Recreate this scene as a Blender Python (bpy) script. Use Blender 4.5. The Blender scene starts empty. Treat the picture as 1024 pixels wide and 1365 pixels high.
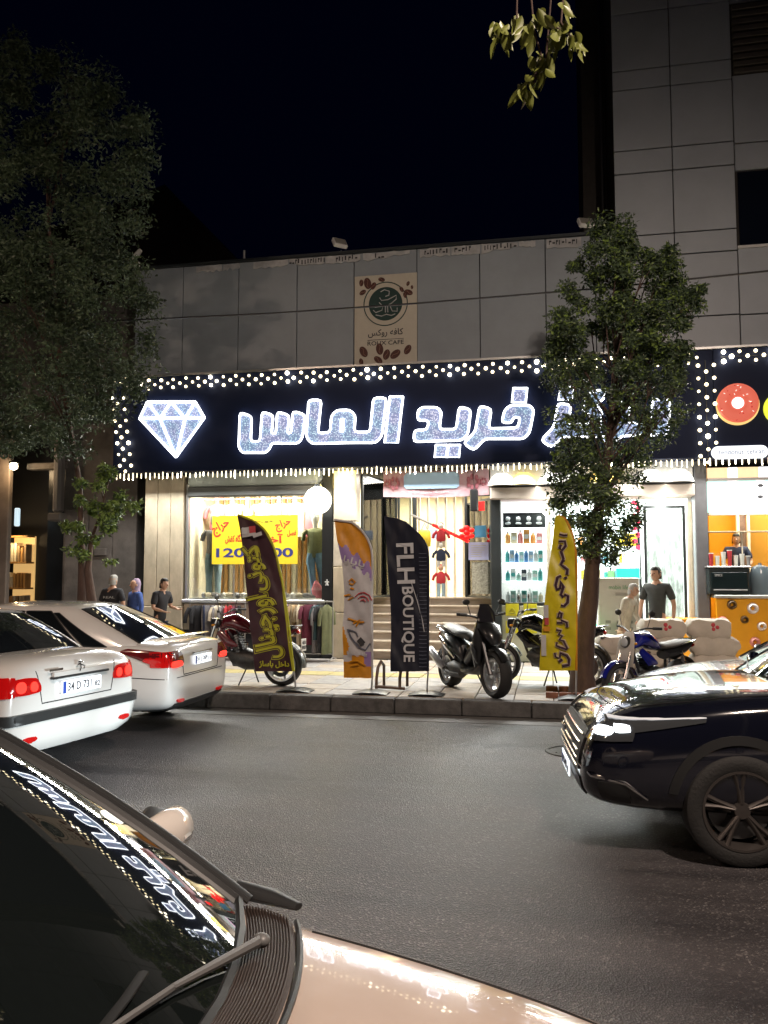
import bpy, bmesh, math, random
from mathutils import Vector, Matrix
from mathutils.bvhtree import BVHTree
from mathutils.geometry import tessellate_polygon
SC = bpy.context.scene
COL = SC.collection
R = math.radians
random.seed(11)
# ------------------------------------------------------------------ camera
F_, CX_, CY_, H_ = 1100.0, 512.0, 682.5, 1.85
TILT, YAW = math.atan(83/1100), R(11.2)
cam = bpy.data.objects.new('camera', bpy.data.cameras.new('camera'))
COL.objects.link(cam); SC.camera = cam
cam.location = (0, 0, H_); cam.rotation_euler = (R(90)+TILT, 0, YAW)
cam.data.sensor_fit = 'HORIZONTAL'; cam.data.sensor_width = 36
cam.data.lens = F_/1024*36; cam.data.clip_start = .05; cam.data.clip_end = 600
# ------------------------------------------------------------------ night sky
W = bpy.data.worlds.new('World'); SC.world = W; W.use_nodes = True
bg = W.node_tree.nodes['Background']
sky = W.node_tree.nodes.new('ShaderNodeTexSky'); sky.sky_type = 'NISHITA'; sky.sun_disc = False
sky.sun_elevation = R(-5); sky.sun_rotation = R(200); sky.air_density = 1.0; sky.dust_density = 1.5; sky.ozone_density = 4
hsv = W.node_tree.nodes.new('ShaderNodeMixRGB'); hsv.blend_type = 'MULTIPLY'; hsv.inputs[0].default_value = 1
hsv.inputs[2].default_value = (.25, .32, .9, 1)
W.node_tree.links.new(sky.outputs[0], hsv.inputs[1]); nt_add = W.node_tree.nodes.new('ShaderNodeMixRGB'); nt_add.blend_type = 'ADD'; nt_add.inputs[0].default_value = 1; nt_add.inputs[2].default_value = (.003,.006,.04,1)
W.node_tree.links.new(hsv.outputs[0], nt_add.inputs[1]); W.node_tree.links.new(nt_add.outputs[0], bg.inputs[0])
bg.inputs[1].default_value = .06
SC.view_settings.view_transform = 'Standard'; SC.view_settings.look = 'None'
SC.view_settings.exposure = .12; SC.view_settings.gamma = 1
SC.cycles.max_bounces = 6; SC.cycles.transparent_max_bounces = 12
SC.cycles.sample_clamp_indirect = 4; SC.cycles.use_light_tree = True
SC.cycles.caustics_reflective = False; SC.cycles.caustics_refractive = False
# ------------------------------------------------------------------ pixel -> place helpers (used to take real sizes off the photograph)
_f = Vector((-math.sin(YAW)*math.cos(TILT), math.cos(YAW)*math.cos(TILT), math.sin(TILT)))
_r = Vector((math.cos(YAW), math.sin(YAW), 0)); _u = _r.cross(_f)
def P(x, y, Y):
    d = _f + _r*((x-CX_)/F_) - _u*((y-CY_)/F_)
    return Vector((0, 0, H_)) + d*(Y/d.y)
def X_(x, Y=16, v=700): return P(x, v, Y).x
def Z_(v, Y=16, x=500): return P(x, v, Y).z
def pp(x, y, Y):
    p = P(x, y, Y); return (p.x, p.z)
# ------------------------------------------------------------------ materials
MATS = {}
def mat(name, col=(.5,.5,.5), rough=.6, metal=0., emit=None, es=0., noise=0., nscale=6., bump=0., bscale=40., coat=0., spec=.5, sample=True, col2=None, stretch=None):
    if name in MATS: return MATS[name]
    m = bpy.data.materials.new(name); m.use_nodes = True; nt = m.node_tree; b = nt.nodes['Principled BSDF']
    b.inputs['Base Color'].default_value = (*col, 1); b.inputs['Roughness'].default_value = rough
    b.inputs['Metallic'].default_value = metal; b.inputs['Specular IOR Level'].default_value = spec
    if coat: b.inputs['Coat Weight'].default_value = coat; b.inputs['Coat Roughness'].default_value = .03
    if emit: b.inputs['Emission Color'].default_value = (*emit, 1); b.inputs['Emission Strength'].default_value = es
    if not sample: m.cycles.emission_sampling = 'NONE'
    if noise or bump:
        tc = nt.nodes.new('ShaderNodeTexCoord'); src = tc.outputs['Object']
        if stretch:
            mp = nt.nodes.new('ShaderNodeMapping'); mp.inputs['Scale'].default_value = stretch
            nt.links.new(src, mp.inputs[0]); src = mp.outputs[0]
    if noise:
        n = nt.nodes.new('ShaderNodeTexNoise'); n.inputs['Scale'].default_value = nscale; n.inputs['Detail'].default_value = 6
        n.inputs['Roughness'].default_value = .65
        nt.links.new(src, n.inputs['Vector'])
        cr = nt.nodes.new('ShaderNodeValToRGB'); cr.color_ramp.elements[0].position = .3; cr.color_ramp.elements[1].position = .7
        c2 = col2 or tuple(c*(1-noise) for c in col)
        cr.color_ramp.elements[0].color = (*c2, 1); cr.color_ramp.elements[1].color = (*[min(1, c*(1+noise*.4)) for c in col], 1)
        nt.links.new(n.outputs[0], cr.inputs[0]); nt.links.new(cr.outputs[0], b.inputs['Base Color'])
        mr = nt.nodes.new('ShaderNodeMapRange'); mr.inputs[3].default_value = max(0, rough-.08); mr.inputs[4].default_value = min(1, rough+.1)
        nt.links.new(n.outputs[0], mr.inputs[0])
        if rough > .12: nt.links.new(mr.outputs[0], b.inputs['Roughness'])
    if bump:
        n2 = nt.nodes.new('ShaderNodeTexNoise'); n2.inputs['Scale'].default_value = bscale; n2.inputs['Detail'].default_value = 4
        nt.links.new(src, n2.inputs['Vector'])
        bp = nt.nodes.new('ShaderNodeBump'); bp.inputs['Strength'].default_value = bump; bp.inputs['Distance'].default_value = .01
        nt.links.new(n2.outputs[0], bp.inputs['Height']); nt.links.new(bp.outputs[0], b.inputs['Normal'])
    MATS[name] = m; return m
def glow(name, col, s, sample=False):
    return mat(name, (min(1,col[0])*.6, min(1,col[1])*.6, min(1,col[2])*.6), .5, emit=col, es=s, sample=sample)
def glassmat(name, tint=(.9,.95,.95), refl=.12):
    if name in MATS: return MATS[name]
    m = bpy.data.materials.new(name); m.use_nodes = True; nt = m.node_tree
    for n in list(nt.nodes): nt.nodes.remove(n)
    o = nt.nodes.new('ShaderNodeOutputMaterial'); mx = nt.nodes.new('ShaderNodeMixShader')
    t = nt.nodes.new('ShaderNodeBsdfTransparent'); g = nt.nodes.new('ShaderNodeBsdfGlossy')
    t.inputs[0].default_value = (*tint, 1); g.inputs['Roughness'].default_value = .03
    lw = nt.nodes.new('ShaderNodeFresnel'); lw.inputs[0].default_value = 1.5
    ad = nt.nodes.new('ShaderNodeMath'); ad.operation = 'ADD'; ad.inputs[1].default_value = refl*.4
    nt.links.new(lw.outputs[0], ad.inputs[0]); nt.links.new(ad.outputs[0], mx.inputs[0])
    nt.links.new(t.outputs[0], mx.inputs[1]); nt.links.new(g.outputs[0], mx.inputs[2]); nt.links.new(mx.outputs[0], o.inputs[0])
    MATS[name] = m; return m
# ------------------------------------------------------------------ mesh builder
class MB:
    def __init__(s): s.v = []; s.f = []; s.m = []
    def add(s, vs, fs, mi=0):
        o = len(s.v); s.v += [tuple(v) for v in vs]
        for f in fs: s.f.append([o+i for i in f]); s.m.append(mi)
        return s
    def box(s, x0, x1, y0, y1, z0, z1, mi=0):
        if x0 > x1: x0, x1 = x1, x0
        if y0 > y1: y0, y1 = y1, y0
        if z0 > z1: z0, z1 = z1, z0
        v = [(x,y,z) for z in (z0,z1) for y in (y0,y1) for x in (x0,x1)]
        return s.add(v, [(0,2,3,1),(4,5,7,6),(0,1,5,4),(1,3,7,5),(3,2,6,7),(2,0,4,6)], mi)
    def bbox(s, x0, x1, y0, y1, z0, z1, b=.01, mi=0):   # box with chamfered edges
        if x0 > x1: x0, x1 = x1, x0
        if y0 > y1: y0, y1 = y1, y0
        if z0 > z1: z0, z1 = z1, z0
        c = ((x0+x1)/2, (y0+y1)/2, (z0+z1)/2); h = ((x1-x0)/2, (y1-y0)/2, (z1-z0)/2)
        vs = []; idx = {}
        for sx in (-1,1):
            for sy in (-1,1):
                for sz in (-1,1):
                    for a in range(3):
                        sg = (sx,sy,sz); idx[(sg,a)] = len(vs)
                        vs.append(tuple(c[i]+sg[i]*(h[i]-(0 if i == a else b)) for i in range(3)))
        fs = []
        for a in range(3):
            o = [i for i in range(3) if i != a]
            for sg in (-1,1):
                q = []
                for p, r_ in ((-1,-1),(1,-1),(1,1),(-1,1)):
                    t = [0,0,0]; t[a] = sg; t[o[0]] = p; t[o[1]] = r_; q.append(idx[(tuple(t),a)])
                fs.append(q)
            # edges along axis a
            for p in (-1,1):
                for r_ in (-1,1):
                    t0 = [0,0,0]; t1 = [0,0,0]; t0[a] = -1; t1[a] = 1
                    for t in (t0,t1): t[o[0]] = p; t[o[1]] = r_
                    fs.append([idx[(tuple(t0),o[0])], idx[(tuple(t1),o[0])], idx[(tuple(t1),o[1])], idx[(tuple(t0),o[1])]])
        for sx in (-1,1):
            for sy in (-1,1):
                for sz in (-1,1): fs.append([idx[((sx,sy,sz),a)] for a in range(3)])
        return s.add(vs, fs, mi)
    def loft(s, pts, rad, n=10, mi=0, up=(0,0,1), caps=True):   # rad: number or (ru, rv) or list of them
        pts = [Vector(p) for p in pts]; k = len(pts)
        if not isinstance(rad, list): rad = [rad]*k
        o = len(s.v); prevU = None
        for i, p in enumerate(pts):
            t = (pts[min(i+1,k-1)]-pts[max(i-1,0)])
            t = t.normalized() if t.length > 1e-9 else Vector((0,0,1))
            U = Vector(up) if prevU is None else prevU
            V = t.cross(U)
            if V.length < .05: V = t.cross(Vector((1,0,0)) if abs(t.x) < .9 else Vector((0,1,0)))
            V.normalize(); U = V.cross(t).normalized(); prevU = U
            r = rad[i]; ru, rv = r if isinstance(r, tuple) else (r, r)
            for j in range(n):
                a = 2*math.pi*j/n; s.v.append(tuple(p + U*(ru*math.cos(a)) + V*(rv*math.sin(a))))
        for i in range(k-1):
            for j in range(n):
                a, b = o+i*n+j, o+i*n+(j+1) % n
                s.f.append([a, b, b+n, a+n]); s.m.append(mi)
        if caps:
            s.f.append([o+j for j in range(n)][::-1]); s.m.append(mi)
            s.f.append([o+(k-1)*n+j for j in range(n)]); s.m.append(mi)
        return s
    def tube(s, pts, r, n=8, mi=0): return s.loft(pts, r, n, mi)
    def ball(s, c, r, n=10, mi=0):
        rx, ry, rz = r if isinstance(r, tuple) else (r,r,r); o = len(s.v); k = max(4, n*2//3)
        for i in range(k+1):
            a = math.pi*i/k
            for j in range(n):
                b = 2*math.pi*j/n
                s.v.append((c[0]+rx*math.sin(a)*math.cos(b), c[1]+ry*math.sin(a)*math.sin(b), c[2]+rz*math.cos(a)))
        for i in range(k):
            for j in range(n):
                a, b = o+i*n+j, o+i*n+(j+1) % n
                s.f.append([a, a+n, b+n, b]); s.m.append(mi)
        return s
    def lathe(s, prof, c=(0,0,0), axis='y', n=32, mi=0, closed=False):   # prof: (radius, along)
        o = len(s.v); k = len(prof)
        for r, h in prof:
            for j in range(n):
                a = 2*math.pi*j/n; x, z = r*math.cos(a), r*math.sin(a)
                v = (x,h,z) if axis == 'y' else ((x,z,h) if axis == 'z' else (h,x,z))
                s.v.append((v[0]+c[0], v[1]+c[1], v[2]+c[2]))
        rng = k if closed else k-1
        for i in range(rng):
            for j in range(n):
                a, b = o+i*n+j, o+i*n+(j+1) % n; i2 = ((i+1) % k - i)*n
                s.f.append([a, b, b+i2, a+i2]); s.m.append(mi)
        return s
    def prism(s, poly, y0, y1, mi=0, plane='xz'):   # 2D polygon extruded, tessellated caps
        k = len(poly)
        def q(p, d): return (p[0], d, p[1]) if plane == 'xz' else ((p[0], p[1], d) if plane == 'xy' else (d, p[0], p[1]))
        o = len(s.v); s.v += [q(p, y0) for p in poly] + [q(p, y1) for p in poly]
        for t in tessellate_polygon([[Vector((p[0], p[1], 0)) for p in poly]]):
            s.f.append([o+i for i in t]); s.m.append(mi); s.f.append([o+k+i for i in t][::-1]); s.m.append(mi)
        for i in range(k):
            j = (i+1) % k; s.f.append([o+i, o+j, o+k+j, o+k+i]); s.m.append(mi)
        return s
    def grid(s, fn, nu, nv, mi=0, flip=False):
        o = len(s.v)
        for i in range(nu+1):
            for j in range(nv+1): s.v.append(tuple(fn(i/nu, j/nv)))
        for i in range(nu):
            for j in range(nv):
                a = o+i*(nv+1)+j; f = [a, a+nv+1, a+nv+2, a+1]
                s.f.append(f[::-1] if flip else f); s.m.append(mi(i/nu+.5/nu, j/nv+.5/nv) if callable(mi) else mi)
        return s
    def mesh(s, name, mats, off=(0,0,0), smooth=False, sub=0, weld=False):
        me = bpy.data.meshes.new(name)
        me.from_pydata([(v[0]-off[0], v[1]-off[1], v[2]-off[2]) for v in s.v], [], s.f)
        for m in (mats if isinstance(mats, (list, tuple)) else [mats]): me.materials.append(m)
        me.polygons.foreach_set('material_index', s.m)
        bm = bmesh.new(); bm.from_mesh(me)
        if weld: bmesh.ops.remove_doubles(bm, verts=bm.verts, dist=1e-4)
        bmesh.ops.recalc_face_normals(bm, faces=bm.faces); bm.to_mesh(me); bm.free()
        if smooth: shade(me, smooth)
        me.update(); return me
    def build(s, name, mats, parent=None, smooth=False, label=None, kind=None, off=None, weld=False):
        if off is None: off = root_of(parent).get('_org', (0,0,0)) if parent else (0,0,0)
        o = bpy.data.objects.new(name, s.mesh(name, mats, off, smooth, weld=weld)); COL.objects.link(o)
        if parent: o.parent = parent
        if label: o['label'] = label
        if kind: o['kind'] = kind
        return o
def shade(me, ang=True):
    me.polygons.foreach_set('use_smooth', [True]*len(me.polygons))
    a = R(40 if ang is True else ang)
    bm = bmesh.new(); bm.from_mesh(me)
    for e in bm.edges:
        e.smooth = not (len(e.link_faces) == 2 and e.calc_face_angle(0) > a)
    bm.to_mesh(me); bm.free()
def root_of(o):
    while o.parent: o = o.parent
    return o
def thing(name, label, cat, loc=(0,0,0), rz=0, group=None):
    o = bpy.data.objects.new(name, None); COL.objects.link(o); o.empty_display_size = .1
    o.location = loc; o.rotation_euler = (0,0,rz); o['_org'] = (0.,0.,0.); o['label'] = label; o['category'] = cat
    if group: o['group'] = group
    return o
def wthing(name, label, cat, loc, group=None):     # parts are given in world coordinates
    o = thing(name, label, cat, loc, 0, group); o['_org'] = tuple(float(c) for c in loc); return o
def tag(o, label=None, cat=None, group=None, kind=None):
    for k, v in (('label',label),('category',cat),('group',group),('kind',kind)):
        if v: o[k] = v
    return o
def recenter(o):     # put a one-mesh thing's origin at its base
    me = o.data; n = len(me.vertices); xs = [v.co for v in me.vertices]
    c = Vector((sum(v.x for v in xs)/n, sum(v.y for v in xs)/n, min(v.z for v in xs)))
    me.transform(Matrix.Translation(-c)); o.location = o.location + c; return o
def inst(src, parent, loc, rot=(0,0,0), scale=None, name=None):   # a copy that shares mesh data
    c = src.copy(); COL.objects.link(c); c.parent = parent; c.location = loc; c.rotation_euler = rot
    if scale: c.scale = scale
    return c
def copy_tree(o, parent=None):
    c = o.copy(); COL.objects.link(c); c.parent = parent
    for ch in [k for k in o.children]: copy_tree(ch, c)
    return c
def evalmesh(o):
    dg = bpy.context.evaluated_depsgraph_get(); dg.update()
    me = bpy.data.meshes.new_from_object(o.evaluated_get(dg)); return me
def subsurf(o, lv=2, smooth=True):
    m = o.modifiers.new('s', 'SUBSURF'); m.levels = lv; m.render_levels = lv
    me = evalmesh(o); o.modifiers.clear(); old = o.data; o.data = me; bpy.data.meshes.remove(old)
    if smooth: me.polygons.foreach_set('use_smooth', [True]*len(me.polygons))
    return o
# ------------------------------------------------------------------ writing
_FA = {'ا':(0xFE8D,2),'آ':(0xFE81,2),'ب':(0xFE8F,4),'پ':(0xFB56,4),'ت':(0xFE95,4),'ج':(0xFE9D,4),'چ':(0xFB7A,4),'ح':(0xFEA1,4),'خ':(0xFEA5,4),'د':(0xFEA9,2),
 'ر':(0xFEAD,2),'ز':(0xFEAF,2),'ژ':(0xFB8A,2),'س':(0xFEB1,4),'ش':(0xFEB5,4),'ص':(0xFEB9,4),'ف':(0xFED1,4),'ق':(0xFED5,4),'ک':(0xFB8E,4),'گ':(0xFB92,4),'ل':(0xFEDD,4),
 'م':(0xFEE1,4),'ن':(0xFEE5,4),'و':(0xFEED,2),'ه':(0xFEE9,4),'ی':(0xFBFC,4)}
def fa(t):     # joined letter forms, in visual order
    out = []
    for i, ch in enumerate(t):
        if ch not in _FA: out.append(ch); continue
        b, k = _FA[ch]
        pj = i > 0 and t[i-1] in _FA and _FA[t[i-1]][1] == 4
        nj = k == 4 and i+1 < len(t) and t[i+1] in _FA
        out.append(chr(b + (3 if pj and nj else 1 if pj else 2 if nj else 0)))
    return ''.join(out[::-1])
def textmesh(body, size=1., ext=0., bold=0., res=3):
    c = bpy.data.curves.new('t', 'FONT'); c.body = body; c.size = size; c.extrude = ext; c.offset = bold; c.resolution_u = res
    c.align_x = 'CENTER'; c.align_y = 'CENTER'
    o = bpy.data.objects.new('t', c); COL.objects.link(o); me = evalmesh(o)
    bpy.data.objects.remove(o); bpy.data.curves.remove(c); return me
def text(name, body, m, parent, w=None, h=None, M=Matrix(), ext=.002, bold=0., disp=None, label=None):
    """text scaled to w x h, lying in local xy, moved by M (M relative to the parent's frame)"""
    me = textmesh(body, 1., ext, bold); co = [v.co for v in me.vertices]
    x0, x1 = min(c.x for c in co), max(c.x for c in co); y0, y1 = min(c.y for c in co), max(c.y for c in co)
    sx = w/(x1-x0) if w else None; sy = h/(y1-y0) if h else None
    sx = sx or sy; sy = sy or sx
    for v in me.vertices:
        p = M @ Vector(((v.co.x-(x0+x1)/2)*sx, (v.co.y-(y0+y1)/2)*sy, v.co.z))
        v.co = disp(p) if disp else p
    me.materials.clear(); me.materials.append(m); me.name = name
    o = bpy.data.objects.new(name, me); COL.objects.link(o)
    if parent: o.parent = parent
    if label: o['label'] = label
    return o
def face_south(x, y, z, parent=None, roll=0):     # matrix that stands a flat text up, facing -y
    off = Vector(root_of(parent).get('_org', (0,0,0))) if parent else Vector()
    return Matrix.Translation(Vector((x,y,z))-off) @ Matrix.Rotation(R(90), 4, 'X') @ Matrix.Rotation(roll, 4, 'Z')
def spot(name, loc, target, power, col=(1,1,1), ang=120, size=.1, blend=.6):
    l = bpy.data.lights.new(name, 'SPOT'); l.energy = power; l.color = col; l.spot_size = R(ang); l.spot_blend = blend; l.shadow_soft_size = size
    o = bpy.data.objects.new(name, l); COL.objects.link(o); o.location = loc
    o.rotation_euler = (Vector(target)-Vector(loc)).to_track_quat('-Z','Y').to_euler(); return o
def area(name, loc, target, power, col=(1,1,1), sx=1., sy=.2):
    l = bpy.data.lights.new(name, 'AREA'); l.energy = power; l.color = col; l.shape = 'RECTANGLE'; l.size = sx; l.size_y = sy
    o = bpy.data.objects.new(name, l); COL.objects.link(o); o.location = loc
    o.rotation_euler = (Vector(target)-Vector(loc)).to_track_quat('-Z','Y').to_euler(); return o
def point(name, loc, power, col=(1,1,1), size=.05):
    l = bpy.data.lights.new(name, 'POINT'); l.energy = power; l.color = col; l.shadow_soft_size = size
    o = bpy.data.objects.new(name, l); COL.objects.link(o); o.location = loc; return o
# ================================================================== lamps of the street (outside the frame, on their own poles)
def street_lamp(loc, label, power, col, target):
    t = wthing('street_lamp', label, 'street lamp', loc, 'tall street lamps')
    x, y, z = loc; d = 1 if y < 5 else -1
    MB().loft([(x,y,z),(x,y,z+4),(x,y,z+8.0)], [.09,.07,.05], 10).build('pole', M_dark, t, True)
    MB().loft([(x,y,z+7.9),(x,y+.5*d,z+8.3),(x,y+1.3*d,z+8.4)], .035, 8).build('arm', M_dark, t, True)
    MB().loft([(x,y+1.2*d,z+8.42),(x,y+1.5*d,z+8.42),(x,y+1.85*d,z+8.4)], [(.03,.08),(.06,.16),(.03,.1)], 10).build('lamp_head', M_dark, t, True)
    MB().box(x-.11, x+.11, y+1.35*d, y+1.75*d, z+8.335, z+8.345).build('lens', glow('lamp_lens', (1,.85,.7), 8), t)
    spot('street_light', (x, y+1.55*d, z+8.3), target, power, col, 150, .18, .8)
M_dark = mat('dark_paint', (.03,.03,.032), .5)
# ================================================================== common materials
M_asph = mat('asphalt', (.074,.070,.075), .5, noise=.3, nscale=.7, bump=1.0, bscale=150, spec=.6, stretch=(.35,1.6,1))
def add_asphalt_detail():
    nt = M_asph.node_tree; b = nt.nodes['Principled BSDF']
    tc = nt.nodes.new('ShaderNodeTexCoord')
    v = nt.nodes.new('ShaderNodeTexVoronoi'); v.inputs['Scale'].default_value = 95
    mo = nt.nodes.new('ShaderNodeMapping'); mo.inputs['Location'].default_value = (3.3,7.7,.0037); nt.links.new(tc.outputs['Object'], mo.inputs[0]); nt.links.new(mo.outputs[0], v.inputs['Vector'])
    bp = nt.nodes.new('ShaderNodeBump'); bp.inputs['Strength'].default_value = .75; bp.inputs['Distance'].default_value = .009
    nt.links.new(v.outputs['Distance'], bp.inputs['Height']); nt.links.new(bp.outputs[0], b.inputs['Normal'])
    # lighter stones in the surface
    old = b.inputs['Base Color'].links[0].from_socket
    cr = nt.nodes.new('ShaderNodeValToRGB'); cr.color_ramp.elements[0].position = .72; cr.color_ramp.elements[0].color = (0,0,0,1); cr.color_ramp.elements[1].position = .95
    nt.links.new(v.outputs['Color'], cr.inputs[0])
    mx = nt.nodes.new('ShaderNodeMixRGB'); mx.blend_type = 'MIX'; mx.inputs[2].default_value = (.25,.24,.235,1)
    nt.links.new(cr.outputs[0], mx.inputs[0]); nt.links.new(old, mx.inputs[1]); nt.links.new(mx.outputs[0], b.inputs['Base Color'])
    # long wear lines along the road
    w = nt.nodes.new('ShaderNodeTexNoise'); w.inputs['Scale'].default_value = 1.0; w.inputs['Detail'].default_value = 4
    mp = nt.nodes.new('ShaderNodeMapping'); mp.inputs['Scale'].default_value = (.13, 3.7, 1); mp.inputs['Location'].default_value = (1.7,2.3,.61); mp.inputs['Rotation'].default_value = (0,0,.02); nt.links.new(tc.outputs['Object'], mp.inputs[0]); nt.links.new(mp.outputs[0], w.inputs['Vector'])
    c2 = nt.nodes.new('ShaderNodeMapRange'); c2.inputs[1].default_value = .3; c2.inputs[2].default_value = .75; c2.inputs[3].default_value = .33; c2.inputs[4].default_value = .47
    nt.links.new(w.outputs[0], c2.inputs[0]); nt.links.new(c2.outputs[0], b.inputs['Roughness'])
    m2 = nt.nodes.new('ShaderNodeMixRGB'); m2.blend_type = 'MULTIPLY'; m2.inputs[0].default_value = .8
    c3 = nt.nodes.new('ShaderNodeValToRGB'); c3.color_ramp.elements[0].position = .35; c3.color_ramp.elements[0].color = (.42,.42,.44,1); c3.color_ramp.elements[1].position = .7; c3.color_ramp.elements[1].color = (1.25,1.2,1.15,1)
    nt.links.new(w.outputs[0], c3.inputs[0]); nt.links.new(mx.outputs[0], m2.inputs[1]); nt.links.new(c3.outputs[0], m2.inputs[2]); nt.links.new(m2.outputs[0], b.inputs['Base Color'])
add_asphalt_detail()
M_ground = mat('ground', (.09,.085,.08), .9, noise=.3)
M_kerbs = mat('kerb_stone', (.10,.097,.095), .75, noise=.5, nscale=9, bump=.5, bscale=60)
M_tileA = mat('paver_grey', (.34,.32,.31), .55, noise=.35, nscale=7, bump=.3, bscale=60)
M_tileB = mat('paver_warm', (.38,.32,.26), .55, noise=.35, nscale=5, bump=.3, bscale=60)
M_tileC = mat('paver_yellow', (.46,.38,.15), .6, noise=.35, nscale=9, bump=.3)
M_joint = mat('joint', (.05,.048,.045), .9)
M_panel = mat('facade_panel', (.32,.365,.41), .5, noise=.13, nscale=1.3, bump=.05, bscale=8)
M_tower = mat('tower_panel', (.45,.49,.54), .45, noise=.1, nscale=1.1)
M_seam = mat('seam', (.02,.02,.02), .9)
M_wallA = mat('plaster_grey', (.17,.155,.145), .85, noise=.4, nscale=2.2, bump=.4, bscale=18)
M_stone = mat('beige_stone', (.50,.43,.32), .45, noise=.28, nscale=4, bump=.1, stretch=(1,1,.5))
M_stoneL = mat('light_stone', (.55,.50,.42), .4, noise=.2, nscale=5)
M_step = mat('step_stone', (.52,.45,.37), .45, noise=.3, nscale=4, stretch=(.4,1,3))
M_blk = mat('black_metal', (.018,.02,.022), .35, metal=.3)
M_frame = mat('dark_frame', (.055,.065,.07), .35, metal=.5)
M_alu = mat('aluminium', (.55,.55,.55), .35, metal=.8)
M_wood = mat('slat_wood', (.50,.27,.09), .5, noise=.4, nscale=8, stretch=(1,1,.15))
M_cream = mat('slat_cream', (.72,.66,.52), .5, noise=.15)
M_white = mat('white_paint', (.75,.75,.73), .5, noise=.08)
M_navy = mat('sign_navy', (.012,.018,.048), .6, spec=.15)
M_glass = glassmat('shop_glass', (.93,.97,.96), .1)
M_yel = mat('yellow_panel', (.85,.38,.004), .4, noise=.12, nscale=2)
M_bulb = glow('bulb_warm', (1,.84,.52), 4.5)
M_bulb2 = glow('bulb_bright', (1,.90,.66), 10)
M_ice = glow('icicle_bulb', (1,.87,.6), 2.2)
M_edge = glow('led_edge', (.90,.94,1), 4.5, sample=True)
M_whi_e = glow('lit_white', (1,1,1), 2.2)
street_lamp((3.2,-.9,.2), 'grey street lamp on the near pavement behind the camera', 4300, (1,.80,.66), (1.5,6,0))
street_lamp((-9.5,-.9,.2), 'grey street lamp on the near pavement far to the left', 1500, (1,.72,.54), (-9.5,7,0))
# ================================================================== ground
MB().box(-90, 90, -60, 140, -.3, -.012).build('ground', M_ground, kind='structure')
MB().box(-60, 60, .20, 10.94, -.1, 0).build('road', M_asph, kind='structure')
MB().box(-60, 60, -3.5, .05, -.1, .196).build('near_pavement', M_tileA, kind='structure')
MB().box(-60, 60, .05, .20, -.1, .2).build('near_kerb', M_kerbs, kind='structure')
gutter = MB().box(-60, 60, 10.45, 10.93, -.05, .004).build('gutter', mat('gutter_concrete', (.14,.135,.13), .5, noise=.4, nscale=3, bump=.4, bscale=50, stretch=(.3,2,1)), kind='structure')
pave = MB().box(-60, 60, 11.14, 16.0, -.1, .17).build('pavement', M_joint, kind='structure')
# kerb stones (separate pieces) and paving slabs
x = -10.0; i = 0
kerb = MB().box(-60, 60, 10.99, 11.14, -.1, .15).build('kerb', M_joint, kind='structure')
while x < 6.0:
    w = .9 + random.uniform(-.04,.04); z = .2+random.uniform(-.006,.006)
    MB().bbox(x+.006, x+w-.006, 10.93+random.uniform(0,.012), 11.15, .0, z, .014).build('kerb_stone', M_kerbs, kerb); x += w
for xx in ((-60,-10.0),(6.0,60)): MB().box(xx[0], xx[1], 10.94, 11.15, .001, .198).build('kerb_run', M_kerbs, kerb)
ts = .52; tm = [MB().bbox(0, ts-.012, 0, ts-.012, -.035, 0, .006).mesh('paver', m) for m in (M_tileA, M_tileB, M_tileC)]
for r_ in range(9):
    for c in range(29):
        X = -9.3+c*ts; Y = 11.17+r_*ts
        k = 2 if r_ == 4 and c % 29 < 40 else (1 if random.random() < .35 else 0)
        if .0 < X < .75 and 11.5 < Y < 12.0: continue
        o = bpy.data.objects.new('paving_slab', tm[k]); COL.objects.link(o); o.parent = pave
        o.location = (X, Y, .2+random.uniform(-.003,.003)); o.rotation_euler = (random.uniform(-.004,.004), random.uniform(-.004,.004), 0)
for a, b in ((-60,-9.3),(5.8,60)): MB().box(a, b, 11.16, 16.0, .15, .199).build('paving_run', M_tileA, pave)
# manhole + gutter grate
mh = wthing('manhole_cover', 'small round iron manhole cover in the asphalt near the black bonnet', 'manhole', (.25,9.0,0))
MB().lathe([(0,.004),(.27,.004),(.27,.010),(.30,.010),(.31,.0)], (.25,9.0,0), 'z', 28).build('cover', mat('cast_iron', (.035,.033,.03), .5, metal=.6, bump=.8, bscale=30), mh)
for k in range(7): MB().box(.05+k*.06, .07+k*.06, 8.88, 9.12, .010, .014).build('rib', MATS['cast_iron'], mh)
# ================================================================== the building with the shops
bld = wthing('shopping_centre', 'wide grey panelled two storey shop building under the long lit sign', 'building', (-3.5,16.5,.2))
B0, B1 = -8.62, 1.36       # upper facade ends
MB().box(B0, B1, 16.05, 22, 6.0, 8.30).build('upper_wall', M_seam, bld)
MB().box(B0, 7.5, 22.0, 22.3, 0, 8.30).build('rear_wall', M_wallA, bld)
MB().box(B0, 7.5, 16.3, 22.0, 3.95, 5.98).build('floor_slab', M_seam, bld)
edges = [B0] + [X_(u,16,410) for u in (244,318,396,472,556,640,728)] + [.98, B1]
for a, b in zip(edges[:-1], edges[1:]):
    MB().bbox(a+.008, b-.008, 15.99+random.uniform(-.004,.004), 16.045, 5.99, 8.38, .006).build('facade_panel', M_panel, bld)
MB().box(B0, B1, 15.93, 16.30, 8.385, 8.44).build('parapet_cap', M_frame, bld)
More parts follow.
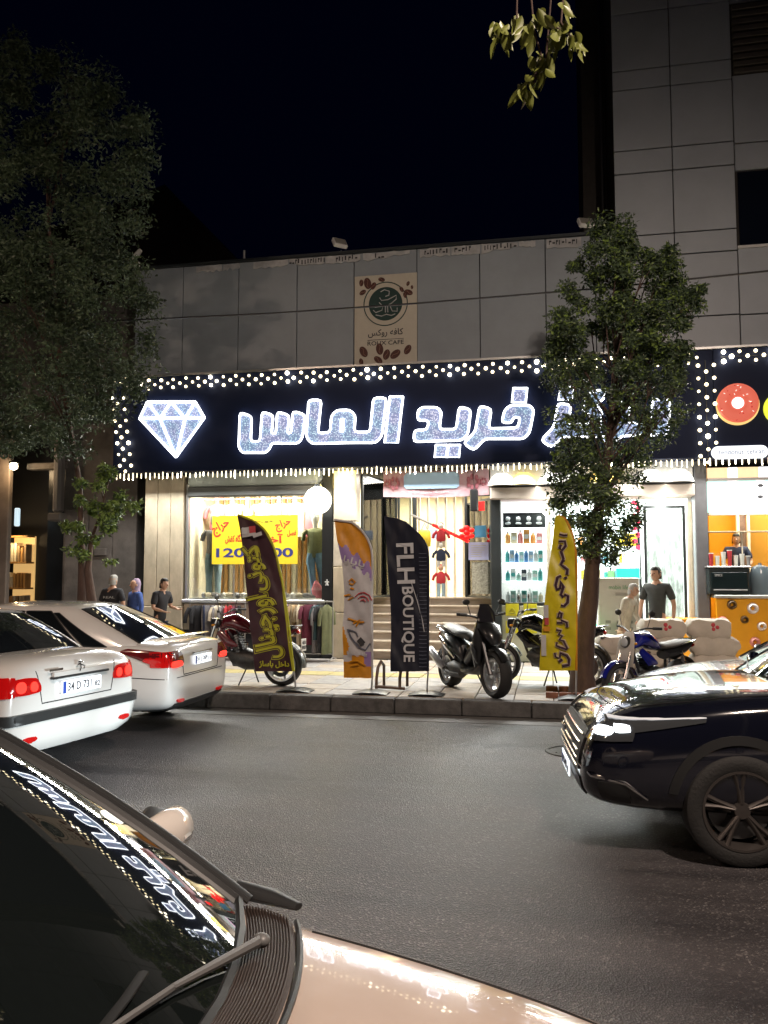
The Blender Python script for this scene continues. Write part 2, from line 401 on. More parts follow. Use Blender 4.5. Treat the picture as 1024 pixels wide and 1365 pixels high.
# tower
tw = wthing('tower_block', 'tall grey panel clad tower rising on the right of the sign', 'building', (4.5,17,0))
TX0 = X_(818,16,200); TXa = X_(896,16,200); TXb = X_(979,16,200)
MB().box(TX0+.02, 9.5, 16.06, 21.9, 6.0, 21).build('core_wall', mat('dark_side_wall', (.05,.045,.04), .8, noise=.3), tw)
MB().box(TX0-.5, TX0+.0, 17.8, 19.9, 8.5, 21).build('side_riser', MATS['dark_side_wall'], tw)
rows = [6.0] + [Z_(v,16,893) for v in (424,340,311,227,196,114,88,11)] + [Z_(-18,16,893), Z_(-96,16,893), 17.5, 18.1, 20.6]
for a, b in zip(rows[:-1], rows[1:]):
    for c, d in ((TX0,TXa),(TXa,TXb)):
        MB().bbox(c+.009, d-.009, 15.99+random.uniform(-.003,.003), 16.05, a+.012, b-.012, .005).build('cladding_panel', M_tower, tw)
zr = [6.0, Z_(419,16,1000), Z_(330,16,1000)]
for a, b in zip(zr[:-1], zr[1:]):
    for c, d in ((TXb,5.1),(5.1,6.7)): MB().bbox(c+.009, d-.009, 15.99, 16.05, a+.012, b-.012, .005).build('cladding_panel', M_tower, tw)
zw = Z_(226,16,1000); zt = Z_(98,16,1000)
for a, b in ((zw, Z_(190,16,1000)), (Z_(190,16,1000), zt)):
    MB().bbox(TXb+.009, 6.7, 15.99, 16.05, a+.012, b-.012, .005).build('cladding_panel', M_tower, tw)
MB().box(TXb, 6.7, 15.96, 16.06, zr[2]-.01, zr[2]+.04).build('window_sill', M_white, tw)
w_ = MB().box(TXb+.05, 6.7, 16.03, 16.05, zr[2]+.04, zw-.02).build('window', mat('dark_window', (.006,.009,.018), .08), tw)
MB().box(5.0,5.08,15.99,16.06,zr[2]+.04,zw).build('window_bar', M_frame, w_)
for k in range(10): MB().bbox(TXb+.03, 6.7, 15.96+.0, 16.06, zt+.02+k*.14, zt+.12+k*.14, .01).build('louvre_slat', mat('louvre', (.10,.085,.07), .6), tw)
MB().bbox(TXb+.009, 6.7, 15.99, 16.05, zt+1.45, 20.6, .005).build('cladding_panel', M_tower, tw)
MB().loft([(TX0-.12,17.2,6),(TX0-.12,17.2,20.6)], .04, 8).build('downpipe', M_dark, tw, True)
# torn banner strip left on the parapet
tb = wthing('torn_banner', 'torn white banner strip with broken dark lettering along the parapet edge', 'banner', (-3,15.9,8.2))
M_tb = mat('banner_white', (.52,.53,.54), .7, noise=.3, nscale=6); M_ink = mat('dark_ink', (.03,.03,.035), .6)
for (u0,u1,h0,h1) in ((262,296,5,6),(298,320,5,5),(338,384,7,5),(386,432,4,7),(434,480,7,6),(484,546,7,2),(560,600,8,7),(602,640,7,8),(642,690,8,4),(692,714,3,5),(729,775,8,8)):
    a, b = X_(u0,15.96,330), X_(u1,15.96,330); n = 9; k = 1/68.
    top = [(a+(b-a)*i/n, 8.36+random.uniform(-.02,.015)) for i in range(n+1)]
    bot = [(a+(b-a)*i/n, 8.34-(h0+(h1-h0)*i/n)*k*1.3+random.uniform(-.03,.03)) for i in range(n+1)][::-1]
    MB().prism(top+bot, 15.962, 15.975).build('banner_scrap', M_tb, tb)
mb = MB()
for (u0,u1) in ((386,432),(448,474),(500,512),(566,596),(606,626),(646,668),(672,688),(732,770)):
    a, b = X_(u0,15.96,330), X_(u1,15.96,330); x = a
    while x < b:
        w = random.uniform(.03,.06); z0 = 8.25+random.uniform(-.02,.02); k = random.random()
        if k < .45: mb.box(x, x+w*.5, 15.955, 15.961, z0, z0+.09)
        elif k < .75: mb.box(x, x+w, 15.955, 15.961, z0+.05, z0+.085); mb.box(x, x+.015, 15.953, 15.960, z0, z0+.085)
        else: mb.box(x, x+w, 15.955, 15.961, z0, z0+.03)
        x += w+.02
mb.build('lettering_remains', M_ink, tb)
# floodlights on the roof edge
def floodlight(u, v, rz, lab):
    p = P(u, v, 15.85); t = wthing('floodlight', lab, 'floodlight', (p.x,15.95,8.44), 'unlit floodlights along the roof edge')
    x, z = p.x, p.z
    MB().loft([(x,16.0,8.40),(x,15.98,z-.1)], .018, 6).build('bracket', M_alu, t)
    q = Matrix.Translation((x,15.85,z)) @ Matrix.Rotation(rz,4,'Z') @ Matrix.Rotation(R(-35),4,'X')
    def tr(mb):
        mb.v = [tuple(q @ Vector(c)) for c in mb.v]; return mb
    tr(MB().bbox(-.15,.15,-.04,.05,-.11,.11,.015)).build('housing', M_white, t)
    tr(MB().box(-.12,.12,-.052,-.041,-.085,.085)).build('glass_front', mat('flood_glass', (.35,.34,.3), .2), t)
floodlight(453,324,R(40),'white square floodlight standing above the grey panels near the middle')
floodlight(781,297,R(20),'white floodlight tilted down beside the tower above the right tree')
floodlight(182,340,R(-50),'pale floodlight at the far left end of the parapet')
vp = tag(MB().loft([(X_(328,16.3,335),16.2,8.40),(X_(328,16.3,335),16.2,8.72)], .03, 8).build('vent_pipe', M_alu), 'thin pale vent pipe on the parapet left of centre', 'pipe'); recenter(vp)
rb = wthing('roof_unit', 'dim metal roof unit above the parapet right of centre', 'roof unit', (X_(683,17,310),17,8.3))
xc = X_(683,17,310); MB().bbox(xc-.3,xc+.2,16.8,17.4,8.3,8.78,.03).build('casing', M_frame, rb); MB().loft([(xc+.42,17,8.3),(xc+.42,17,8.85)], .03, 8).build('pipe', M_frame, rb)
# cafe poster on the facade
ps = wthing('cafe_poster', 'tall cream cafe poster with round green cup emblem on the grey facade', 'poster', (-3,15.95,6.0))
a = P(473,368,15.96); b = P(556,488,15.96); x0, x1, z0, z1 = a.x, X_(556,15.96,400), 6.02, P(515,366,15.96).z
xm = (x0+x1)/2; ww = x1-x0
M_cr = mat('poster_cream', (.60,.56,.47), .6, noise=.06); M_gr = mat('emblem_green', (.012,.045,.04), .6); M_bean = mat('coffee_bean', (.09,.03,.022), .6); M_beanl = mat('bean_groove', (.30,.17,.12), .6)
MB().box(x0,x1,15.955,15.985,z0,z1).build('poster_sheet', M_cr, ps)
def disc(cx, cz, r, y0, y1, n=40, ri=0):
    mb = MB()
    if ri: mb.lathe([(ri,y0),(r,y0),(r,y1),(ri,y1)], (cx,0,cz), 'y', n, closed=True)
    else: mb.prism([(cx+r*math.cos(2*math.pi*i/n), cz+r*math.sin(2*math.pi*i/n)) for i in range(n)], y0, y1)
    return mb
cz = P(515,405,15.96).z
disc(xm,cz,.455,15.948,15.954,48,.435).build('emblem_ring', M_gr, ps); disc(xm,cz,.345,15.948,15.954).build('emblem_disc', M_gr, ps)
q = lambda a, b: (xm+a, 15.944, cz+b)
mb = MB()
for pts in ([(-.10,.25),(-.02,.29),(.08,.25),(.07,.17),(.0,.15)], [(-.12,.13),(-.08,.07),(.05,.08),(.14,.12),(.22,.16),(.22,.08),(.12,.0),(.06,-.03)], [(-.13,.03),(-.07,-.03),(.06,-.03)],
            [(-.22,-.06),(-.05,-.05),(-.07,-.13),(-.2,-.17),(-.25,-.12)], [(0,-.04),(0,-.18)], [(.04,-.04),(.05,-.18)], [(.1,-.05),(.25,-.05)], [(.1,-.07),(.14,-.16),(.24,-.17),(.24,-.1)], [(-.2,-.22),(-.08,-.25),(.02,-.22),(.12,-.25),(.2,-.22)]):
    mb.tube([q(*c) for c in pts], .011, 5)
mb.build('cup_mark', M_tb, ps)
zl = cz-.6
text('persian_name', fa('کافه روکس'), M_ink, ps, w=.72, h=.17, M=face_south(xm,15.95,zl,ps), bold=.012)
MB().box(xm-.37,xm+.37,15.948,15.954,zl-.135,zl-.125).build('rule_line', M_ink, ps)
text('latin_name', 'ROUX CAFE', M_ink, ps, w=.74, h=.085, M=face_south(xm,15.95,zl-.2,ps), bold=.01)
def bean(dx, z, r, a):
    mb = MB(); n = 14; c, s_ = math.cos(a), math.sin(a)
    mb.prism([(xm+dx+(r*.62*math.cos(t)*c - r*math.sin(t)*s_), z+(r*.62*math.cos(t)*s_ + r*math.sin(t)*c)) for t in [2*math.pi*i/n for i in range(n)]], 15.945, 15.954)
    o = mb.build('bean_print', M_bean, ps)
    MB().tube([(xm+dx-s_*r*k+c*.02*math.sin(k*4), 15.943, z+c*r*k+s_*.02*math.sin(k*4)) for k in (-.8,-.4,0,.4,.8)], .005, 4).build('groove', M_beanl, o)
for c in ((-.45,z0+.30,.12,.5),(-.12,z0+.34,.12,.15),(.02,z0+.22,.11,-.3),(.20,z0+.22,.12,-.9),(.45,z0+.30,.105,-.5),(-.5,z0+.10,.07,.2),(-.15,z0+.12,.10,.9),
          (-.50,z1-.14,.07,0),(-.37,z1-.16,.12,.2),(-.25,z1-.22,.08,-.5),(-.08,z1-.10,.07,1.3),(-.47,z1-.34,.075,-1.),(.33,z1-.33,.06,.5),(.46,z1-.22,.05,-.4),(.47,z1-.40,.09,1.2),(.54,z1-.30,.04,0),(.40,z1-.45,.06,.2)):
    bean(*c)
# overhead wire
wr = MB(); wy = 13.0; pts = [(-40,wy,6.9),(-20,wy,6.45),(-7.15,wy,6.28),(-4.5,wy,6.24),(-1.98,wy,6.25),(.8,wy,6.30),(3.3,wy,6.40),(12,wy,6.9),(40,wy,8.4)]
tag(wr.tube(pts, .016, 5).build('overhead_wire', M_dark), 'single black overhead wire sagging across the grey facade', 'wire')
# ================================================================== the long sign board
SY = 15.50      # its front face
sg = wthing('shop_sign', 'long dark navy shop sign with glittering white outlined Persian letters', 'shop sign', (-3,15.75,3.9))
S0, S1 = -8.78, 2.68
MB().bbox(S0, S1, SY, 15.985, 3.93, 5.90, .01).build('board', M_navy, sg)
MB().box(S0, 7.2, SY-.03, 15.98, 5.905, 5.945).build('top_trim', M_alu, sg)
def sparkle(name, base, hot, s):
    m = mat(name, (.2,.25,.4), .5); nt = m.node_tree; b = nt.nodes['Principled BSDF']
    tc = nt.nodes.new('ShaderNodeTexCoord'); v = nt.nodes.new('ShaderNodeTexVoronoi'); v.inputs['Scale'].default_value = 34
    nt.links.new(tc.outputs['Object'], v.inputs['Vector'])
    cr = nt.nodes.new('ShaderNodeValToRGB'); e = cr.color_ramp.elements
    e[0].position = .08; e[0].color = (*hot,1); e[1].position = .5; e[1].color = (*base,1)
    nt.links.new(v.outputs['Distance'], cr.inputs[0])
    n = nt.nodes.new('ShaderNodeTexNoise'); n.inputs['Scale'].default_value = 3.5; nt.links.new(tc.outputs['Object'], n.inputs['Vector'])
    c2 = nt.nodes.new('ShaderNodeValToRGB'); c2.color_ramp.elements[0].position = .4; c2.color_ramp.elements[0].color = (.70,.98,1,1); c2.color_ramp.elements[1].position = .6; c2.color_ramp.elements[1].color = (.97,.94,1.05,1)
    nt.links.new(n.outputs[0], c2.inputs[0])
    mx = nt.nodes.new('ShaderNodeMixRGB'); mx.blend_type = 'MULTIPLY'; mx.inputs[0].default_value = 1
    nt.links.new(cr.outputs[0], mx.inputs[1]); nt.links.new(c2.outputs[0], mx.inputs[2]); nt.links.new(mx.outputs[0], b.inputs['Emission Color'])
    b.inputs['Emission Strength'].default_value = s; m.cycles.emission_sampling = 'NONE'; return m
M_spk = sparkle('led_glitter', (.15,.17,.27), (1,1,1), 1.25)
def zm(x0, y0, s, pts): return [pp(x0+a/s, y0+b/s, SY-.06) for a, b in pts]
def chaikin(p, sharp):
    out = []; n = len(p)
    for i in range(n):
        a, b, c = Vector(p[i-1]), Vector(p[i]), Vector(p[(i+1) % n])
        l = min((a-b).length, (c-b).length)*.42; l = min(l, .07)
        if i in sharp: out.append(tuple(b)); continue
        p0 = b+(a-b).normalized()*l; p1 = b+(c-b).normalized()*l
        out += [tuple(p0), tuple(b*.5+p0*.25+p1*.25), tuple(p1)]
    return out
def led_letter(name, pts, lab=None, edge=.021, rnd=True, holes=()):
    q = chaikin(pts, ()) if rnd else pts
    o = MB().prism(q, SY-.07, SY-.002).build(name, M_spk, sg, label=lab)
    v = [(a, SY-.075, b) for a, b in q]; v += v[:2]
    MB().tube(v, edge, 6).build('led_outline', M_edge, o)
    for h in holes: MB().prism(h, SY-.10, SY-.06).build('led_counter', M_edge, o)
    return o
A = zm(300,520,6.4,[(130,190),(230,225),(222,440),(300,440),(318,185),(415,215),(400,370),(435,370),(448,185),(550,215),(535,370),(565,365),(580,180),(685,210),(665,400),(630,455),(400,455),(385,500),(350,535),(150,535),(118,490)])
led_letter('letter_sin', A, 'glittering letter sin at the left end of the words')
Bm = zm(1,1,1,[]) + [pp(u,v,SY-.06) for u,v in [(411.7,533.3),(428.9,533.3),(424.2,577.8),(440.6,576.3),(441.8,555),(448.8,547),(466.4,546.4),(474.3,554),(472.5,576),(493.6,576),(498,530.5),(515.6,530.5),(509.4,581.5),(501.5,590.3),(470,590.3),(415.6,591.5),(408.6,583)]]
led_letter('letter_lam_mim_alef', Bm, holes=([pp(u,v,SY-.06) for u,v in ((454.5,558),(459.3,558),(458.5,576),(453.7,576))],))
led_letter('letter_alef', [pp(u,v,SY-.06) for u,v in ((520,528.8),(537.6,528.8),(530.5,590.3),(513,590.3))], rnd=False)
D_ = zm(540,505,5.12,[(85,285),(90,215),(120,195),(220,195),(250,225),(235,345),(350,345),(370,190),(450,210),(430,380),(390,420),(60,430),(65,350),(150,350),(165,285)])
led_letter('letter_ye_dal', D_)
for k in (0, 1):
    led_letter('letter_dot', zm(540,505,5.12,[(210+k*88,452),(290+k*88,452),(282+k*88,535),(202+k*88,535)]), rnd=False, edge=.018)
E_ = zm(540,505,5.12,[(510,185),(590,205),(570,340),(770,335),(787,265),(740,262),(730,300),(660,300),(680,215),(720,180),(850,180),(880,215),(850,370),(810,410),(545,410),(470,490),(400,440),(480,360)])
led_letter('letter_khe_re', E_)
led_letter('letter_dot', zm(540,505,5.12,[(740,65),(835,65),(825,160),(730,160)]), rnd=False)
led_letter('letter_dot', zm(700,500,4.655,[(220,75),(300,75),(290,155),(208,155)]), rnd=False)
led_letter('letter_kaf_ze', zm(700,500,4.655,[(205,175),(285,185),(270,305),(400,305),(415,262),(355,215),(375,120),(500,82),(490,150),(440,180),(480,240),(462,385),(235,385),(165,450),(100,405),(180,320)]))
led_letter('letter_mim_re', zm(700,500,4.655,[(575,158),(650,175),(640,298),(775,298),(795,150),(905,150),(882,370),(600,378),(520,440),(470,400),(560,300)]))
# the diamond mark: six facets and bright struts
dm = lambda pts: [pp(150+a/2.926, 480+b/2.926, SY-.06) for a, b in pts]
T0, T1, Lf, Rg, Ap = (137,163),(324,163),(107,228),(360,225),(249,379)
M1, M2, mt1, mt2 = (186,229),(284,228),(186,229),(284,228); Tm = (229,163)
fac = MB()
for f in ((T0,Lf,M1),(T0,M1,Tm),(Tm,M1,M2),(Tm,M2,T1),(T1,M2,Rg),(Lf,M1,Ap),(M1,M2,Ap),(M2,Rg,Ap)):
    MB().prism(dm(f), SY-.06, SY-.002).build('diamond_facet', M_spk, sg)
for l in ((T0,T1),(T0,Lf),(T1,Rg),(Lf,Rg),(Lf,Ap),(Rg,Ap),(M1,Ap),(M2,Ap),(T0,M1),(M1,Tm),(Tm,M2),(M2,T1)):
    (a, b) = dm(l); MB().tube([(a[0],SY-.075,a[1]),(b[0],SY-.075,b[1])], .025, 6).build('diamond_strut', M_edge, sg)
# right-hand sign of the doughnut stall
ds = wthing('doughnut_stall_sign', 'dark signboard with round pink doughnut above the yellow stall', 'shop sign', (4.5,15.75,3.9))
MB().bbox(2.98, 7.2, SY, 15.985, 3.93, 5.90, .01).build('board', M_navy, ds)
MB().box(2.685, 2.975, SY+.04, 15.985, 3.93, 5.90).build('side_board', M_navy, ds)
c = P(983,540,SY); mb = MB()
dn = disc(c.x, c.z, .365, SY-.04, SY-.003, 40).build('doughnut_base', glow('dough_yellow', (1,.72,.25), .75), ds)
pk = glow('pink_icing', (.85,.16,.10), .62)
mb = MB(); n = 40
for i in range(n):
    pass
mb.lathe([(.10,SY-.05),(.14,SY-.085),(.24,SY-.10),(.33,SY-.085),(.355,SY-.05)], (c.x,0,c.z+.03), 'y', 40).build('icing_ring', pk, dn, True)
disc(c.x, c.z+.03, .10, SY-.065, SY-.045, 24).build('doughnut_hole', M_whi_e, dn)
for k in range(26):
    a = random.uniform(0,6.28); r = random.uniform(.15,.32); px, pz = c.x+r*math.cos(a), c.z+.03+r*math.sin(a); t = random.uniform(0,3)
    MB().tube([(px-.015*math.cos(t),SY-.103,pz-.015*math.sin(t)),(px+.015*math.cos(t),SY-.103,pz+.015*math.sin(t))], .006, 4).build('sprinkle', random.choice([glow('sprinkle_white',(1,.9,.8),1.0), glow('sprinkle_red',(.6,.03,.03),.6)]), dn)
c2 = P(1040,545,SY); disc(c2.x+.0, c2.z, .28, SY-.05, SY-.003, 30).build('yellow_mark', glow('yellow_mark', (.75,.8,.05), 1.0), ds)
a = P(948,604,SY); b = P(1024,603,SY); L0, L1, zc = a.x, b.x, a.z; r = .115
pill = [(L0+r+r*math.cos(t), zc+r*math.sin(t)) for t in [math.pi/2+math.pi*i/10 for i in range(11)]] + [(L1-r+r*math.cos(t), zc+r*math.sin(t)) for t in [-math.pi/2+math.pi*i/10 for i in range(11)]]
MB().prism(pill, SY-.03, SY-.002).build('name_plate', glow('plate_white', (.9,.95,1), 1.25), ds)
text('plate_lettering', 'tendonut_tehran', mat('plate_blue', (.12,.13,.28), .5), ds, w=(L1-L0)*.80, h=.10, M=face_south((L0+L1)/2+.03, SY-.033, zc, ds))
# ------------------------------------------------------------------ strings of bulbs
bulb_s = MB().ball((0,0,0), .032, 8).mesh('bulb', M_bulb, smooth=True); bulb_l = MB().ball((0,0,0), .040, 8).mesh('bulb_big', M_bulb2, smooth=True)
ice_m = [MB().loft([(0,0,.04),(0,0,.02),(0,0,-.045),(0,0,-.07)], [.006,.012,.012,.005], 6).mesh('icicle', m, smooth=True) for m in (M_ice, M_bulb2)]
def string(lab, pts, cable, meshes=None, big=lambda i: False, sz=1):
    p0 = pts[0]; t = wthing('string_lights', lab, 'string lights', p0, 'strings of warm bulbs round the sign')
    MB().tube(cable, .006, 4).build('cable', M_dark, t)
    for i, p in enumerate(pts):
        m = (bulb_l if big(i) else bulb_s) if meshes is None else meshes[1 if random.random() < .25 else 0]
        o = bpy.data.objects.new('bulb', m); COL.objects.link(o); o.parent = t; o.location = Vector(p)-Vector(p0)
        s_ = random.uniform(.8,1.15)*sz; o.scale = (s_, s_, s_*random.uniform(.8,1.2) if meshes else s_)
    return t
y = SY-.05; zT = 5.74; x = -8.25; pts = []; i = 0
while x < 2.55:
    for dz in (.085,-.085): pts.append((x+random.uniform(-.012,.012), y, zT+dz+random.uniform(-.012,.012)))
    pts.append((x+.135+random.uniform(-.012,.012), y, zT+random.uniform(-.012,.012))); x += .27
cab = [(-8.25+.27*k+(.135 if s_ else 0), y+.012, zT+(.0 if s_ else .085*(1 if k % 2 else -1))) for k in range(40) for s_ in (0,1)]
string('triple row of warm bulbs zigzagging along the top of the long sign', pts, cab, big=lambda i: (i//3) % 6 == 0 or (i % 41 == 2))
pts = [(-8.80+(k*.035)+d*.125, y, 5.48-k*.235-(.115 if d == 1 else 0)) for k in range(7) for d in (0,1,2)] + [(-8.75,y,5.86),(-8.62,y,5.78),(-8.50,y,5.87),(-8.45,y,5.72)]
string('short triple column of bulbs down the left end of the sign', pts, [(-8.8,y+.01,5.5),(-8.5,y+.01,4.2)], big=lambda i: i in (0,12,13,14))
pts = [(2.71+d*.135, y, 5.60-k*.235-(.115 if d == 1 else 0)) for k in range(8) for d in (0,1,2)]
string('triple column of bulbs between the long sign and the doughnut sign', pts, [(2.84,y+.03,5.7),(2.84,y+.03,3.95)], big=lambda i: i in (12,13,14,16))
pts = []
x = 3.15
while x < 5.2:
    for dz in (.085,-.085): pts.append((x, y, zT+dz))
    pts.append((x+.135, y, zT)); x += .27
string('row of warm bulbs along the top of the doughnut sign', pts, [(3.1,y+.01,zT),(5.3,y+.01,zT)], big=lambda i: i % 9 < 3)
pts = []; x = -8.70
while x < 2.9: pts.append((x, SY+.02+random.uniform(-.02,.02), 3.87+random.uniform(-.012,.012))); x += .098+random.uniform(-.012,.012)
string('long row of small drop lights hanging under the sign edge', pts, [(-8.7,SY+.02,3.92),(2.9,SY+.02,3.92)], meshes=ice_m, sz=1.15)
pts = [(2.98+k*.11, SY+.02, 3.87) for k in range(22)]
string('row of drop lights under the doughnut sign', pts, [(2.95,SY+.02,3.92),(5.4,SY+.02,3.92)], meshes=ice_m, sz=1.15)
# real light of the sign and its bulbs
for k in range(6): area('drop_glow', (-7.8+k*2.4, SY-.02, 3.82), (-7.8+k*2.4, 13.2, 0), 130, (.97,.96,.90), 2.2, .08)
# ================================================================== ground floor of the shopping centre
FZ = 1.36     # shop floor level
def prt(mb, name, m, par=None, sm=False, label=None): return mb.build(name, m, par or bld, sm, label)
# rooms behind the glass
WX0, WX1 = -7.30, -4.43
prt(MB().box(-8.6, 7.5, 16.0, 22.0, .0, .195), 'base_slab', M_joint)
prt(MB().box(-8.28,-8.20,16.05,22,.2,3.95), 'party_wall', M_wallA); prt(MB().box(7.3,7.5,16.05,22,.2,3.95), 'party_wall', M_wallA)
# left stone pilaster (three slabs)
for a, b in ((-8.26,-7.98),(-7.97,-7.69),(-7.68,-7.40)): prt(MB().bbox(a, b, 15.93, 16.2, 1.20, 3.90, .008), 'pilaster_slab', M_stone)
prt(MB().bbox(-8.28,-7.38,15.90,16.2,.2,1.19,.012), 'pilaster_base', M_stone)
# display window room
wr_ = prt(MB().box(WX0-.02, WX1, 16.05, 17.35, FZ-.06, FZ), 'window_stage', M_white)
prt(MB().box(WX0-.06, WX1+.24, 17.35, 17.42, FZ, 3.9), 'window_back_wall', mat('window_wall', (.78,.74,.66), .6))
prt(MB().box(WX0-.06, WX0-.02, 16.1, 17.35, FZ, 3.9), 'window_side_wall', M_cream); prt(MB().box(WX1+.02, WX1+.06, 16.1, 17.35, FZ, 3.9), 'window_side_wall', M_cream)
prt(MB().box(WX0, WX1, 16.1, 17.35, 3.62, 3.66), 'window_ceiling', M_white)
for k in range(24):
    X = WX0+.03+k*.121
    prt(MB().bbox(X, X+.075, 17.28, 17.34, FZ+.01, 3.6, .006), 'wall_slat', M_wood if k % 3 else M_cream)
for k in range(6): prt(MB().lathe([(0,3.60),(.07,3.60),(.07,3.62)], (WX0+.3+k*.46,16.35,0), 'z', 14), 'downlight', glow('downlight', (1,.97,.9), 14))
area('window_light', ((WX0+WX1)/2, 16.45, 3.58), ((WX0+WX1)/2, 16.9, 1.4), 195, (1,.90,.70), 2.7, .35)
# window frame, roller housing above, sill
prt(MB().bbox(WX0-.06, WX0, 15.97, 16.08, FZ-.05, 3.72, .01), 'window_frame', M_alu); prt(MB().bbox(WX1-.0, WX1+.06, 15.97, 16.08, FZ-.05, 3.72, .01), 'window_frame', M_blk)
prt(MB().bbox(WX0-.08, WX1+.08, 15.88, 16.1, FZ-.09, FZ-.02, .012), 'window_sill', M_alu)
prt(MB().bbox(WX0-.02, WX1+.02, 15.92, 16.1, 3.44, 3.66, .03), 'shutter_housing', mat('shutter_grey', (.16,.17,.17), .4, metal=.4))
prt(MB().box(WX0-.02, WX1+.2, 15.98, 16.1, 3.67, 3.93), 'soffit_panel', mat('pale_metal', (.45,.5,.5), .35, metal=.3))
for X in (-6.3, -5.3): prt(MB().bbox(X-.012, X+.012, 16.0, 16.03, FZ, 3.44, .004), 'window_mullion', M_alu)
prt(MB().box(WX0, WX1, 16.008, 16.016, FZ, 3.44), 'window_glass', M_glass)
# stone plinth under the window
for a, b, m in ((-7.37,-6.42,M_stone),(-6.41,-5.46,M_stoneL),(-5.45,-4.44,M_stone)): prt(MB().bbox(a, b, 15.97, 16.3, .72, FZ-.1, .008), 'plinth_slab', m)
prt(MB().bbox(-7.37,-4.44,15.99,16.3,.2,.71,.008), 'plinth_base', mat('black_stone', (.02,.022,.024), .25))
# dark post with a small pale mark; lit stone pier
prt(MB().bbox(-4.42,-4.20,15.93,16.2,.2,3.93,.008), 'dark_post', M_blk)
mb = MB()
for k in range(5):
    a = k*1.2566+.3; mb.tube([(-4.31,15.925,1.68),(-4.31+.045*math.cos(a),15.925,1.68+.07*math.sin(a))], .014, 5)
prt(mb, 'post_mark', M_tb)
for z0, z1 in ((.2,1.1),(1.11,2.0),(2.01,2.9),(2.91,3.93)): prt(MB().bbox(-4.18,-3.72,15.92,16.3,z0,z1-.01,.008), 'pier_slab', M_stoneL if z0 > 2 else M_stone)
point('pier_uplight', (-3.95,15.72,3.70), 32, (1,.76,.22), .04)
gl = wthing('globe_lamp', 'large glowing white globe lamp at the right end of the window', 'globe lamp', (-4.42,15.62,3.02))
MB().ball((-4.42,15.62,3.30), .272, 28).build('globe', glow('globe_glow', (1,.96,.84), 2.6, sample=True), gl, True)
MB().loft([(-4.42,15.62,3.56),(-4.42,15.62,3.62)], .07, 12).build('collar', M_blk, gl, True); MB().tube([(-4.42,15.62,3.6),(-4.42,15.92,3.72)], .02, 6).build('bracket', M_blk, gl, True)
# ------------------------------------------------------------------ steps up to the entrance
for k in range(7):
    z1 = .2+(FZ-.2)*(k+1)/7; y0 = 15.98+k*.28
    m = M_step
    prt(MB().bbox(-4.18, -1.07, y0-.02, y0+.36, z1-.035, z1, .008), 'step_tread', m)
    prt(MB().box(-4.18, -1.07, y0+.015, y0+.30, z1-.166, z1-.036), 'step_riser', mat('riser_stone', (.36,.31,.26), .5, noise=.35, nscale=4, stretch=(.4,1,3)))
prt(MB().bbox(-4.18, -1.07, 17.92, 21.9, FZ-.05, FZ, .005), 'lobby_floor', M_stoneL)
prt(MB().box(-4.3, -1.0, 21.6, 21.7, FZ, 3.93), 'lobby_back_wall', M_cream)
prt(MB().box(-4.24, -4.20, 16.3, 21.9, FZ-.9, 3.93), 'lobby_side_wall', M_cream); prt(MB().box(-1.04, -.98, 16.3, 21.9, .2, 3.93), 'lobby_side_wall', M_cream)
area('lobby_light', (-2.6, 19.6, 3.85), (-2.6, 19.6, 0), 330, (1,.90,.68), 2.6, 2.2)
area('porch_light', (-2.6, 17.0, 3.85), (-2.6, 16.8, 0), 90, (1,.95,.85), 2.4, .8)
for k in range(9):
    X = -3.05+k*.2
    prt(MB().bbox(X, X+.045, 18.32, 18.42, FZ, 3.9, .006), 'screen_slat', M_cream)
for k in range(3): prt(MB().lathe([(0,3.86),(.08,3.86),(.08,3.9)], (-3.4+k*.9,18.2,0), 'z', 14), 'downlight', MATS['downlight'])
def glassleaf(x0, y0, x1, y1, z0, z1, name, label, parent=bld, fr=M_frame, w=.045):
    v = Vector((x1-x0, y1-y0, 0)); L = v.length; v.normalize(); n = Vector((-v.y, v.x, 0))
    def slab(a, b, c, d, t=.022):
        mb = MB(); mb.box(a, b, -t, t, c, d)
        mb.v = [tuple(Vector((x0,y0,0)) + v*p[0] + n*p[1] + Vector((0,0,p[2]))) for p in mb.v]; return mb
    f = slab(0, w, z0, z1); f2 = slab(L-w, L, z0, z1); f3 = slab(w, L-w, z1-w, z1); f4 = slab(w, L-w, z0, z0+w)
    for g in (f2,f3,f4): f.add(g.v, g.f)
    o = f.build(name, fr, parent, label=label)
    slab(w, L-w, z0+w, z1-w, .004).build('pane', M_glass, o); return o
glassleaf(-3.70,16.35,-3.28,18.0,FZ,3.88,'glass_side_panel','angled glass panel at the left of the steps')
glassleaf(-3.26,18.05,-2.88,18.05,FZ,3.88,'glass_door','narrow glazed door at the back left of the steps')
glassleaf(-1.72,18.05,-1.10,16.7,FZ-.0,3.4,'glass_side_panel','open glazed panel at the right of the steps')
prt(MB().bbox(-3.28,-1.10,18.0,18.1,3.55,3.9,.01), 'door_header', M_frame)
for X in (-2.86,-1.74): prt(MB().bbox(X-.03,X+.03,17.99,18.08,FZ,3.6,.008), 'door_jamb', M_frame)
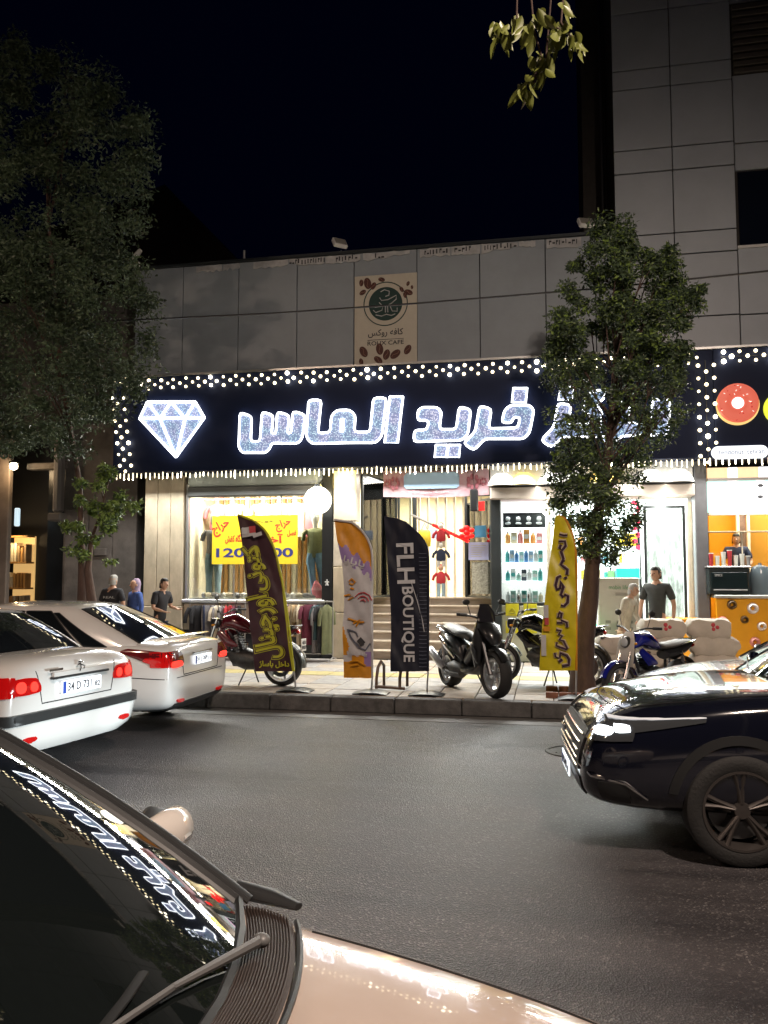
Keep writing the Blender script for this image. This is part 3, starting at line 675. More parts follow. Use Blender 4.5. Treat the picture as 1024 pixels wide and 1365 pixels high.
# paper notices and the frosted sheet on the right glass
nb = wthing('paper_notice', 'bright blue paper notice stuck high on the right entrance glass', 'notice', (-1.33,17.1,2.65)); MB().box(-1.45,-1.22,16.86,16.872,2.60,2.84).build('sheet', mat('paper_blue', (.10,.38,.75), .6), nb)
nb = wthing('paper_notice', 'pale lilac printed notice below the bright blue one', 'notice', (-1.4,17.0,2.2)); MB().box(-1.58,-1.17,16.845,16.857,2.14,2.50).build('sheet', mat('paper_lilac', (.48,.52,.85), .6), nb)
mb = MB()
for k in range(6): mb.box(-1.53,-1.22-random.uniform(0,.12),16.838,16.845,2.20+k*.045,2.213+k*.045)
mb.build('print_lines', M_tb, nb)
nb = wthing('paper_notice', 'pale blue paper behind the black flag top on the glass', 'notice', (-2.55,17.9,2.6)); MB().box(-2.66,-2.36,17.9,17.912,2.62,2.84).build('sheet', mat('paper_pale', (.42,.55,.75), .6), nb)
fs = wthing('patterned_sheet', 'grey patterned sheet covering the lower right entrance glass', 'sheet', (-1.35,16.9,1.45)); MB().box(-1.52,-1.18,16.89,16.90,1.45,2.1).build('sheet', mat('frosted_print', (.42,.42,.36), .6, noise=.7, nscale=26), fs)
# hanging banner over the entrance
bn = wthing('entrance_banner', 'pink and blue printed banner hanging over the entrance steps', 'banner', (-2.15,15.88,3.5))
bx0, bx1, bz0, bz1 = X_(511,15.88,645), X_(652,15.88,645), Z_(661,15.88,580), Z_(626,15.88,580)
MB().grid(lambda u, v: (bx0+(bx1-bx0)*u, 15.88+.015*math.sin(u*17), bz0+(bz1-bz0)*v-.03*math.sin(math.pi*u)), 30, 6).build('banner_sheet', mat('banner_pink', (.42,.20,.24), .6, noise=.5, nscale=9, col2=(.50,.40,.44)), bn, True)
MB().prism([(bx0+.42,bz0+.19),(bx0+.47,bz0+.14),(bx1-.62,bz0+.14),(bx1-.57,bz0+.19),(bx1-.57,bz1-.12),(bx1-.62,bz1-.06),(bx0+.47,bz1-.06),(bx0+.42,bz1-.12)], 15.835, 15.86).build('blue_plate', mat('plate_sky', (.34,.52,.72), .5), bn)
for X, r, m in ((bx0+.22,.15,'red_flower'),(bx1-.30,.17,'red_flower'),(bx0+.08,.08,'red_flower'),(bx1-.1,.09,'red_flower')):
    mb = MB()
    for k in range(7):
        a = k*.9; mb.ball((X+r*.6*math.cos(a),15.862,(bz0+bz1)/2+r*.6*math.sin(a)), (r*.22,.006,r*.36), 8)
    mb.build('printed_flower', mat(m, (.32,.10,.13), .6), bn, True)
text('banner_line', fa('به فروشگاه ما خوش آمدید'), M_tb, bn, w=.72, h=.055, M=face_south((bx0+bx1)/2-.1, 15.845, bz0+.075, bn), bold=.006)
# rail with red led and red flower light, lantern
rl = wthing('red_led_rail', 'red lit diagonal rail with glowing cross flower behind the flags', 'light rail', (-2.2,17.3,2.3))
a, b = P(548,686,17.5), P(625,722,17.3); mid = a.lerp(b,.38)
MB().tube([a,mid], .025, 6).build('rail', M_alu, rl, True); MB().tube([mid,b], .035, 6).build('led_bar', glow('red_led', (1,.008,.008), 1.3), rl, True)
c = P(622,710,17.2); mb = MB()
for dx, dz in ((0,0),(.1,.05),(-.1,.05),(.1,-.07),(-.1,-.07),(0,.1),(0,-.1)): mb.ball((c.x+dx,c.y,c.z+dz), (.065,.03,.05), 8)
mb.build('led_flower', MATS['red_led'], rl, True)
ln = wthing('hanging_speaker', 'black box speaker hanging with a red tag beside it', 'speaker', (-1.3,15.9,3.0))
c = P(632,667,15.8); MB().bbox(c.x-.075,c.x+.075,15.75,15.9,c.z-.21,c.z+.21,.02).build('cabinet', M_blk, ln); MB().tube([(c.x,15.82,c.z+.2),(c.x,15.82,3.9)], .006, 4).build('cord', M_dark, ln)
MB().bbox(c.x+.09,c.x+.2,15.8,15.83,c.z-.2,c.z-.02,.008).build('red_tag', MATS['red_led'], ln)
# ------------------------------------------------------------------ clothes made as real volumes
def garment(x, y, z, w, h, d, m, par, kind='shirt', rz=0, name=None):
    """hanging garment; z is the top of the shoulders; w wide along local x"""
    mb = MB(); c_, s_ = math.cos(rz), math.sin(rz)
    if kind == 'shirt':
        sec = [(0,.12,.3),(-.03,.25,.5),(-.07,.40,.8),(-.16,.42,1),(-.30,.36,1),(-.55,.35,1),(-.8,.37,1),(-1,.39,.9)]
    else:
        sec = [(0,.42,.6),(-.06,.44,.9),(-.3,.46,1),(-.6,.42,1),(-.9,.40,1),(-1,.40,.9)]
    pts = [(0,0,q[0]*h) for q in sec]; rad = [(q[1]*w, q[2]*d/2) for q in sec]
    mb.loft(pts, rad, 12, up=(1,0,0))
    if kind == 'shirt':
        for sgn in (-1,1): mb.loft([(sgn*w*.36,0,-.07*h),(sgn*w*.52,0,-.2*h),(sgn*w*.58,0,-.42*h)], [(w*.10,d*.4),(w*.10,d*.4),(w*.09,d*.35)], 8)
    else:
        mb.v = [(p[0], p[1]*(1+.25*math.cos(p[0]*40)), p[2]) for p in mb.v]
    mb.v = [(x+p[0]*c_-p[1]*s_, y+p[0]*s_+p[1]*c_, z+p[2]) for p in mb.v]
    return mb.build(name or kind, m, par, 60)
def shade_mat(n, c): return mat('cloth_'+n, c, .85, noise=.3, nscale=9, bump=.3, bscale=30)
CL = {n: shade_mat(n, c) for n, c in dict(white=(.72,.70,.68), cream=(.60,.52,.40), pink=(.55,.16,.20), black=(.02,.02,.025), maroon=(.13,.02,.045), purple=(.07,.03,.07), tan=(.36,.25,.14), khaki=(.28,.23,.15),
     navy=(.025,.035,.08), teal=(.02,.05,.06), grey=(.20,.19,.20), red=(.45,.03,.04), denim=(.12,.22,.34), light_denim=(.30,.42,.50), olive=(.12,.13,.06), lilac=(.33,.25,.36), brown=(.14,.07,.045), blue=(.05,.10,.32)).items()}
M_hang = mat('hanger', (.5,.5,.5), .3, metal=.7)
tops = [(-6.98,'pink'),(-6.62,'white'),(-5.95,'white'),(-5.58,'cream'),(-5.22,'white'),(-4.85,'pink'),(-4.62,'cream')]
descr = ['pink patterned shirt at the left end of the window rail','plain white shirt second on the window rail','white shirt over the sale poster left part','cream shirt over the sale poster middle','white shirt hanging over the sale poster right part','pink shirt hanging left of the globe lamp','cream shirt half behind the globe lamp']
for (X, c), d in zip(tops, descr):
    t = wthing('hanging_shirt', d, 'shirt', (X,16.75,2.6), 'shirts hanging in the shop window')
    garment(X, 16.75, 3.36, .50, .72, .16, CL[c], t, name='shirt_body'); MB().tube([(X,16.75,3.34),(X,16.75,3.45),(X+.02,16.75,3.47)], .006, 5).build('hook', M_hang, t)
rail = tag(MB().tube([(WX0,16.75,3.46),(WX1,16.75,3.46)], .014, 8).build('clothes_rail', M_hang), 'thin metal rail across the top of the window display', 'rail'); recenter(rail)
def mannequin(X, y, lab, top, legs, lean=0):
    t = wthing('mannequin', lab, 'mannequin', (X,y,FZ))
    MB().loft([(X,y,FZ+1.42),(X,y,FZ+1.52),(X,y,FZ+1.62),(X,y,FZ+1.74),(X,y,FZ+1.82)], [.045,.05,.085,.09,.03], 12).build('head', M_white, t, True)
    garment(X, y, FZ+1.45, .46, .62, .2, CL[top], t, name='shirt')
    mb = MB()
    for s_ in (-1,1): mb.loft([(X+s_*.07,y,FZ+.92),(X+s_*.10,y,FZ+.75),(X+s_*.10+lean,y,FZ+.42),(X+s_*.10+lean*1.6,y,FZ+.05)], [(.10,.10),(.095,.095),(.07,.07),(.06,.06)], 12)
    mb.build('jeans', CL[legs], t, True)
    mb = MB()
    for s_ in (-1,1): mb.loft([(X+s_*.10+lean*1.6,y+.06,FZ+.03),(X+s_*.10+lean*1.6,y-.12,FZ+.03)], [(.035,.04),(.02,.035)], 8)
    mb.build('shoes', CL['white'], t, True)
mannequin(-6.93, 16.45, 'mannequin in jeans standing at the left of the window', 'grey', 'light_denim')
mannequin(-4.72, 16.5, 'mannequin in dark jeans leaning at the right of the window', 'olive', 'denim', .05)
pb = tag(MB().loft([(-4.60,16.3,FZ),(-4.62,16.3,FZ+.2),(-4.64,16.3,FZ+.36)], [(.10,.08),(.12,.1),(.03,.03)], 12).build('pink_bag', CL['pink'], None, True), 'pink bag on the window floor by the dark post', 'bag'); recenter(pb)
for k in range(15):
    X = -7.05+k*.155 + (.0 if k < 9 else .12); y = 16.2+random.uniform(0,.08); rz = random.uniform(-.4,.4)+(math.pi/2 if k % 3 == 0 else .5)
    t = thing('shoe', f'{["white trainer","cream trainer","grey trainer"][k%3]} on the window floor, {["near the left mannequin","below the poster left half","behind the maroon flag","below the poster right half","toward the dark post"][k//3]}', 'shoe', (X,y,FZ), rz, 'row of shoes in the shop window')
    m = [CL['white'],CL['cream'],CL['grey']][k % 3]
    MB().loft([(-.13,0,.05),(-.12,0,.055),(-.05,0,.06),(.04,0,.045),(.11,0,.035),(.14,0,.03)], [(.03,.02),(.055,.042),(.06,.045),(.042,.045),(.03,.04),(.012,.02)], 10).build('upper', m, t, True)
    MB().loft([(-.13,0,.012),(0,0,.012),(.145,0,.012)], [(.012,.04),(.012,.045),(.012,.03)], 8).build('sole', M_white, t)
# yellow sale poster on the glass
sp = wthing('sale_poster', 'large yellow sale poster with red writing and price in the window', 'poster', (-5.9,15.99,1.95))
sx0, sx1 = X_(283,15.98,720), X_(397,15.98,720); sz0, sz1 = Z_(752,15.98,340), Z_(687,15.98,340); sm = (sx0+sx1)/2; sw = sx1-sx0; sh = sz1-sz0
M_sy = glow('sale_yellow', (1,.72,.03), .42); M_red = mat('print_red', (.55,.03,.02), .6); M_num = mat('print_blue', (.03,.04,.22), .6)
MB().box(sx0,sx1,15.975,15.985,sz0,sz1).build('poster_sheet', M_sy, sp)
for tx, fx, fz, w, h, rl_ in (('حراج',.10,.76,.26,.30,.5),('حراج',.83,.80,.22,.24,.35),('فروشگاه کفش',.30,.52,.34,.20,0),('آخر',.72,.50,.26,.24,0),('فصل',.93,.62,.12,.14,0)):
    text('red_word', fa(tx), M_red, sp, w=sw*w*.85, h=sh*h, M=face_south(sx0+sw*fx, 15.972, sz0+sh*fz, sp, rl_), bold=.03)
text('small_line', fa('فقط'), M_ink, sp, w=sw*.22, h=sh*.05, M=face_south(sm+sw*.1, 15.972, sz0+sh*.87, sp))
text('price', '1200,000', M_num, sp, w=sw*.90, h=sh*.22, M=face_south(sm, 15.972, sz0+sh*.22, sp), bold=.025)
# clothes racks on the pavement
ORD = 'first second third fourth fifth sixth seventh eighth ninth tenth eleventh twelfth thirteenth fourteenth'.split()
def rack(x0, x1, y, z, lab, cols, n):
    t = wthing('clothes_rack', lab, 'clothes rack', ((x0+x1)/2,y,.2), 'clothes racks on the pavement')
    MB().tube([(x0,y,z),(x1,y,z)], .014, 8).build('rail', M_hang, t, True)
    for X in (x0,x1):
        MB().tube([(X,y,z),(X,y,.28)], .013, 8).build('upright', M_hang, t, True); MB().tube([(X,y-.25,.24),(X,y,.28),(X,y+.25,.24)], .013, 6).build('foot', M_hang, t, True)
    MB().tube([(x0,y,.34),(x1,y,.34)], .01, 6).build('lower_bar', M_hang, t, True)
    names = {'black':'black','maroon':'maroon','purple':'dark purple','tan':'tan','khaki':'khaki','navy':'navy','grey':'grey','red':'red','lilac':'lilac grey','brown':'brown','cream':'cream','teal':'dark teal','olive':'olive'}
    for k in range(n):
        X = x0+.08+(x1-x0-.16)*(k+.5)/n; c = cols[k % len(cols)]; L = random.uniform(.72,1.02)
        g = wthing('hanging_garment', f'{names[c]} garment on the {"right" if x0 > -5.5 else "left"} pavement rack, {ORD[k]} from its left end', 'garment', (X,y,z-L-.06), 'garments hanging on the pavement racks')
        garment(X, y, z-.06, .46, L*random.uniform(.8,1), .085, CL[c], g, kind=random.choice(['shirt','shirt','coat']), rz=R(90)+random.uniform(-.45,.45), name='cloth')
        MB().tube([(X,y,z-.07),(X,y,z+.01),(X,y+.015,z+.02)], .005, 4).build('hook', M_hang, g)
rack(-5.30, -4.02, 15.3, 1.33, 'chrome rack of hanging garments between the maroon and white flags', ['purple','purple','maroon','lilac','khaki','tan','cream','khaki','maroon','maroon','grey','teal','black','olive'], 14)
rack(-6.95, -5.80, 15.35, 1.30, 'chrome rack of dark and red garments left of the maroon flag', ['black','black','navy','grey','grey','cream','grey','red','red','maroon','black'], 11)
# ================================================================== right-hand shops
prt(MB().bbox(-1.06,-.87,15.86,16.1,.2,3.4,.01), 'grey_post', M_frame, label='dark grey post right of the entrance steps')
prt(MB().bbox(2.66,2.87,15.84,16.3,.2,3.92,.01), 'grey_post', mat('pillar_grey', (.13,.13,.14), .5, noise=.25, nscale=3), label='broad dark pillar left of the yellow stall')
# awning beam and its lamps
prt(MB().bbox(-1.06, 2.64, 15.70, 16.3, 3.27, 3.50, .02), 'awning_beam', mat('awning_beige', (.46,.40,.35), .6, noise=.12, nscale=2))
prt(MB().box(-1.06, 2.64, 15.9, 16.2, 3.50, 3.93), 'light_box', mat('soffit_white', (.75,.75,.72), .5))
for k, (u, c) in enumerate(((669,'w'),(698,'y'),(735,'w'),(770,'w'),(803,'y'),(868,'w'),(905,'w'))):
    X = X_(u,15.8,633); t = wthing('dome_lamp', ['lit white dome lamp above the awning near the entrance post','lit yellow dome lamp second above the awning','lit white dome lamp left of the tree crown','lit white dome lamp behind the tree crown','lit yellow dome lamp behind the tree crown','lit white dome lamp just right of the tree','lit white dome lamp nearest the broad pillar'][k], 'lamp', (X,15.8,3.5), 'dome lamps above the awning')
    MB().lathe([(.0,3.78),(.10,3.765),(.19,3.70),(.25,3.60),(.265,3.54),(.25,3.53)], (X,15.8,0), 'z', 24).build('shade', glow('dome_'+c, (1,.98,.92) if c == 'w' else (1,.72,.16), 2.0), t, True)
    MB().loft([(X,15.8,3.77),(X,15.8,3.90)], .018, 6).build('stem', M_alu, t)
    MB().lathe([(0,3.525),(.26,3.525),(.26,3.535)], (X,15.8,0), 'z', 20).build('rim', M_alu, t)
point('awning_light', (0,15.6,3.1), 20, (1,.95,.85), .1); point('awning_light', (2.1,15.6,3.1), 20, (1,.95,.85), .1)
# small display window with shelves
dx0, dx1 = -.87, .02
prt(MB().box(dx0-.1, dx1, 17.1, 17.16, .2, 3.9), 'shelf_back_wall', M_white); prt(MB().box(dx0, dx1, 16.1, 17.1, FZ-.09, FZ-.05), 'shelf_floor', M_white)
prt(MB().box(dx0-.14, dx0-.1, 16.1, 17.1, .2, 3.9), 'shelf_side_wall', M_white); prt(MB().box(dx1, dx1+.05, 16.1, 17.1, .2, 3.3), 'shelf_side_wall', M_white)
prt(MB().bbox(dx0, dx1, 16.0, 16.08, FZ-.10, FZ-.04, .01), 'shelf_window_sill', M_frame)
prt(MB().box(dx0, dx1, 16.03, 16.038, FZ-.04, 3.26), 'shelf_window_glass', M_glass)
prt(MB().box(dx0, dx1, 16.12, 16.16, 2.42, 2.44), 'shelf_lamp_strip', glow('strip_pink', (1,.5,.8), 3)) if False else None
prt(MB().bbox(dx1-.03, dx1+.03, 15.98, 16.08, .2, 3.27, .008), 'shelf_window_jamb', M_cream)
area('shelf_light', ((dx0+dx1)/2, 16.35, 3.2), ((dx0+dx1)/2, 16.8, 1.3), 60, (.95,1,1), .8, .3)
shelf_z = [FZ-.05, 1.72, 2.08, 2.44, 2.86]
PR = {k: mat('pack_'+k, c, .4) for k, c in dict(teal=(.08,.40,.38), white=(.75,.78,.76), blue=(.10,.28,.60), mint=(.40,.68,.60), dark=(.06,.07,.09), amber=(.65,.30,.08), rose=(.62,.25,.25), cream=(.70,.62,.42), sky=(.35,.55,.75), green=(.12,.40,.12), yellow=(.75,.62,.05)).items()}
desc_row = ['bottom shelf','second shelf up','third shelf up','shelf under the dark panel']
packrows = [['white','mint','white','teal','white','mint','cream'],['teal','white','mint','dark','white','mint','teal'],['teal','sky','blue','mint','blue','sky','white','teal'],['amber','cream','rose','amber','amber','rose']]
for si in range(4):
    z = shelf_z[si]
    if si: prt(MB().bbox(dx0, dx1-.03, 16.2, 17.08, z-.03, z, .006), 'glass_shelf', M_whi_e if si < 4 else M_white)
    n = len(packrows[si])
    for k, c in enumerate(packrows[si]):
        X = dx0+.06+(dx1-dx0-.16)*(k+.4)/n; h = random.uniform(.16,.29); w = (dx1-dx0)/n*.40; y = 16.36+random.uniform(-.05,.05)
        t = wthing('packet' if k % 2 else 'bottle', f'{c} {"packet" if k % 2 else "bottle"}, {ORD[k]} from left, {desc_row[si]} of the small display window', 'packet' if k % 2 else 'bottle', (X,y,z), 'goods on the display window shelves')
        if k % 2:
            MB().bbox(X-w, X+w, y-.05, y+.05, z, z+h, .006).build('box', PR[c], t); MB().box(X-w*.7, X+w*.7, y-.053, y-.05, z+h*.35, z+h*.65).build('printed_band', PR['white' if c != 'white' else 'teal'], t)
        else:
            MB().loft([(X,y,z),(X,y,z+h*.65),(X,y,z+h*.8),(X,y,z+h*.85)], [w*.9,w*.9,w*.5,w*.35], 10).build('container', PR[c], t, True); MB().loft([(X,y,z+h*.85),(X,y,z+h)], w*.42, 8).build('cap', PR['white'], t, True)
bp_ = wthing('black_display_panel', 'black panel with four pale emblems inside the small display window', 'panel', (-.45,16.3,2.7))
MB().bbox(dx0+.02, dx1-.05, 16.30, 16.34, 2.76, 3.05, .006).build('board', M_blk, bp_); MB().box(dx0+.02, dx1-.05, 16.27, 16.31, 3.06, 3.085).build('pink_strip', glow('strip_pink', (1,.45,.75), 2.2), bp_)
for k in range(4):
    X = dx0+.12+k*.2; mb = MB(); mb.ball((X,16.29,2.93), (.045,.012,.05), 8); mb.ball((X,16.29,2.84), (.06,.012,.03), 8); mb.build('emblem', M_tb, bp_, True)
# cream panel with four yellow stickers
prt(MB().bbox(dx0, .42, 15.97, 16.3, .2, FZ-.11, .01), 'display_base_panel', mat('panel_greenish', (.52,.52,.38), .5))
for k, (u, v) in enumerate(((683,812),(707,812),(683,835),(707,835))):
    p = P(u,v,15.96); t = tag(MB().bbox(p.x-.125,p.x+.125,15.955,15.968,p.z-.13,p.z+.10,.003).build('yellow_sticker', mat('sticker_yellow', (.66,.60,.02), .5)), ['upper left','upper right','lower left','lower right'][k]+' yellow sticker on the cream panel under the display', 'sticker', 'yellow stickers under the display'); recenter(t)
    mb = MB()
    if k == 3: mb.lathe([(.03,15.948),(.045,15.948),(.045,15.955)], (0,0,.12), 'y', 14)
    elif k == 2: mb.tube([(-.08,15.95,.14),(.0,15.95,.16),(.08,15.95,.13)], .012, 5); mb.tube([(-.06,15.95,.08),(.06,15.95,.08)], .006, 4)
    else: mb.tube([(-.06,15.95,.08),(.0,15.95,.15),(.06,15.95,.08)], .007, 4); mb.tube([(-.07,15.95,.05),(.07,15.95,.05)], .006, 4)
    mb.v = [(a, b-t.location.y, c) for a, b, c in mb.v]; o = mb.build('print_mark', M_ink if k > 1 else mat('print_olive', (.30,.30,.02), .6), t)
# bright shop interior behind the tree
prt(MB().box(.03, 2.66, 20.6, 20.7, .2, 3.9), 'shop_back_wall', M_white); prt(MB().box(2.60, 2.66, 16.3, 20.6, .2, 3.9), 'shop_side_wall', M_white)
prt(MB().box(.03, .07, 17.1, 20.6, .2, 3.9), 'shop_side_wall', M_white); prt(MB().box(.05, 2.64, 16.2, 20.6, .195, .21), 'shop_floor', M_stoneL)
prt(MB().box(.1, 2.6, 16.4, 20.5, 3.80, 3.84), 'ceiling_panel', mat('ceil', (.8,.8,.8), .5))
for k in range(3):
    prt(MB().box(.4, 2.3, 17.0+k*1.1, 17.3+k*1.1, 3.76, 3.79), 'ceiling_light', glow('tube_light', (.92,1,.98), 6))
    area('shop_light', (1.35, 17.15+k*1.1, 3.74), (1.35, 17.15+k*1.1, 0), 190, (.93,1,.98), 1.9, .3)
# lit refrigerator shelves in the doorway
fr = wthing('lit_cabinet', 'white lit cabinet with coloured shelves behind the tree trunk', 'cabinet', (1.1,18,.2))
MB().box(.30,1.72,18.3,18.9,1.50,3.3).build('back', glow('cab_glow', (.86,1,.98), 3.2, sample=True), fr)
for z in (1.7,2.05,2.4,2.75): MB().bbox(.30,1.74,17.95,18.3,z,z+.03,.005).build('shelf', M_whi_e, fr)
MB().box(.30,1.74,17.95,18.9,.21,1.5).build('lower_case', M_white, fr)
for k, (X, z, c) in enumerate(((1.62,2.44,'yellow'),(1.48,2.44,'yellow'),(1.6,1.73,'green'),(1.45,1.73,'teal'),(1.3,1.73,'green'),(1.6,2.08,'cream'),(1.1,2.08,'sky'),(.6,2.08,'sky'),(.45,2.44,'amber'),(.7,2.44,'amber'),(.5,1.73,'cream'),(.75,1.73,'yellow'))):
    t = tag(MB().bbox(X-.06,X+.06,17.98,18.1,z,z+.2,.01).build('carton', PR[c]), f'{c} carton {k+1 and ["at the far right","second from right","at the far right","second from right","third from right","at the far right","in the middle","left of middle","at the far left","second from left","at the far left","second from left"][k]} on the {["lowest","middle","upper"][0 if z < 2 else 1 if z < 2.3 else 2]} lit cabinet shelf', 'carton', 'cartons in the lit cabinet'); recenter(t)
gl_ = wthing('green_lamp', 'small green glowing lamp low on the right side of the tree trunk', 'lamp', (.85,15.0,1.0)); p = P(790,838,15.0)
MB().ball((p.x,15.0,p.z), (.10,.05,.11), 12).build('glow_face', glow('green_face', (.04,1,.30), 2.0, sample=True), gl_, True); MB().tube([(p.x,15.05,p.z-.05),(p.x,15.05,.2)], .02, 6).build('stand', M_dark, gl_)
for (u0,u1,v0,v1,c,l) in ((830,853,711,728,(1,.80,.05),'added yellow glow panel for packaging, right of the tree trunk, upper of two'),(822,853,757,772,(.03,.85,.50),'added green glow panel for packaging, right of the tree trunk, lower of two')):  # added glowing panels on stands, in place of coloured packaging before the cabinet
    a = P(u0,v1,16.7); b = P(u1,v0,16.7); lp = wthing('added_glow_panel', l, 'added glow panel', ((a.x+b.x)/2,16.7,a.z))
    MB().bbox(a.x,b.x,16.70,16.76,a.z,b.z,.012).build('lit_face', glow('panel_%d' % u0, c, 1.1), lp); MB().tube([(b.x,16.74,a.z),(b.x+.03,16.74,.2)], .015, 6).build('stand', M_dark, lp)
rs = wthing('red_light_strip', 'vertical red lit writing strip left of the open glass door', 'light strip', (1.68,16.2,2.5))
MB().bbox(1.66,1.71,16.12,16.18,2.3,3.2,.008).build('backing', M_frame, rs)
for k in range(8): MB().ball((1.67-.06*(k % 2),16.10,2.35+k*.12), (.05,.02,.05), 8).build('red_glyph', glow('red_glyph', (1,.05,.12), 2), rs, True)
# leaning promotional board / small fridge
fb = wthing('promo_board', 'pale grey promotional board with writing leaning behind the white haired man', 'board', (1.2,15.4,.2))
a, b = P(797,770,15.3), P(852,772,15.3)
M_pb = mat('board_pale', (.50,.49,.43), .5, noise=.08)
MB().bbox(a.x,b.x,15.30,15.42,.22,a.z,.015).build('board', M_pb, fb)
text('board_title', 'mobin life', mat('board_green', (.05,.25,.10), .5), fb, w=.33, h=.075, M=face_south((a.x+b.x)/2, 15.296, a.z-.17, fb))
mb = MB(); 
for k in range(3): mb.box(a.x+.3, b.x-.18, 15.29, 15.298, a.z-.28-k*.02, a.z-.272-k*.02)
for k in range(4):
    for j in range(3): mb.box(a.x+.12+j*.19, a.x+.21+j*.19, 15.29, 15.298, .62+k*.12, .67+k*.12)
mb.build('board_print', mat('board_grey', (.25,.25,.22), .5), fb, kind='stuff')
# open glass door with reflections, its green plinth, orange tray
def frostmat():
    m = bpy.data.materials.new('door_frost'); m.use_nodes = True; nt = m.node_tree; o = nt.nodes['Material Output']
    tr_ = nt.nodes.new('ShaderNodeBsdfTransparent'); tl = nt.nodes.new('ShaderNodeBsdfTranslucent'); df = nt.nodes.new('ShaderNodeBsdfDiffuse')
    tc = nt.nodes.new('ShaderNodeTexCoord'); mp = nt.nodes.new('ShaderNodeMapping'); mp.inputs['Scale'].default_value = (4,1,1.1); n = nt.nodes.new('ShaderNodeTexNoise'); n.inputs['Scale'].default_value = 3; n.inputs['Detail'].default_value = 6
    nt.links.new(tc.outputs['Object'], mp.inputs[0]); nt.links.new(mp.outputs[0], n.inputs[0]); cr = nt.nodes.new('ShaderNodeValToRGB'); cr.color_ramp.elements[0].position = .4; cr.color_ramp.elements[0].color = (.35,.35,.33,1); cr.color_ramp.elements[1].position = .62; cr.color_ramp.elements[1].color = (.9,.92,.88,1)
    nt.links.new(n.outputs[0], cr.inputs[0])
    for b in (tl, df): nt.links.new(cr.outputs[0], b.inputs[0])
    m1 = nt.nodes.new('ShaderNodeMixShader'); m1.inputs[0].default_value = .45; m2 = nt.nodes.new('ShaderNodeMixShader'); m2.inputs[0].default_value = .65
    nt.links.new(tl.outputs[0], m1.inputs[1]); nt.links.new(df.outputs[0], m1.inputs[2]); nt.links.new(tr_.outputs[0], m2.inputs[1]); nt.links.new(m1.outputs[0], m2.inputs[2]); nt.links.new(m2.outputs[0], o.inputs[0]); return m
for k in range(16):      # further stock on the lit shelves
    X = .42+(k % 8)*.16; z = (1.73,2.08)[k//8]+0; c = ['green','mint','white','sky','cream','yellow','rose','teal'][(k*3) % 8]
    t = tag(MB().bbox(X-.05,X+.05,18.12,18.24,z,z+random.uniform(.12,.26),.008).build('jar', PR[c]), f'{c} jar at the back of the {["lowest","second"][k//8]} lit cabinet shelf, {ORD[k % 8]} from left', 'jar', 'jars at the back of the lit cabinet'); recenter(t)
gd = wthing('glass_door_leaf', 'tall glazed door leaf standing open left of the broad pillar', 'door', (2.2,16,.2))
o = glassleaf(1.76,15.98,2.50,15.98,.25,3.12,'door_frame',None,gd,M_frame,.05)
bd = MB().bbox(2.52,2.62,15.9,16.0,.25,3.18,.02).build('cream_jamb', M_cream, gd)
MB().box(1.82,2.44,16.02,16.03,.3,3.05).build('frosted_backing', frostmat(), gd)
for k in range(5): MB().ball((1.9+k*.14,15.92,3.20), .022, 8).build('door_bulb', M_bulb, gd, True)
gb = wthing('green_light_bar', 'green glowing bar low behind the two men', 'light bar', (1.6,15.7,.9)); MB().bbox(1.20,1.95,15.68,15.72,.90,.96,.01).build('bar', glow('green_led', (.05,.9,.25), 1.5), gb); MB().box(1.25,1.9,15.69,15.71,.2,.90).build('stand', M_frame, gb)
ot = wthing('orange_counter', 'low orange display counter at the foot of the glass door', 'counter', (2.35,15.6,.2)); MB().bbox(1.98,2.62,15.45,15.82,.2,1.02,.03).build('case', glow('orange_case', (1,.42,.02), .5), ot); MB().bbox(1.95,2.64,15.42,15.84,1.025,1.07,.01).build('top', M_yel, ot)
# ================================================================== doughnut stall
st = wthing('doughnut_stall', 'bright yellow doughnut stall at the right edge of the shop row', 'food stall', (4.3,15.8,.2))
s0, s1 = 2.90, 6.4
MB().box(s0, s1, 18.4, 18.5, .2, 3.9).build('back_wall', M_yel, st); MB().box(s0, s0+.05, 16.2, 18.4, .2, 3.9).build('side_wall', M_yel, st); MB().box(s1-.05, s1, 16.2, 18.4, .2, 3.9).build('side_wall', M_yel, st)
MB().box(s0, s1, 16.2, 18.4, 3.70, 3.74).build('ceiling', M_white, st)
area('stall_light', (4.5, 17.0, 3.66), (4.5, 17.2, 0), 150, (1,.92,.75), 2.8, 1.0)
bx = P(985,752,15.6)
cf = MB().bbox(s0+.03, s1, 15.62, 15.70, .22, 1.42, .01).build('counter_front', M_yel, st)
MB().bbox(s0, s1, 15.56, 16.25, 1.425, 1.485, .015).build('counter_top', mat('counter_grey', (.42,.42,.38), .4), st)
for (u, v, r, c) in ((976,806,.085,'dark'),(1004,811,.10,'white'),(964,828,.085,'rose'),(993,826,.07,'dark'),(1016,835,.08,'white'),(958,851,.075,'white'),(1007,856,.09,'rose')):
    p = P(u,v,15.6)
    MB().lathe([(r*.32,15.615),(r*.38,15.575),(r*.65,15.545),(r*.93,15.575),(r,15.615)], (p.x,0,p.z), 'y', 20).build('relief_doughnut', {'dark': mat('choc', (.09,.05,.02), .4), 'white': mat('icing_white', (.8,.72,.68), .4), 'rose': mat('icing_rose', (.7,.28,.25), .4)}[c], cf, True)
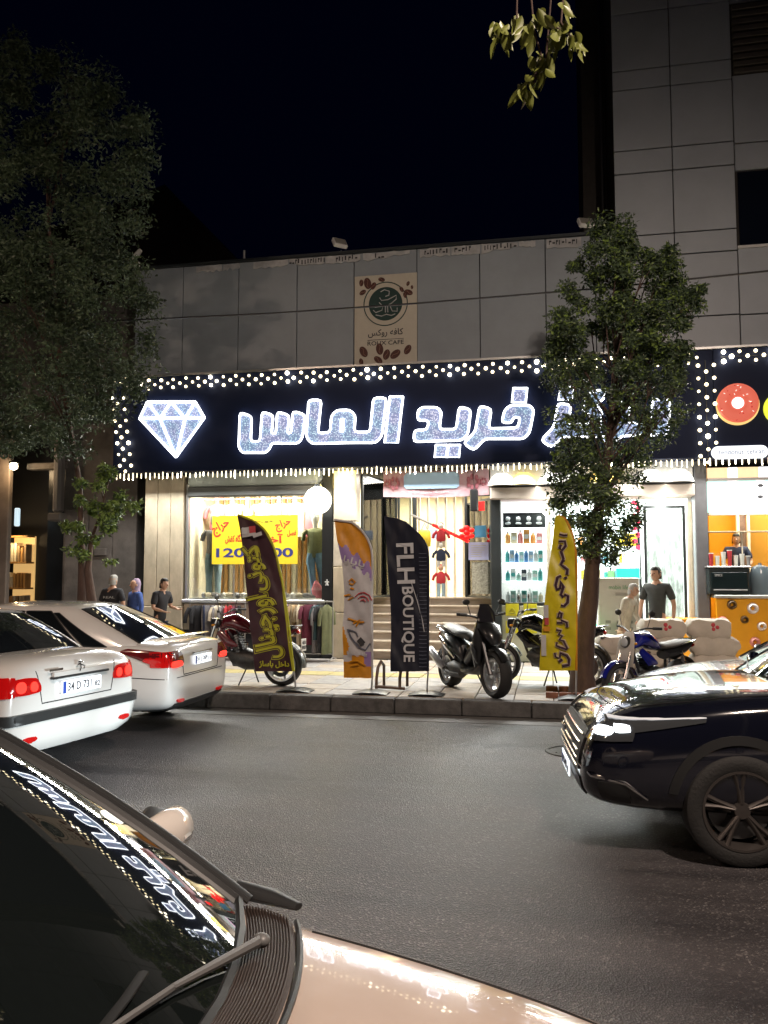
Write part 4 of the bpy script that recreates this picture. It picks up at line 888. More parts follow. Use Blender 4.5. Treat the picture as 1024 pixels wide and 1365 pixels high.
# menu boards
M_menu = glow('menu_mint', (.62,1,.90), .95); M_menuw = glow('menu_white', (1,.98,1), 1.25); M_menuo = glow('menu_orange', (1,.72,.42), .95)
mz0, mz1 = Z_(683,15.95,980), Z_(641,15.95,980); tz0, tz1 = Z_(637,15.95,980), Z_(623,15.95,980)
for a, b, m in ((943,970,M_menu),(970.6,983,M_menuw),(983.6,1009,M_menu),(1009.6,1019,M_menuw),(1019.6,1045,M_menu)):
    MB().bbox(X_(a,15.95,660),X_(b,15.95,660),15.93,16.0,mz0,mz1,.006).build('menu_panel', m, st)
for a, b, m in ((943,970,M_menuo),(970.6,983,M_menuw),(983.6,1011,M_menuo),(1011.6,1045,M_menuw)):
    MB().bbox(X_(a,15.95,630),X_(b,15.95,630),15.93,16.0,tz0,tz1,.006).build('header_panel', m, st)
MB().box(s0,s1,15.90,16.0,mz1+.005,tz0-.005).build('header_rail', M_alu, st); MB().box(s0,s1,15.90,16.0,mz0-.05,mz0-.005).build('header_rail', M_cream, st)
for v in (647,662): 
    p = P(1014,v,15.92); MB().ball((p.x,15.925,p.z), (.05,.008,.03), 10).build('menu_picture', M_ink, st)
for a, b in ((982,986),(996,1000)): MB().bbox(X_(a,17.8,720),X_(b,17.8,720),17.75,17.85,.2,3.7,.01).build('post', M_cream, st)
MB().box(X_(986.5,17.8,720),X_(995.5,17.8,720),17.85,17.9,.2,3.7).build('brown_panel', mat('brown_mix', (.22,.14,.10), .6, noise=.6, nscale=6), st)
MB().box(X_(1001,17.9,720),s1,17.95,18.0,.2,3.7).build('ochre_panel', mat('ochre', (.45,.20,.01), .6), st)
# black oven / till on the counter
ov = wthing('black_oven', 'black counter oven with small white lettering on the yellow stall', 'oven', (3.5,15.8,1.485))
a, b = P(944,757,15.62), P(1001,790,15.62)
oz1 = a.z
MB().bbox(a.x,b.x,15.62,16.1,1.487,oz1,.02).build('body', mat('oven_black', (.02,.03,.033), .3), ov)
MB().bbox(a.x+.04,b.x-.04,15.60,15.62,1.60,oz1-.08,.006).build('door', mat('oven_glass', (.015,.025,.028), .1), ov)
MB().tube([(a.x+.08,15.585,1.57),(b.x-.06,15.585,1.57)], .012, 6).build('handle', M_alu, ov, True)
MB().bbox(a.x-.02,b.x+.02,15.6,16.12,oz1+.002,oz1+.03,.008).build('top_tray', M_alu, ov)
text('oven_mark', 'SINCE', M_tb, ov, w=.13, h=.045, M=face_south(a.x+.17, 15.596, oz1-.13, ov), bold=.01)
hp = wthing('clear_canister', 'rounded grey transparent canister beside the black oven', 'canister', (b.x+.22,15.85,1.485)); MB().loft([(b.x+.22,15.85,1.487),(b.x+.22,15.85,1.85),(b.x+.22,15.85,1.98),(b.x+.22,15.85,2.02)], [.18,.18,.14,.04], 18).build('dome', mat('canister', (.12,.15,.17), .15), hp, True); MB().loft([(b.x+.22,15.85,2.02),(b.x+.22,15.85,2.05)], .03, 8).build('knob', M_alu, hp, True)
# cups and sauces on top of the oven, and glass screen
for k in range(7):
    X = a.x+.10+k*.105; c = ['red','white','white','red','white','white','grey'][k]
    t = wthing('paper_cup_stack', f'{c} stack of cups standing on the oven, {["leftmost","second from left","third from left","middle","third from right","second from right","rightmost"][k]}', 'cups', (X,15.85,oz1+.03), 'cup stacks on the oven')
    h = random.uniform(.16,.30); m = MATS['cloth_red'] if c == 'red' else mat('cup_white', (.65,.66,.6), .5) if c == 'white' else M_alu
    MB().loft([(X,15.85,oz1+.032),(X,15.85,oz1+.03+h)], [.032,.042], 12).build('cups', m, t, True); MB().lathe([(.0,oz1+.03+h),(.045,oz1+.03+h),(.045,oz1+.045+h)], (X,15.85,0), 'z', 12).build('rim', M_white, t)
gs = wthing('glass_screen', 'clear glass screen with pale rails over the stall counter', 'screen', (4.2,16.2,1.5)); 
MB().box(a.x,5.2,16.16,16.168,1.49,2.62).build('pane', M_glass, gs); MB().tube([(a.x,16.16,2.63),(5.2,16.16,2.63)], .014, 6).build('top_rail', M_cream, gs)
for X in (a.x, b.x+.0, b.x+.46, 5.2): MB().tube([(X,16.16,1.49),(X,16.16,2.63)], .012, 6).build('post', M_cream, gs)
# ================================================================== left neighbour: plaster wall, dark door, lit bookshop shelf, wall lamp
nbld = wthing('neighbour_building', 'dark plastered neighbour building behind the left tree', 'building', (-11,17.5,.2))
MB().box(-10.55,-8.80,16.6,22,.2,5.2).build('plaster_wall', M_wallA, nbld)
MB().box(-8.80,-8.30,17.6,22,.2,6.0).build('dark_recess', mat('recess_dark', (.022,.022,.028), .8), nbld)
MB().box(-22,-8.64,16.9,22,5.2,8.2).build('upper_wall', mat('upper_dark', (.10,.095,.09), .9, noise=.3), nbld)
for k in range(3): MB().bbox(-10.5+k*.58,-9.95+k*.58,16.57,16.61,.25,3.3,.01).build('wall_panel', M_wallA, nbld)
MB().bbox(-9.75,-9.45,16.5,16.6,2.25,2.42,.02).build('meter_box', MATS['plaster_grey'], nbld)
d_ = MB().box(-11.05,-10.56,16.75,16.8,.2,4.2).build('dark_door', mat('door_dark', (.012,.016,.02), .35), nbld)
MB().bbox(-11.5,-10.5,16.55,16.8,4.2,4.35,.02).build('door_lintel', M_wallA, nbld)
MB().bbox(-10.72,-10.52,16.35,16.6,3.2,4.9,.06).build('rain_pipe', mat('pipe_grey', (.22,.21,.22), .5), nbld); MB().bbox(-10.78,-10.46,16.3,16.6,3.02,3.2,.03).build('pipe_shoe', M_wallA, nbld)
MB().bbox(-12.6,-11.66,16.2,16.34,.2,5.2,.02).build('corner_pilaster', mat('pilaster_warm', (.22,.18,.15), .7, noise=.2), nbld)
MB().box(-13.2,-10.56,17.7,17.8,.2,5.2).build('passage_wall', mat('passage_dark', (.02,.02,.022), .8), nbld); MB().box(-22,-12.6,16.25,16.9,.2,5.2).build('far_wall', M_wallA, nbld)
bs = wthing('lit_shelf', 'warm lit shelf of books seen in the doorway at the far left', 'shelf', (-12.2,17.4,.2))
sx0, sx1 = -12.48, -11.93
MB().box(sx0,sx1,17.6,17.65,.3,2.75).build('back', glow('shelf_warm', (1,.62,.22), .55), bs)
for z in (.3,.95,1.5,2.1,2.72): MB().bbox(sx0,sx1,17.3,17.6,z,z+.04,.006).build('board', M_wood, bs)
for z, h in ((.34,.5),(.99,.42),(1.54,.35),(2.14,.45)):
    for k in range(6):
        X = sx0+.03+k*.085; m = random.choice([M_cream, CL['tan'], CL['cream'], M_wood])
        MB().bbox(X, X+.06, 17.32, 17.55, z+.001, z+h*random.uniform(.7,1), .006).build('book', m, bs)
point('shelf_lamp', (-12.2,17.1,2.6), 14, (1,.7,.35), .06)
wl = wthing('wall_lamp', 'bright warm wall lamp at the far left beside the pilaster', 'wall lamp', (-11.50,16.1,4.0))
MB().ball((-11.48,16.08,4.22), .085, 16).build('bulb', glow('lamp_hot', (1,.80,.5), 26), wl, True); MB().tube([(-11.6,16.22,4.35),(-11.5,16.1,4.35),(-11.48,16.08,4.30)], .018, 6).build('bracket', M_dark, wl, True)
MB().lathe([(.03,4.36),(.10,4.30),(.11,4.28)], (-11.48,16.08,0), 'z', 16).build('hood', M_dark, wl, True)
point('wall_lamp_light', (-11.44,15.92,4.18), 22, (1,.66,.34), .06)
pl = wthing('white_sign_lamp', 'small pale light tube on the far left pilaster', 'lamp', (-11.35,16.1,2.9)); MB().bbox(-11.45,-11.35,16.1,16.2,2.9,3.3,.02).build('tube', glow('tube_pale', (.7,.9,1), .8), pl)
# dim far hillside building behind the left tree
MB().prism([(-40,8),(-13,15.5),(-10.5,12.8),(-8.5,10.7),(-7.6,10.4),(-6.9,8.3),(-40,8)][:-1], 26, 38).build('far_hill', mat('far_dark', (.03,.024,.022), 1.), kind='structure')
# ================================================================== feather flags
def cat(pts, v):      # smooth x(v) through points given as (x, v)
    if v <= pts[0][1]: return pts[0][0]
    for i in range(len(pts)-1):
        if pts[i][1] <= v <= pts[i+1][1]:
            a, b = pts[i], pts[i+1]; t = (v-a[1])/max(1e-6, b[1]-a[1])
            m0 = (b[0]-pts[max(i-1,0)][0])/max(1, b[1]-pts[max(i-1,0)][1])*(b[1]-a[1]); m1 = (pts[min(i+2,len(pts)-1)][0]-a[0])/max(1, pts[min(i+2,len(pts)-1)][1]-a[1])*(b[1]-a[1])
            return (2*t**3-3*t*t+1)*a[0]+(t**3-2*t*t+t)*m0+(-2*t**3+3*t*t)*b[0]+(t**3-t*t)*m1
    return pts[-1][0]
FY = 11.35
def flag(lab, Lp, Rp, v0, v1, mats, colfn, base_uv, seed, amp=.022, hem=None):
    bx = P(base_uv[0], base_uv[1], FY); t = wthing('feather_flag', lab, 'flag', (bx.x, FY, .2), 'feather flags along the kerb')
    rnd = random.Random(seed); ph = [rnd.uniform(0,6.28) for _ in range(6)]
    def rip(x, z):
        return amp*(math.sin(9*x+5.5*z+ph[0])*.6+math.sin(17*x-9*z+ph[1])*.35+math.sin(31*x+16*z+ph[2])*.18+math.sin(3*z+ph[3])*.8)
    def fn(u, w):
        v = v0+(v1-v0)*w**1.15; a, b = cat(Lp, v), cat(Rp, v); q = P(a+(b-a)*u, v, FY)
        return (q.x, FY+rip(q.x, q.z), q.z)
    nu, nv = 26, 110
    MB().grid(fn, nu, nv, mi=(lambda u, w: colfn(u, w)) if colfn else 0).build('flag_cloth', mats, t, True)
    pts = []
    for i in range(26):
        v = v0+(v1-v0)*(i/25)**1.3; q = P(cat(Rp, v)+.6, v, FY); pts.append((q.x, FY+.012, q.z))
    MB().tube(pts, .016, 6).build('sleeve', hem or mats[0], t, True)
    MB().tube([pts[-1], (bx.x, FY+.01, .24)], .012, 8).build('pole', M_alu, t, True)
    MB().loft([(bx.x-.24,FY,.205),(bx.x-.1,FY,.225),(bx.x+.1,FY,.225),(bx.x+.24,FY,.205)], [(.012,.16),(.03,.19),(.03,.19),(.012,.16)], 10).build('base_foot', M_blk, t, True)
    return t, rip
def flagtext(t, rip, body, m, cu, cv, roll, Lpx, Hpx, dy=.012, bold=0., name='lettering'):
    c = P(cu, cv, FY); k = (P(cu+10, cv, FY)-c).x/10; kz = (c.z-P(cu, cv+10, FY).z)/10
    M = face_south(c.x, FY, c.z, t, roll); org = Vector(t['_org'])
    def disp(p):
        w = p+org; return Vector((p.x, p.y+rip(w.x, w.z)-dy-.012, p.z))
    return text(name, body, m, t, w=Lpx*kz, h=Hpx*k, M=M, ext=.001, bold=bold, disp=disp)
M_fmar = mat('flag_maroon', (.045,.014,.022), .45, noise=.3, nscale=4); M_fyg = mat('flag_lime', (.42,.42,.02), .5); M_fora = mat('flag_orange', (.62,.26,.01), .45, noise=.25, nscale=5)
M_fpur = mat('flag_purple', (.26,.17,.38), .5); M_fwh = mat('flag_white', (.50,.49,.50), .4, noise=.2, nscale=4); M_fblk = mat('flag_black', (.008,.010,.022), .4); M_fyel = mat('flag_yellow', (.60,.50,.01), .4, noise=.2, nscale=5)
M_fgy = mat('flag_print_grey', (.52,.53,.55), .6); M_fdim = mat('flag_stripe', (.10,.11,.15), .6); M_fred = mat('flag_print_red', (.45,.05,.06), .6)
# 1 maroon
t, rp = flag('maroon feather flag with lime Persian lettering leaning at the left', [(316,686),(323,728),(327,770),(331,810),(336,852),(341,895)], [(316,686),(336,694),(351,705.5),(361.5,723),(369,746),(377,784),(384,832),(391,895)], 686, 895,
             [M_fmar, M_fyg], lambda u, w: 1 if u > .95 and w > .12 else 0, (394,921), 1, hem=M_fyg)
rl = R(90)+math.atan(30/145)
for nm, body, cu, cv, L, Hh in (('word', fa('کتونی'), 341, 758, 62, 27), ('word', fa('اورجینال'), 355, 836, 86, 36)):
    flagtext(t, rp, body, M_fyg, cu, cv, rl, L+5, Hh+5, .004, .075, 'outline_print'); flagtext(t, rp, body, M_fmar, cu, cv, rl, L+3, Hh+3, .007, .055, 'inline_print'); flagtext(t, rp, body, M_fyg, cu, cv, rl, L, Hh, .011, .02, nm)
flagtext(t, rp, fa('داخل پاساژ'), M_fyg, 366, 886, 0, 42, 10, .008, .03)
c = P(336,707,FY); 
for k, (m, u, v, w, h, a) in enumerate(((M_fwh,333,709,20,13,.15),(M_fred,338,706,9,9,.1),(M_fgy,328,708,8,9,-.1),(M_fwh,345,713,13,5,.3))):
    q = P(u,v,FY); kk = .0106; mb = MB().box(-w*kk/2, w*kk/2, -.004, 0, -h*kk/2, h*kk/2); mb.v = [(q.x+p[0]*math.cos(a)-p[2]*math.sin(a), FY-.045+p[1]-k*.004, q.z+p[0]*math.sin(a)+p[2]*math.cos(a)) for p in mb.v]; mb.build('photo_print', m, t)
# 2 white, orange and purple
def col2(u, w):
    v = w**1.15
    edge = .14+.16*u + .02*math.sin(u*20)
    if v < edge: return 0
    if v < edge+.10-.03*u: return 1
    if v > .93: return 0
    if v > .86: return 1 if u > .72 else (0 if u > .3 or v > .9 else 2)
    if u < .22*(1-abs(v-.80)/.14) : return 0
    if u > .78 and v > .83: return 1
    return 2
t, rp = flag('white feather flag with orange top and purple bands', [(445,693),(450.5,724),(457,759),(459,794),(457.6,838),(457.6,900)], [(445,693),(463,694.5),(475,701),(486,713),(493,727.5),(495.4,742),(495.4,800),(495.4,905)], 693, 904, [M_fora, M_fpur, M_fwh], col2, (495,922), 2, amp=.028, hem=M_fwh)
flagtext(t, rp, fa('پاپایا'), M_fwh, 472, 750, -.28, 30, 12, .01, .02); flagtext(t, rp, fa('پاپایا'), M_fwh, 476, 872, -.05, 28, 7, .01, .02)
def flagstroke(t, rp, pts, r, m, name='print_stroke', dy=.02):
    q = [P(u, v, FY) for u, v in pts]; MB().tube([(p.x, FY+rp(p.x,p.z)-dy, p.z) for p in q], r, 5).build(name, m, t, True)
z6 = lambda pts: [(440+a/5.686, 680+b/5.686) for a, b in pts]
for pts in ([(150,540),(170,520),(195,545),(175,565),(150,555)], [(160,590),(185,600)], [(110,650),(150,640),(180,660),(140,680)], [(140,820),(180,835),(220,850),(260,850)], [(180,860),(230,830),(200,880)], [(150,1150),(210,1140),(270,1180)], [(160,1180),(220,1170)]):
    flagstroke(t, rp, z6(pts), .014, M_fora)
for r_ in (20,45,70): flagstroke(t, rp, z6([(255+r_*math.cos(a), 700-r_*math.sin(a)*1.1) for a in (.2,.8,1.4,2.0,2.6)]), .009, M_fred)
flagstroke(t, rp, z6([(140,900),(160,960),(220,1040),(270,1060),(305,1010)]), .012, M_fdim); flagstroke(t, rp, z6([(150,905),(200,925),(215,960)]), .008, M_fdim)
a = z6([(240,960),(275,1000),(240,1030),(210,990)]); q = [P(u,v,FY) for u,v in a]; MB().prism([(p.x,p.z) for p in q], FY-.06, FY-.05).build('nose_print', M_ink, t)
# 3 black
t, rp = flag('black feather flag with grey FLH BOUTIQUE lettering', [(512,689),(516,733),(518,770),(520,803),(521,850),(521,895)], [(512,689),(535,694),(549,704.6),(560,715),(567.7,727),(570.3,742),(570.3,800),(570,895)], 689, 895, [M_fblk], None, (569,927), 3)
flagtext(t, rp, 'FLH', M_fgy, 541, 751, R(-90)+.03, 54, 23, .01, .022); flagtext(t, rp, 'BOUTIQUE', M_fgy, 543.5, 832, R(-90)+.02, 100, 17.5, .01, .022)
for k in range(30): 
    v = 738+k*5.2; flagstroke(t, rp, [(559,v),(564,v+.3),(569,v)], .006, M_fdim, 'stripe_print', .01)
flagstroke(t, rp, [(548,775),(556,800),(563,826),(566,842)], .006, M_fgy); flagstroke(t, rp, [(556,792),(560,812),(564,835)], .005, M_fdim)
# 4 yellow
t, rp = flag('yellow feather flag with dark Persian lettering beside the tree trunk', [(742,687),(740,692),(736.4,724),(729,777),(722,847),(719,891)], [(743.5,687),(752,690.5),(761,708),(765.4,726),(768,750),(768,800),(768,895)], 687, 894, [M_fyel], None, (768,924), 4, hem=M_fora)
z8 = lambda pts: [(710+a/5.686, 680+b/5.686) for a, b in pts]
M_fdk = mat('flag_print_dark', (.05,.02,.04), .6)
strokes = [[(205,180),(235,190),(265,190)], [(200,235),(245,235),(250,270),(220,310),(205,290),(215,260)], [(215,310),(235,370),(215,410),(240,430),(265,450),(262,490)], [(225,380),(245,385)],
 [(215,500),(190,510),(175,570),(185,600),(210,590),(215,540),(235,580),(215,640),(235,660)], [(240,640),(268,650),(265,700),(240,725),(215,720)], [(247,505),(252,520)],
 [(200,775),(220,780),(215,815),(195,810),(200,780)], [(185,850),(225,850),(215,830),(260,850),(262,885)], [(180,905),(215,910),(200,940),(225,950),(205,980),(235,990),(265,1050)], [(185,1000),(180,1025),(215,1040),(262,1055)],
 [(170,1080),(175,1110),(205,1120),(210,1080),(260,1100),(278,1130),(275,1170),(225,1180)], [(200,1150),(225,1130)]]
for s_ in strokes:
    flagstroke(t, rp, z8(s_), .032, mat('flag_print_halo', (.50,.42,.30), .6), 'letter_halo', .005)
    flagstroke(t, rp, z8(s_), .019, M_fdk, 'letter_stroke', .022)
for u, v, w, h, m in ((728,815,6,16,M_fwh),(725,860,6,26,M_fwh),(729,838,8,6,M_fora),(729,828,5,9,M_fred)):
    q = P(u,v,FY); MB().box(q.x-w*.0053,q.x+w*.0053,FY-.046,FY-.042,q.z-h*.0053,q.z+h*.0053).build('side_print', m, t)
# bicycle stand of bent tubes
br = wthing('bicycle_stand', 'low bent brown tube stand between the white and black flags', 'bicycle stand', (-2.2,11.9,.2))
M_rust = mat('tube_brown', (.10,.06,.04), .5)
def br_(u, v, Y): p = P(u, v, Y); return (p.x, Y, p.z)
for u in (502, 533):
    MB().tube([br_(u,918,11.6), br_(u,905,11.65), (P(u+2,885,11.7).x,11.7,.52), (P(u+6,878,11.75).x,11.75,.60), (P(u+10,885,12.0).x,12.0,.52), (P(u+10,905,12.05).x,12.05,.22)], .022, 8).build('hoop', M_rust, br, True)
MB().tube([br_(500,915,11.6), br_(540,918,11.62)], .022, 8).build('floor_bar', M_rust, br, True)
# ================================================================== motorcycles
M_tyre = mat('tyre', (.018,.018,.018), .75, bump=.4, bscale=60); M_rimL = mat('rim_silver', (.55,.55,.56), .3, metal=.9); M_rimD = mat('rim_dark', (.05,.05,.05), .35, metal=.6)
M_eng = mat('engine', (.09,.09,.09), .45, metal=.7, noise=.4, nscale=14); M_plas = mat('black_plastic', (.015,.016,.018), .28, coat=.4); M_seat = mat('seat_vinyl', (.05,.055,.055), .38); M_chr = mat('chrome', (.7,.7,.7), .12, metal=1)
M_lens = mat('lens_clear', (.55,.58,.6), .08, coat=1); M_redl = mat('lens_red', (.45,.01,.01), .12, coat=1)
def mwheel(par, x, r, w, rim=M_rimL, spokes=5, tr=.085, fat=1., y=0, name='wheel'):
    mb = MB(); mb.lathe([(r-tr-.015,-w*.5),(r-tr+.01,-w*.55),(r-tr+.01,w*.55),(r-tr-.015,w*.5)], (x,y,r), 'y', 36, closed=True)
    mb.loft([(x,y-w*.6,r),(x,y+w*.6,r)], r*.16, 12)
    for k in range(spokes):
        a = k*2*math.pi/spokes+.3; mb.loft([(x+r*.1*math.cos(a),y,r+r*.1*math.sin(a)),(x+(r-tr)*math.cos(a),y,r+(r-tr)*math.sin(a))], [(.028,.018),(.016,.018)] if spokes < 12 else .004, 6, up=(0,1,0))
    o = mb.build(name, rim, par, True); c = []
    for k in range(12): a = 2*math.pi*k/12; c.append((r-tr/2+tr/2*math.cos(a), w*.75*fat*math.sin(a)))
    MB().lathe(c, (x,y,r), 'y', 40, closed=True).build('tyre', M_tyre, o, True)
    mb = MB().lathe([(r*.35,w*.62),(r*.55,w*.62),(r*.55,w*.70),(r*.35,w*.70)], (x,y,r), 'y', 24, closed=True); mb.build('brake_disc', M_chr, o)
    return o
def arc_fender(par, x, r, a0, a1, w, m, off=.03):
    n = 12; g = lambda u, v: (x+(r+off+(.012 if abs(v-.5) < .3 else 0))*math.cos(a0+(a1-a0)*u), (v-.5)*w, r+(r+off+(.012 if abs(v-.5) < .3 else 0))*math.sin(a0+(a1-a0)*u))
    mb = MB().grid(g, n, 6); g2 = lambda u, v: tuple(Vector(g(u,v))*1.0+Vector((-.008*math.cos(a0+(a1-a0)*u),0,-.008*math.sin(a0+(a1-a0)*u)))); mb.grid(g2, n, 6, flip=True); return mb.build('fender', m, par, 50)
def scooter(label, loc, rz, body=M_plas):
    t = thing('scooter', label, 'scooter', loc, rz, None)
    mwheel(t, .66, .315, .12, M_rimL, 5, .10); mwheel(t, -.64, .27, .13, M_rimL, 5, .095)
    MB().loft([(-.86,0,.80),(-.72,0,.74),(-.45,0,.66),(-.2,0,.55),(-.12,0,.42)], [(.03,.05),(.10,.13),(.13,.16),(.13,.15),(.06,.10)], 12).build('rear_fairing', body, t, True)
    MB().loft([(-.82,0,.86),(-.66,0,.88),(-.45,0,.845),(-.25,0,.80),(-.08,0,.78),(.02,0,.72)], [(.03,.06),(.06,.13),(.065,.15),(.06,.15),(.06,.12),(.03,.06)], 14).build('seat', M_seat, t, True)
    MB().loft([(-.2,0,.34),(.0,0,.30),(.25,0,.32),(.38,0,.42)], [(.07,.14),(.06,.17),(.06,.16),(.05,.12)], 10).build('footboard', body, t, True)
    MB().loft([(-.05,0,.42),(.08,0,.55),(.22,0,.62),(.34,0,.70)], [(.10,.10),(.12,.10),(.11,.11),(.06,.1)], 10).build('centre_tunnel', body, t, True)
    MB().loft([(.30,0,.34),(.36,0,.55),(.42,0,.75),(.42,0,.92),(.36,0,1.02)], [(.05,.12),(.08,.19),(.09,.22),(.08,.19),(.04,.12)], 14, up=(1,0,0)).build('front_shield', body, t, True)
    nose = MB().loft([(.36,0,.98),(.50,0,.92),(.62,0,.80),(.66,0,.70)], [(.05,.14),(.08,.17),(.08,.13),(.03,.06)], 12).build('nose_fairing', body, t, True)
    for s in (-1,1): MB().loft([(.53,s*.09,.91),(.60,s*.075,.83),(.65,s*.04,.76)], [(.02,.035),(.03,.045),(.012,.02)], 8).build('headlight', M_lens, nose, True)
    for s in (-1,1):
        MB().loft([(.40,s*.10,.90),(.66,s*.085,.315)], [.025,.03], 8).build('fork_leg', M_rimD, t, True)
        MB().loft([(.34,s*.20,.68),(.50,s*.24,.58),(.52,s*.20,.46)], [(.04,.02),(.06,.025),(.03,.015)], 8).build('side_panel', body, t, True)
        MB().loft([(-.75,s*.13,.72),(-.45,s*.18,.62),(-.2,s*.17,.46)], [(.03,.015),(.06,.02),(.02,.012)], 8).build('trim_strip', M_chr if s < 0 else body, t, True)
    arc_fender(t, .66, .315, R(35), R(150), .15, body); arc_fender(t, -.64, .27, R(70), R(170), .15, body, .06)
    hb = MB().tube([(.30,-.34,1.10),(.34,-.18,1.08),(.38,0,1.02),(.34,.18,1.08),(.30,.34,1.10)], .014, 8).build('handlebar', M_rimD, t, True)
    for s in (-1,1):
        MB().tube([(.27,s*.38,1.105),(.315,s*.24,1.09)], .022, 8).build('grip', M_tyre, hb, True)
        MB().tube([(.33,s*.20,1.10),(.36,s*.26,1.24)], .007, 6).build('mirror_stalk', M_rimD, hb, True); MB().ball((.36,s*.28,1.27), (.015,.06,.04), 10).build('mirror', M_rimD, hb, True)
    MB().loft([(.40,0,1.0),(.38,0,1.10),(.33,0,1.16)], [(.06,.13),(.05,.12),(.02,.07)], 12, up=(1,0,0)).build('instrument_cowl', body, t, True)
    MB().loft([(.46,0,1.0),(.42,0,1.12),(.36,0,1.24)], [(.008,.12),(.008,.13),(.004,.07)], 12, up=(1,0,0)).build('windscreen', mat('smoke_screen', (.02,.02,.025), .08), t, True)
    MB().loft([(-.52,-.10,.27),(-.3,-.12,.30),(-.1,-.1,.28),(.0,-.04,.32)], [(.10,.06),(.12,.07),(.10,.07),(.05,.05)], 10).build('engine', M_eng, t, True)
    MB().loft([(-.10,-.15,.25),(-.35,-.19,.24),(-.5,-.20,.30)], .022, 8).build('exhaust_pipe', M_eng, t, True)
    MB().loft([(-.48,-.20,.29),(-.60,-.21,.36),(-.86,-.22,.52),(-.90,-.22,.545)], [(.04,.035),(.06,.05),(.065,.055),(.04,.035)], 12).build('exhaust', M_rimL, t, True)
    for s in (-1,1): MB().tube([(-.62,s*.12,.30),(-.60,s*.14,.62)], .026, 8).build('shock_absorber', M_chr, t, True)
    MB().tube([(-.55,.13,.80),(-.80,.15,.86),(-.93,.08,.87),(-.93,-.08,.87),(-.80,-.15,.86),(-.55,-.13,.80)], .014, 6).build('grab_rail', M_chr, t, True)
    MB().ball((-.86,0,.76), (.03,.09,.035), 10).build('tail_lamp', M_redl, t, True)
    MB().tube([(-.1,.12,.28),(-.02,.22,.02)], .012, 6).build('kick_stand', M_rimD, t, True)
    return t
def motorcycle(label, loc, rz, paint, plate=False, screen=None, seatc=M_seat, r=.30, tailm=None):
    t = thing('motorcycle', label, 'motorcycle', loc, rz, None)
    mwheel(t, .68, r, .09, M_rimL, 6, .075); mwheel(t, -.62, r, .11, M_rimL, 6, .08)
    MB().loft([(-.12,0,.80),(.0,0,.86),(.16,0,.93),(.30,0,.92),(.40,0,.82)], [(.05,.08),(.11,.13),(.13,.16),(.11,.15),(.04,.07)], 14).build('fuel_tank', paint, t, True)
    MB().loft([(-.82,0,.86),(-.62,0,.85),(-.4,0,.82),(-.2,0,.81),(-.05,0,.86)], [(.03,.09),(.05,.13),(.055,.13),(.05,.12),(.03,.07)], 12).build('seat', seatc, t, True)
    MB().loft([(-.88,0,.84),(-.68,0,.76),(-.45,0,.70),(-.25,0,.68)], [(.03,.05),(.07,.12),(.09,.13),(.07,.12)], 10).build('tail_fairing', tailm or paint, t, True)
    MB().loft([(-.20,0,.35),(-.02,0,.38),(.15,0,.40),(.26,0,.46)], [(.13,.12),(.17,.15),(.13,.12),(.07,.07)], 10).build('crankcase', M_eng, t, True)
    cyl = MB().loft([(.08,0,.48),(.18,0,.72)], [(.10,.10),(.08,.09)], 10)
    for k in range(6): cyl.loft([(.09+k*.017,0,.52+k*.035),(.094+k*.017,0,.53+k*.035)], .125, 10)
    cyl.build('cylinder_block', M_eng, t)
    for a in ([(.45,0,.95),(.30,0,.55),(.20,0,.28),(-.25,0,.26),(-.3,0,.45)], [(.45,0,.97),(.1,0,.80),(-.3,0,.74),(-.85,0,.78)], [(-.3,0,.74),(-.3,0,.4)]): MB().tube(a, .022, 8).build('frame_tube', M_rimD, t, True)
    for s in (-1,1):
        MB().loft([(.44,s*.10,.98),(.68,s*.09,r)], [.024,.03], 8).build('fork_leg', M_chr, t, True)
        MB().tube([(-.28,s*.1,.36),(-.62,s*.1,r)], .022, 8).build('swing_arm', M_rimD, t, True)
        mb = MB().tube([(-.60,s*.13,r+.02),(-.50,s*.14,.74)], .016, 8)
        for k in range(9): mb.loft([(-.592+k*.0095,s*.131,r+.08+k*.04),(-.588+k*.0095,s*.131,r+.095+k*.04)], .032, 8)
        mb.build('shock_absorber', M_chr, t, True)
        MB().loft([(.38,s*.15,.78),(.20,s*.17,.62),(.05,s*.16,.58)], [(.05,.02),(.08,.025),(.02,.01)], 8).build('side_cover', paint, t, True)
    arc_fender(t, .68, r, R(20), R(160), .12, paint, .035); arc_fender(t, -.62, r, R(60), R(185), .14, M_plas, .05)
    hb = MB().tube([(.26,-.38,1.10),(.34,-.22,1.10),(.42,0,1.02),(.34,.22,1.10),(.26,.38,1.10)], .013, 8).build('handlebar', M_rimD, t, True)
    for s in (-1,1):
        MB().tube([(.235,s*.42,1.10),(.29,s*.30,1.10)], .02, 8).build('grip', M_tyre, hb, True)
        MB().tube([(.33,s*.24,1.10),(.32,s*.30,1.28)], .006, 6).build('mirror_stalk', M_rimD, hb, True); MB().ball((.32,s*.32,1.31), (.014,.065,.045), 10).build('mirror', M_rimD, hb, True)
        MB().ball((.48,s*.15,.88), (.03,.02,.02), 8).build('turn_signal', mat('lens_amber', (.6,.25,.02), .2), t, True)
    h = MB().loft([(.42,0,.90),(.50,0,.90),(.56,0,.90)], [(.06,.06),(.085,.085),(.08,.08)], 16).build('headlamp_shell', M_plas, t, True); MB().ball((.56,0,.90), (.022,.075,.075), 14).build('headlight', M_lens, h, True)
    MB().loft([(.10,-.12,.45),(.12,-.16,.24),(-.2,-.17,.22),(-.45,-.18,.28)], .022, 8).build('exhaust_pipe', M_chr, t, True)
    MB().loft([(-.40,-.18,.27),(-.50,-.19,.30),(-.88,-.20,.44)], [.03,.055,.05], 12).build('exhaust', M_rimL, t, True)
